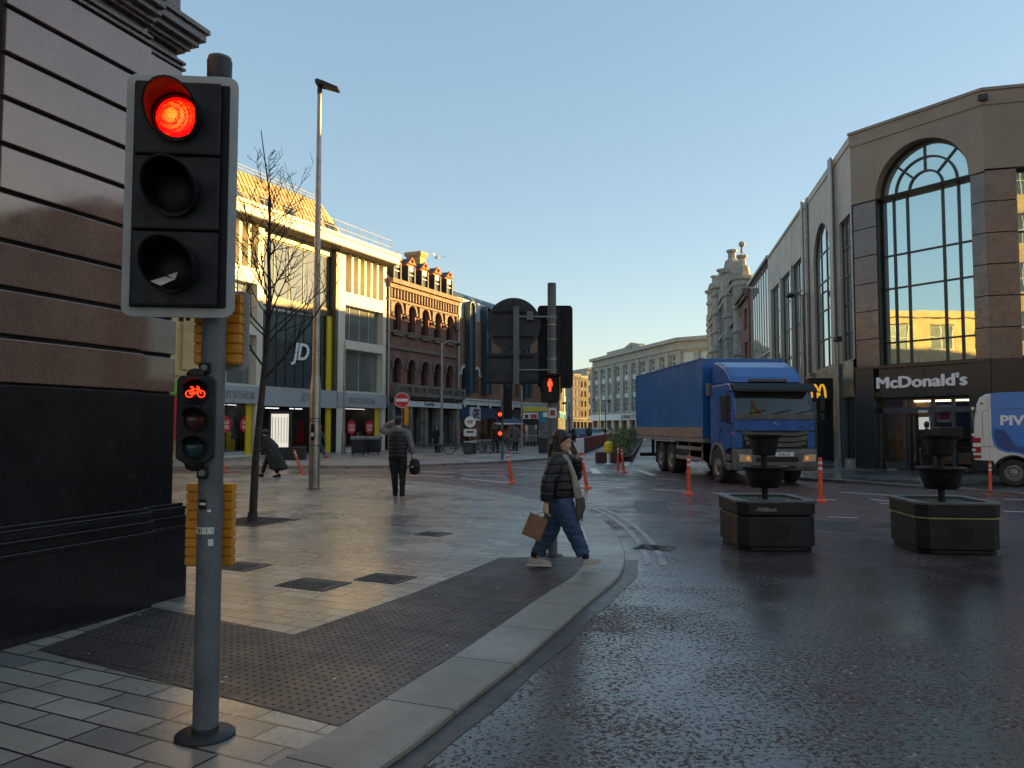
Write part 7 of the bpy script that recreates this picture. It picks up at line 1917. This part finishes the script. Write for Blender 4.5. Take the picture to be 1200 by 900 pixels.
# far-side details: ankle sock, shoe stripes, scarf
for an in ((-.285,.09,.105),(.285,-.11,.125)):
    mb = MB(T(wl)); mb.cyl((an[0],an[1],an[2]+.01),(an[0]-.012*(1 if an[0]>0 else -1),an[1],an[2]+.075),.042,.044,14); o = mb.build('sock', 'black_cloth', None, smooth=True); o.parent = wt; o.location = -wl
def strip(name, m, pts, parent, off, th=.012, vox=.007, fn=None):
    mb = MB(); 
    for (a, b) in zip(pts, pts[1:]):
        for i in range(7):
            k = i/6; q = [a[j]*(1-k)+b[j]*k for j in range(5)]; mb.ball(q[:3],1,10,0,(q[3],q[4],.03))
    o = organic(mb, name, m, None, vox, 2, fn); o.parent = parent; return o
fold = lambda c: .010*mnoise.noise(V((c.x*26, c.y*20, c.z*4)))
strip('scarf', 'scarf', [(.055,-.10,1.27,.045,.035),(.10,-.13,1.18,.035,.035),(.16,-.16,1.02,.035,.03),(.195,-.17,.88,.05,.03),(.215,-.17,.76,.055,.028)], wt, wl, fn=fold)
strip('scarf_loop', 'scarf_dark', [(-.04,-.09,1.285,.05,.04),(.06,-.09,1.29,.05,.035),(.115,.0,1.265,.04,.05),(.06,.09,1.29,.05,.035),(-.04,.08,1.30,.05,.04)], wt, wl, fn=fold)
strip('scarf_end', 'scarf_dark', [(.215,-.172,.80,.058,.03),(.225,-.17,.70,.055,.026),(.215,-.165,.60,.035,.02)], wt, wl, fn=fold)
mb = MB(); r_ = random.Random(3)
for i in range(22): x = .185+.07*r_.random(); y = -.165+r_.uniform(-.02,.02); mb.cyl((x,y,.62),(x+r_.uniform(-.03,.015),y,.54+r_.uniform(0,.03)),.004,.002,4)
o = mb.build('scarf_fringe', 'scarf_dark', None); o.parent = wt
for an, s in (((-.285,.09,.105),1),((.285,-.11,.125),-1)): pass
Mp = T(wl+Vector((.150,-.005,1.365))) @ Matrix.Rotation(R(-22),4,'Y') @ Matrix.Rotation(R(25),4,'Z')
mb = MB(Mp); mb.box(-.036,.036,-.005,.005,-.072,.072); ph = mb.build('phone', 'housing', bevel=.004); tag(ph, 'black smartphone held up in front of the striding woman\'s mouth', 'phone')
mb = MB(Mp); mb.box(-.033,.033,-.0065,-.0055,-.068,.068); o = mb.build('screen', 'black_plastic', ph)
Mb = T(wl+Vector((-.285,-.25,.505))) @ Matrix.Rotation(R(22),4,'Y')
t = thing('paper_bag', 'brown paper carrier bag hanging from the striding woman\'s right hand', 'bag', Mb.to_translation())
mb = MB(Mb); w_, h_, d_ = .105, .125, .045; n = 4
mb.add([(-w_,-d_,-h_),(w_,-d_,-h_),(w_*.98,-d_*.6,h_),(-w_*.98,-d_*.55,h_),(-w_,d_,-h_),(w_,d_,-h_),(w_*.98,d_*.6,h_),(-w_*.98,d_*.5,h_),(0,-d_*1.0,-.02),(0,d_*.95,0)], [(0,1,8),(1,2,8),(2,3,8),(3,0,8),(4,9,5),(5,9,6),(6,9,7),(7,9,4),(1,5,6,2),(4,0,3,7),(0,4,5,1)])
mb.build('paper_body', 'kraft', t, nrm=False)
hw = wl+Vector((-.165,-.25,.655)); Mi = Mb.inverted()
for s in (-1,1):
    mb = MB(); a = Mb @ V((-.045,s*.025,h_-.01)); b = Mb @ V((.045,s*.025,h_-.01)); mb.tube([a, hw+V((-.012,s*.008,.012)), hw+V((.012,s*.008,.012)), b], .003, 6); mb.build('cord_handle', 'kraft', t)
# man walking away
spec = dict(label='man in a dark gilet walking away, one hand raised to his head', loc=(-2.44,16.35,0), yaw=90, vox=.010, head_pitch=4,
    J=dict(pelvis=(0,-.02,.98), chest=(0,-.02,1.32), neck=(.0,-.02,1.56), head=(.035,-.02,1.70),
        shL=(0,.17,1.47), elL=(.10,.34,1.52), wrL=(.08,.165,1.69), handL=(0,-1,.35), curlL=(.2,-.3,-1), ckL=.5,
        shR=(0,-.21,1.47), elR=(-.02,-.30,1.23), wrR=(.03,-.34,1.02), handR=(0,0,-1), curlR=(.3,.6,-.2), ckR=1.1,
        hiL=(0,.08,.93), knL=(.04,.05,.52), anL=(.10,.04,.095), toeL=(1,.1,0), hiR=(0,-.12,.93), knR=(.0,-.12,.52), anR=(-.10,-.13,.095), toeR=(1,-.12,-.02)),
    trouser=(.095,.070,.055), trouser_m='black_cloth', cuff=.1, top_m='grey_cloth', top_name='hooded_top',
    top=[(1.52,.07,.09,0),(1.42,.11,.19,0),(1.2,.12,.19,0),(1.05,.12,.175,0)], sleeve=(.075,.062,.048), shoe_m='sneaker_grey', hair=short_hair)
mt = person(spec)
mb = MB(); chain(mb, [(0,-.02,1.47,.10,.17),(0,-.02,1.36,.145,.215),(0,-.02,1.15,.15,.215),(0,-.02,.98,.15,.20)], 8, 16)
o = organic(mb, 'gilet', 'puffer_navy', None, .010, 2, lambda c: -.012*math.exp(-((min((c.z/.085) % 1, 1-(c.z/.085) % 1))/.12)**2)); o.parent = mt
mb = MB(); chain(mb, [(-.09,-.13,1.52,.06,.06),(-.12,-.02,1.54,.065,.10),(-.09,.09,1.52,.06,.06)], 6, 12); o = organic(mb, 'hood', 'grey_cloth', None, .010, 3); o.parent = mt
bc_ = Vector((-2.44+.37, 16.40, .76)); t = thing('holdall', 'black sports holdall hanging from the right hand of the man walking away', 'bag', bc_)
mb = MB(T(bc_)); chain(mb, [(0,-.10,.0,.115,.12),(0,.10,-.0,.115,.12)],5,12); chain(mb, [(.0,0,-.10,.12,.17),(-.0,0,.08,.11,.16)],5,12); organic(mb, 'bag_body', 'black_cloth', t, .010, 4)
mb = MB(T(bc_)); mb.tube([(-.05,-.06,.17),(-.06,-.03,.27),(-.04,0,.30),(-.06,.04,.27),(-.05,.08,.17)], .010, 6); mb.build('strap', 'black_plastic', t)
mb = MB(T(bc_)); mb.box(-.05,.0,-.225,-.215,-.01,.005); mb.build('pale_mark', 'white', t)
# woman in the long coat by the kerb
fc = G(317,557.5)
def walkJ(h, lean=0, st=.25, arm=.15):
    k = h/1.7
    f = lambda x, y, z: (x*k, y*k, z*k)
    return dict(pelvis=f(0,0,.92), chest=f(.02+lean*.5,0,1.24), neck=f(.02+lean*.8,0,1.43), head=f(.05+lean,0,1.575),
        shL=f(.02+lean*.7,.17,1.36), elL=f(arm+.02,.22,1.10), wrL=f(arm*1.5+.06,.21,.88), shR=f(.02+lean*.7,-.17,1.36), elR=f(-arm,-.22,1.10), wrR=f(-arm*.8,-.22,.86),
        hiL=f(-.01,.09,.88), knL=f(-st*.4,.09,.48), anL=f(-st,.09,.10), hiR=f(.01,-.09,.88), knR=f(st*.6,-.09,.48), anR=f(st,-.09,.10), toeL=(1,0,-.1), toeR=(1,0,.1))
def simple(label, px, Y, h, yaw, tm, topm, top=None, z=ZF, group=None, st=.22, shoe='black_cloth', hair=short_hair, big=1, sole='black_plastic', **kw):
    q = PY(px, 500, Y)
    k = h/1.7
    sp = dict(label=label, loc=(q.x, Y, z), yaw=yaw, vox=.02, hs=k, J=walkJ(h, st=st, **kw), trouser=(.10,.075,.06), trouser_m=tm, top_m=topm, fold=.012, big=big,
        top=top or [(1.40*k,.09,.10,0),(1.32*k,.12,.18,0),(1.1*k,.14,.19,0),(.92*k,.14,.19,0)], shoe_m=shoe, sole_m=sole, hair=hair)
    if group: sp['group'] = group
    return person(sp)
lw = simple('woman in a long dark olive coat and dark hat hurrying left along the kerb', 317.5, 24.6, 1.50, 180, 'black_cloth', 'coat_olive',
    [(1.24,.09,.12,-.0),(1.12,.15,.20,.0),(.8,.22,.25,-.06),(.5,.27,.28,-.10),(.28,.30,.30,-.12)], z=0, st=.33, lean=.16)
mb = MB(); mb.ball((.18,0,1.43),1,12,0,(.125,.11,.09)); o = organic(mb, 'hat', 'hair_dark', None, .015, 2); o.parent = lw
simple('person in dark trousers and red shoes, mostly hidden behind the tall lamp post', 373.5, 38, 1.68, 0, 'cloth_blue', 'cloth_grey', st=.36, shoe='red_shoe')
simple('person in a dark grey coat standing with their back to us beside the parasol', 604, 44.5, 1.72, 100, 'black_cloth', 'cloth_grey', [(1.40,.1,.1,0),(1.3,.14,.2,0),(1.0,.16,.2,0),(.7,.17,.2,0)], st=.06, shoe='sneaker', group='people by the bike stands')
simple('person in a dark jacket to the left of the parasol by the bike stands', 580.5, 46, 1.72, 60, 'black_cloth', 'black_cloth', st=.1, group='people by the bike stands')
simple('person in a tan top standing under the parasol', 596, 49.8, 1.62, -60, 'cloth_blue', 'cloth_tan', st=.08, group='people by the bike stands')
simple('dark figure standing just inside the restaurant doorway', 1086, 24.3, 1.72, 60, 'black_cloth', 'black_cloth', st=.05)
simple('person in a black jacket and pale scarf waiting by the slim column', 511, 46.8, 1.62, -40, 'black_cloth', 'black_cloth', st=.06)
simple('person in black walking on the far pavement, seen past the cycle lane', 690, 70, 1.7, 100, 'black_cloth', 'cloth_grey', st=.15, group='distant walkers')
# ---------------------------------------------------------------- light, sky, camera
AZ = R(80); EL = R(8.2)
w = bpy.data.worlds.new('World'); sc.world = w; w.use_nodes = True; nt = w.node_tree
sky = nt.nodes.new('ShaderNodeTexSky'); sky.sky_type = 'NISHITA'; sky.sun_disc = False; sky.sun_elevation = EL; sky.sun_rotation = AZ
sky.air_density = 1.0; sky.dust_density = .35; sky.ozone_density = 1.6; sky.altitude = 20
bg = nt.nodes['Background']; gm = nt.nodes.new('ShaderNodeGamma'); hs = nt.nodes.new('ShaderNodeHueSaturation')
gm.inputs[1].default_value = .45; hs.inputs['Saturation'].default_value = 1.5; hs.inputs['Value'].default_value = .84
nt.links.new(sky.outputs[0], gm.inputs[0]); nt.links.new(gm.outputs[0], hs.inputs['Color']); nt.links.new(hs.outputs[0], bg.inputs[0]); bg.inputs[1].default_value = .15
sd = bpy.data.lights.new('sun', 'SUN'); sd.energy = 5.0; sd.angle = R(.6); sd.color = (1,.62,.19)
so = bpy.data.objects.new('sun', sd); C.objects.link(so)
dirv = Vector((math.sin(AZ)*math.cos(EL), math.cos(AZ)*math.cos(EL), math.sin(EL)))
so.rotation_euler = dirv.to_track_quat('Z', 'Y').to_euler(); so.location = (30,0,30)
cam = bpy.data.cameras.new('camera'); co = bpy.data.objects.new('camera', cam); C.objects.link(co)
co.location = (0,0,CAMH); co.rotation_euler = (R(90)+PITCH, 0, 0); cam.lens = 27; cam.sensor_width = 36; cam.clip_end = 3000; cam.clip_start = .05
sc.camera = co
sc.view_settings.view_transform = 'Standard'; sc.view_settings.look = 'None'; sc.view_settings.exposure = EXPO; sc.view_settings.gamma = 1
sc.cycles.max_bounces = 6; sc.cycles.transparent_max_bounces = 8; sc.cycles.sample_clamp_indirect = 4; sc.cycles.use_denoising = True
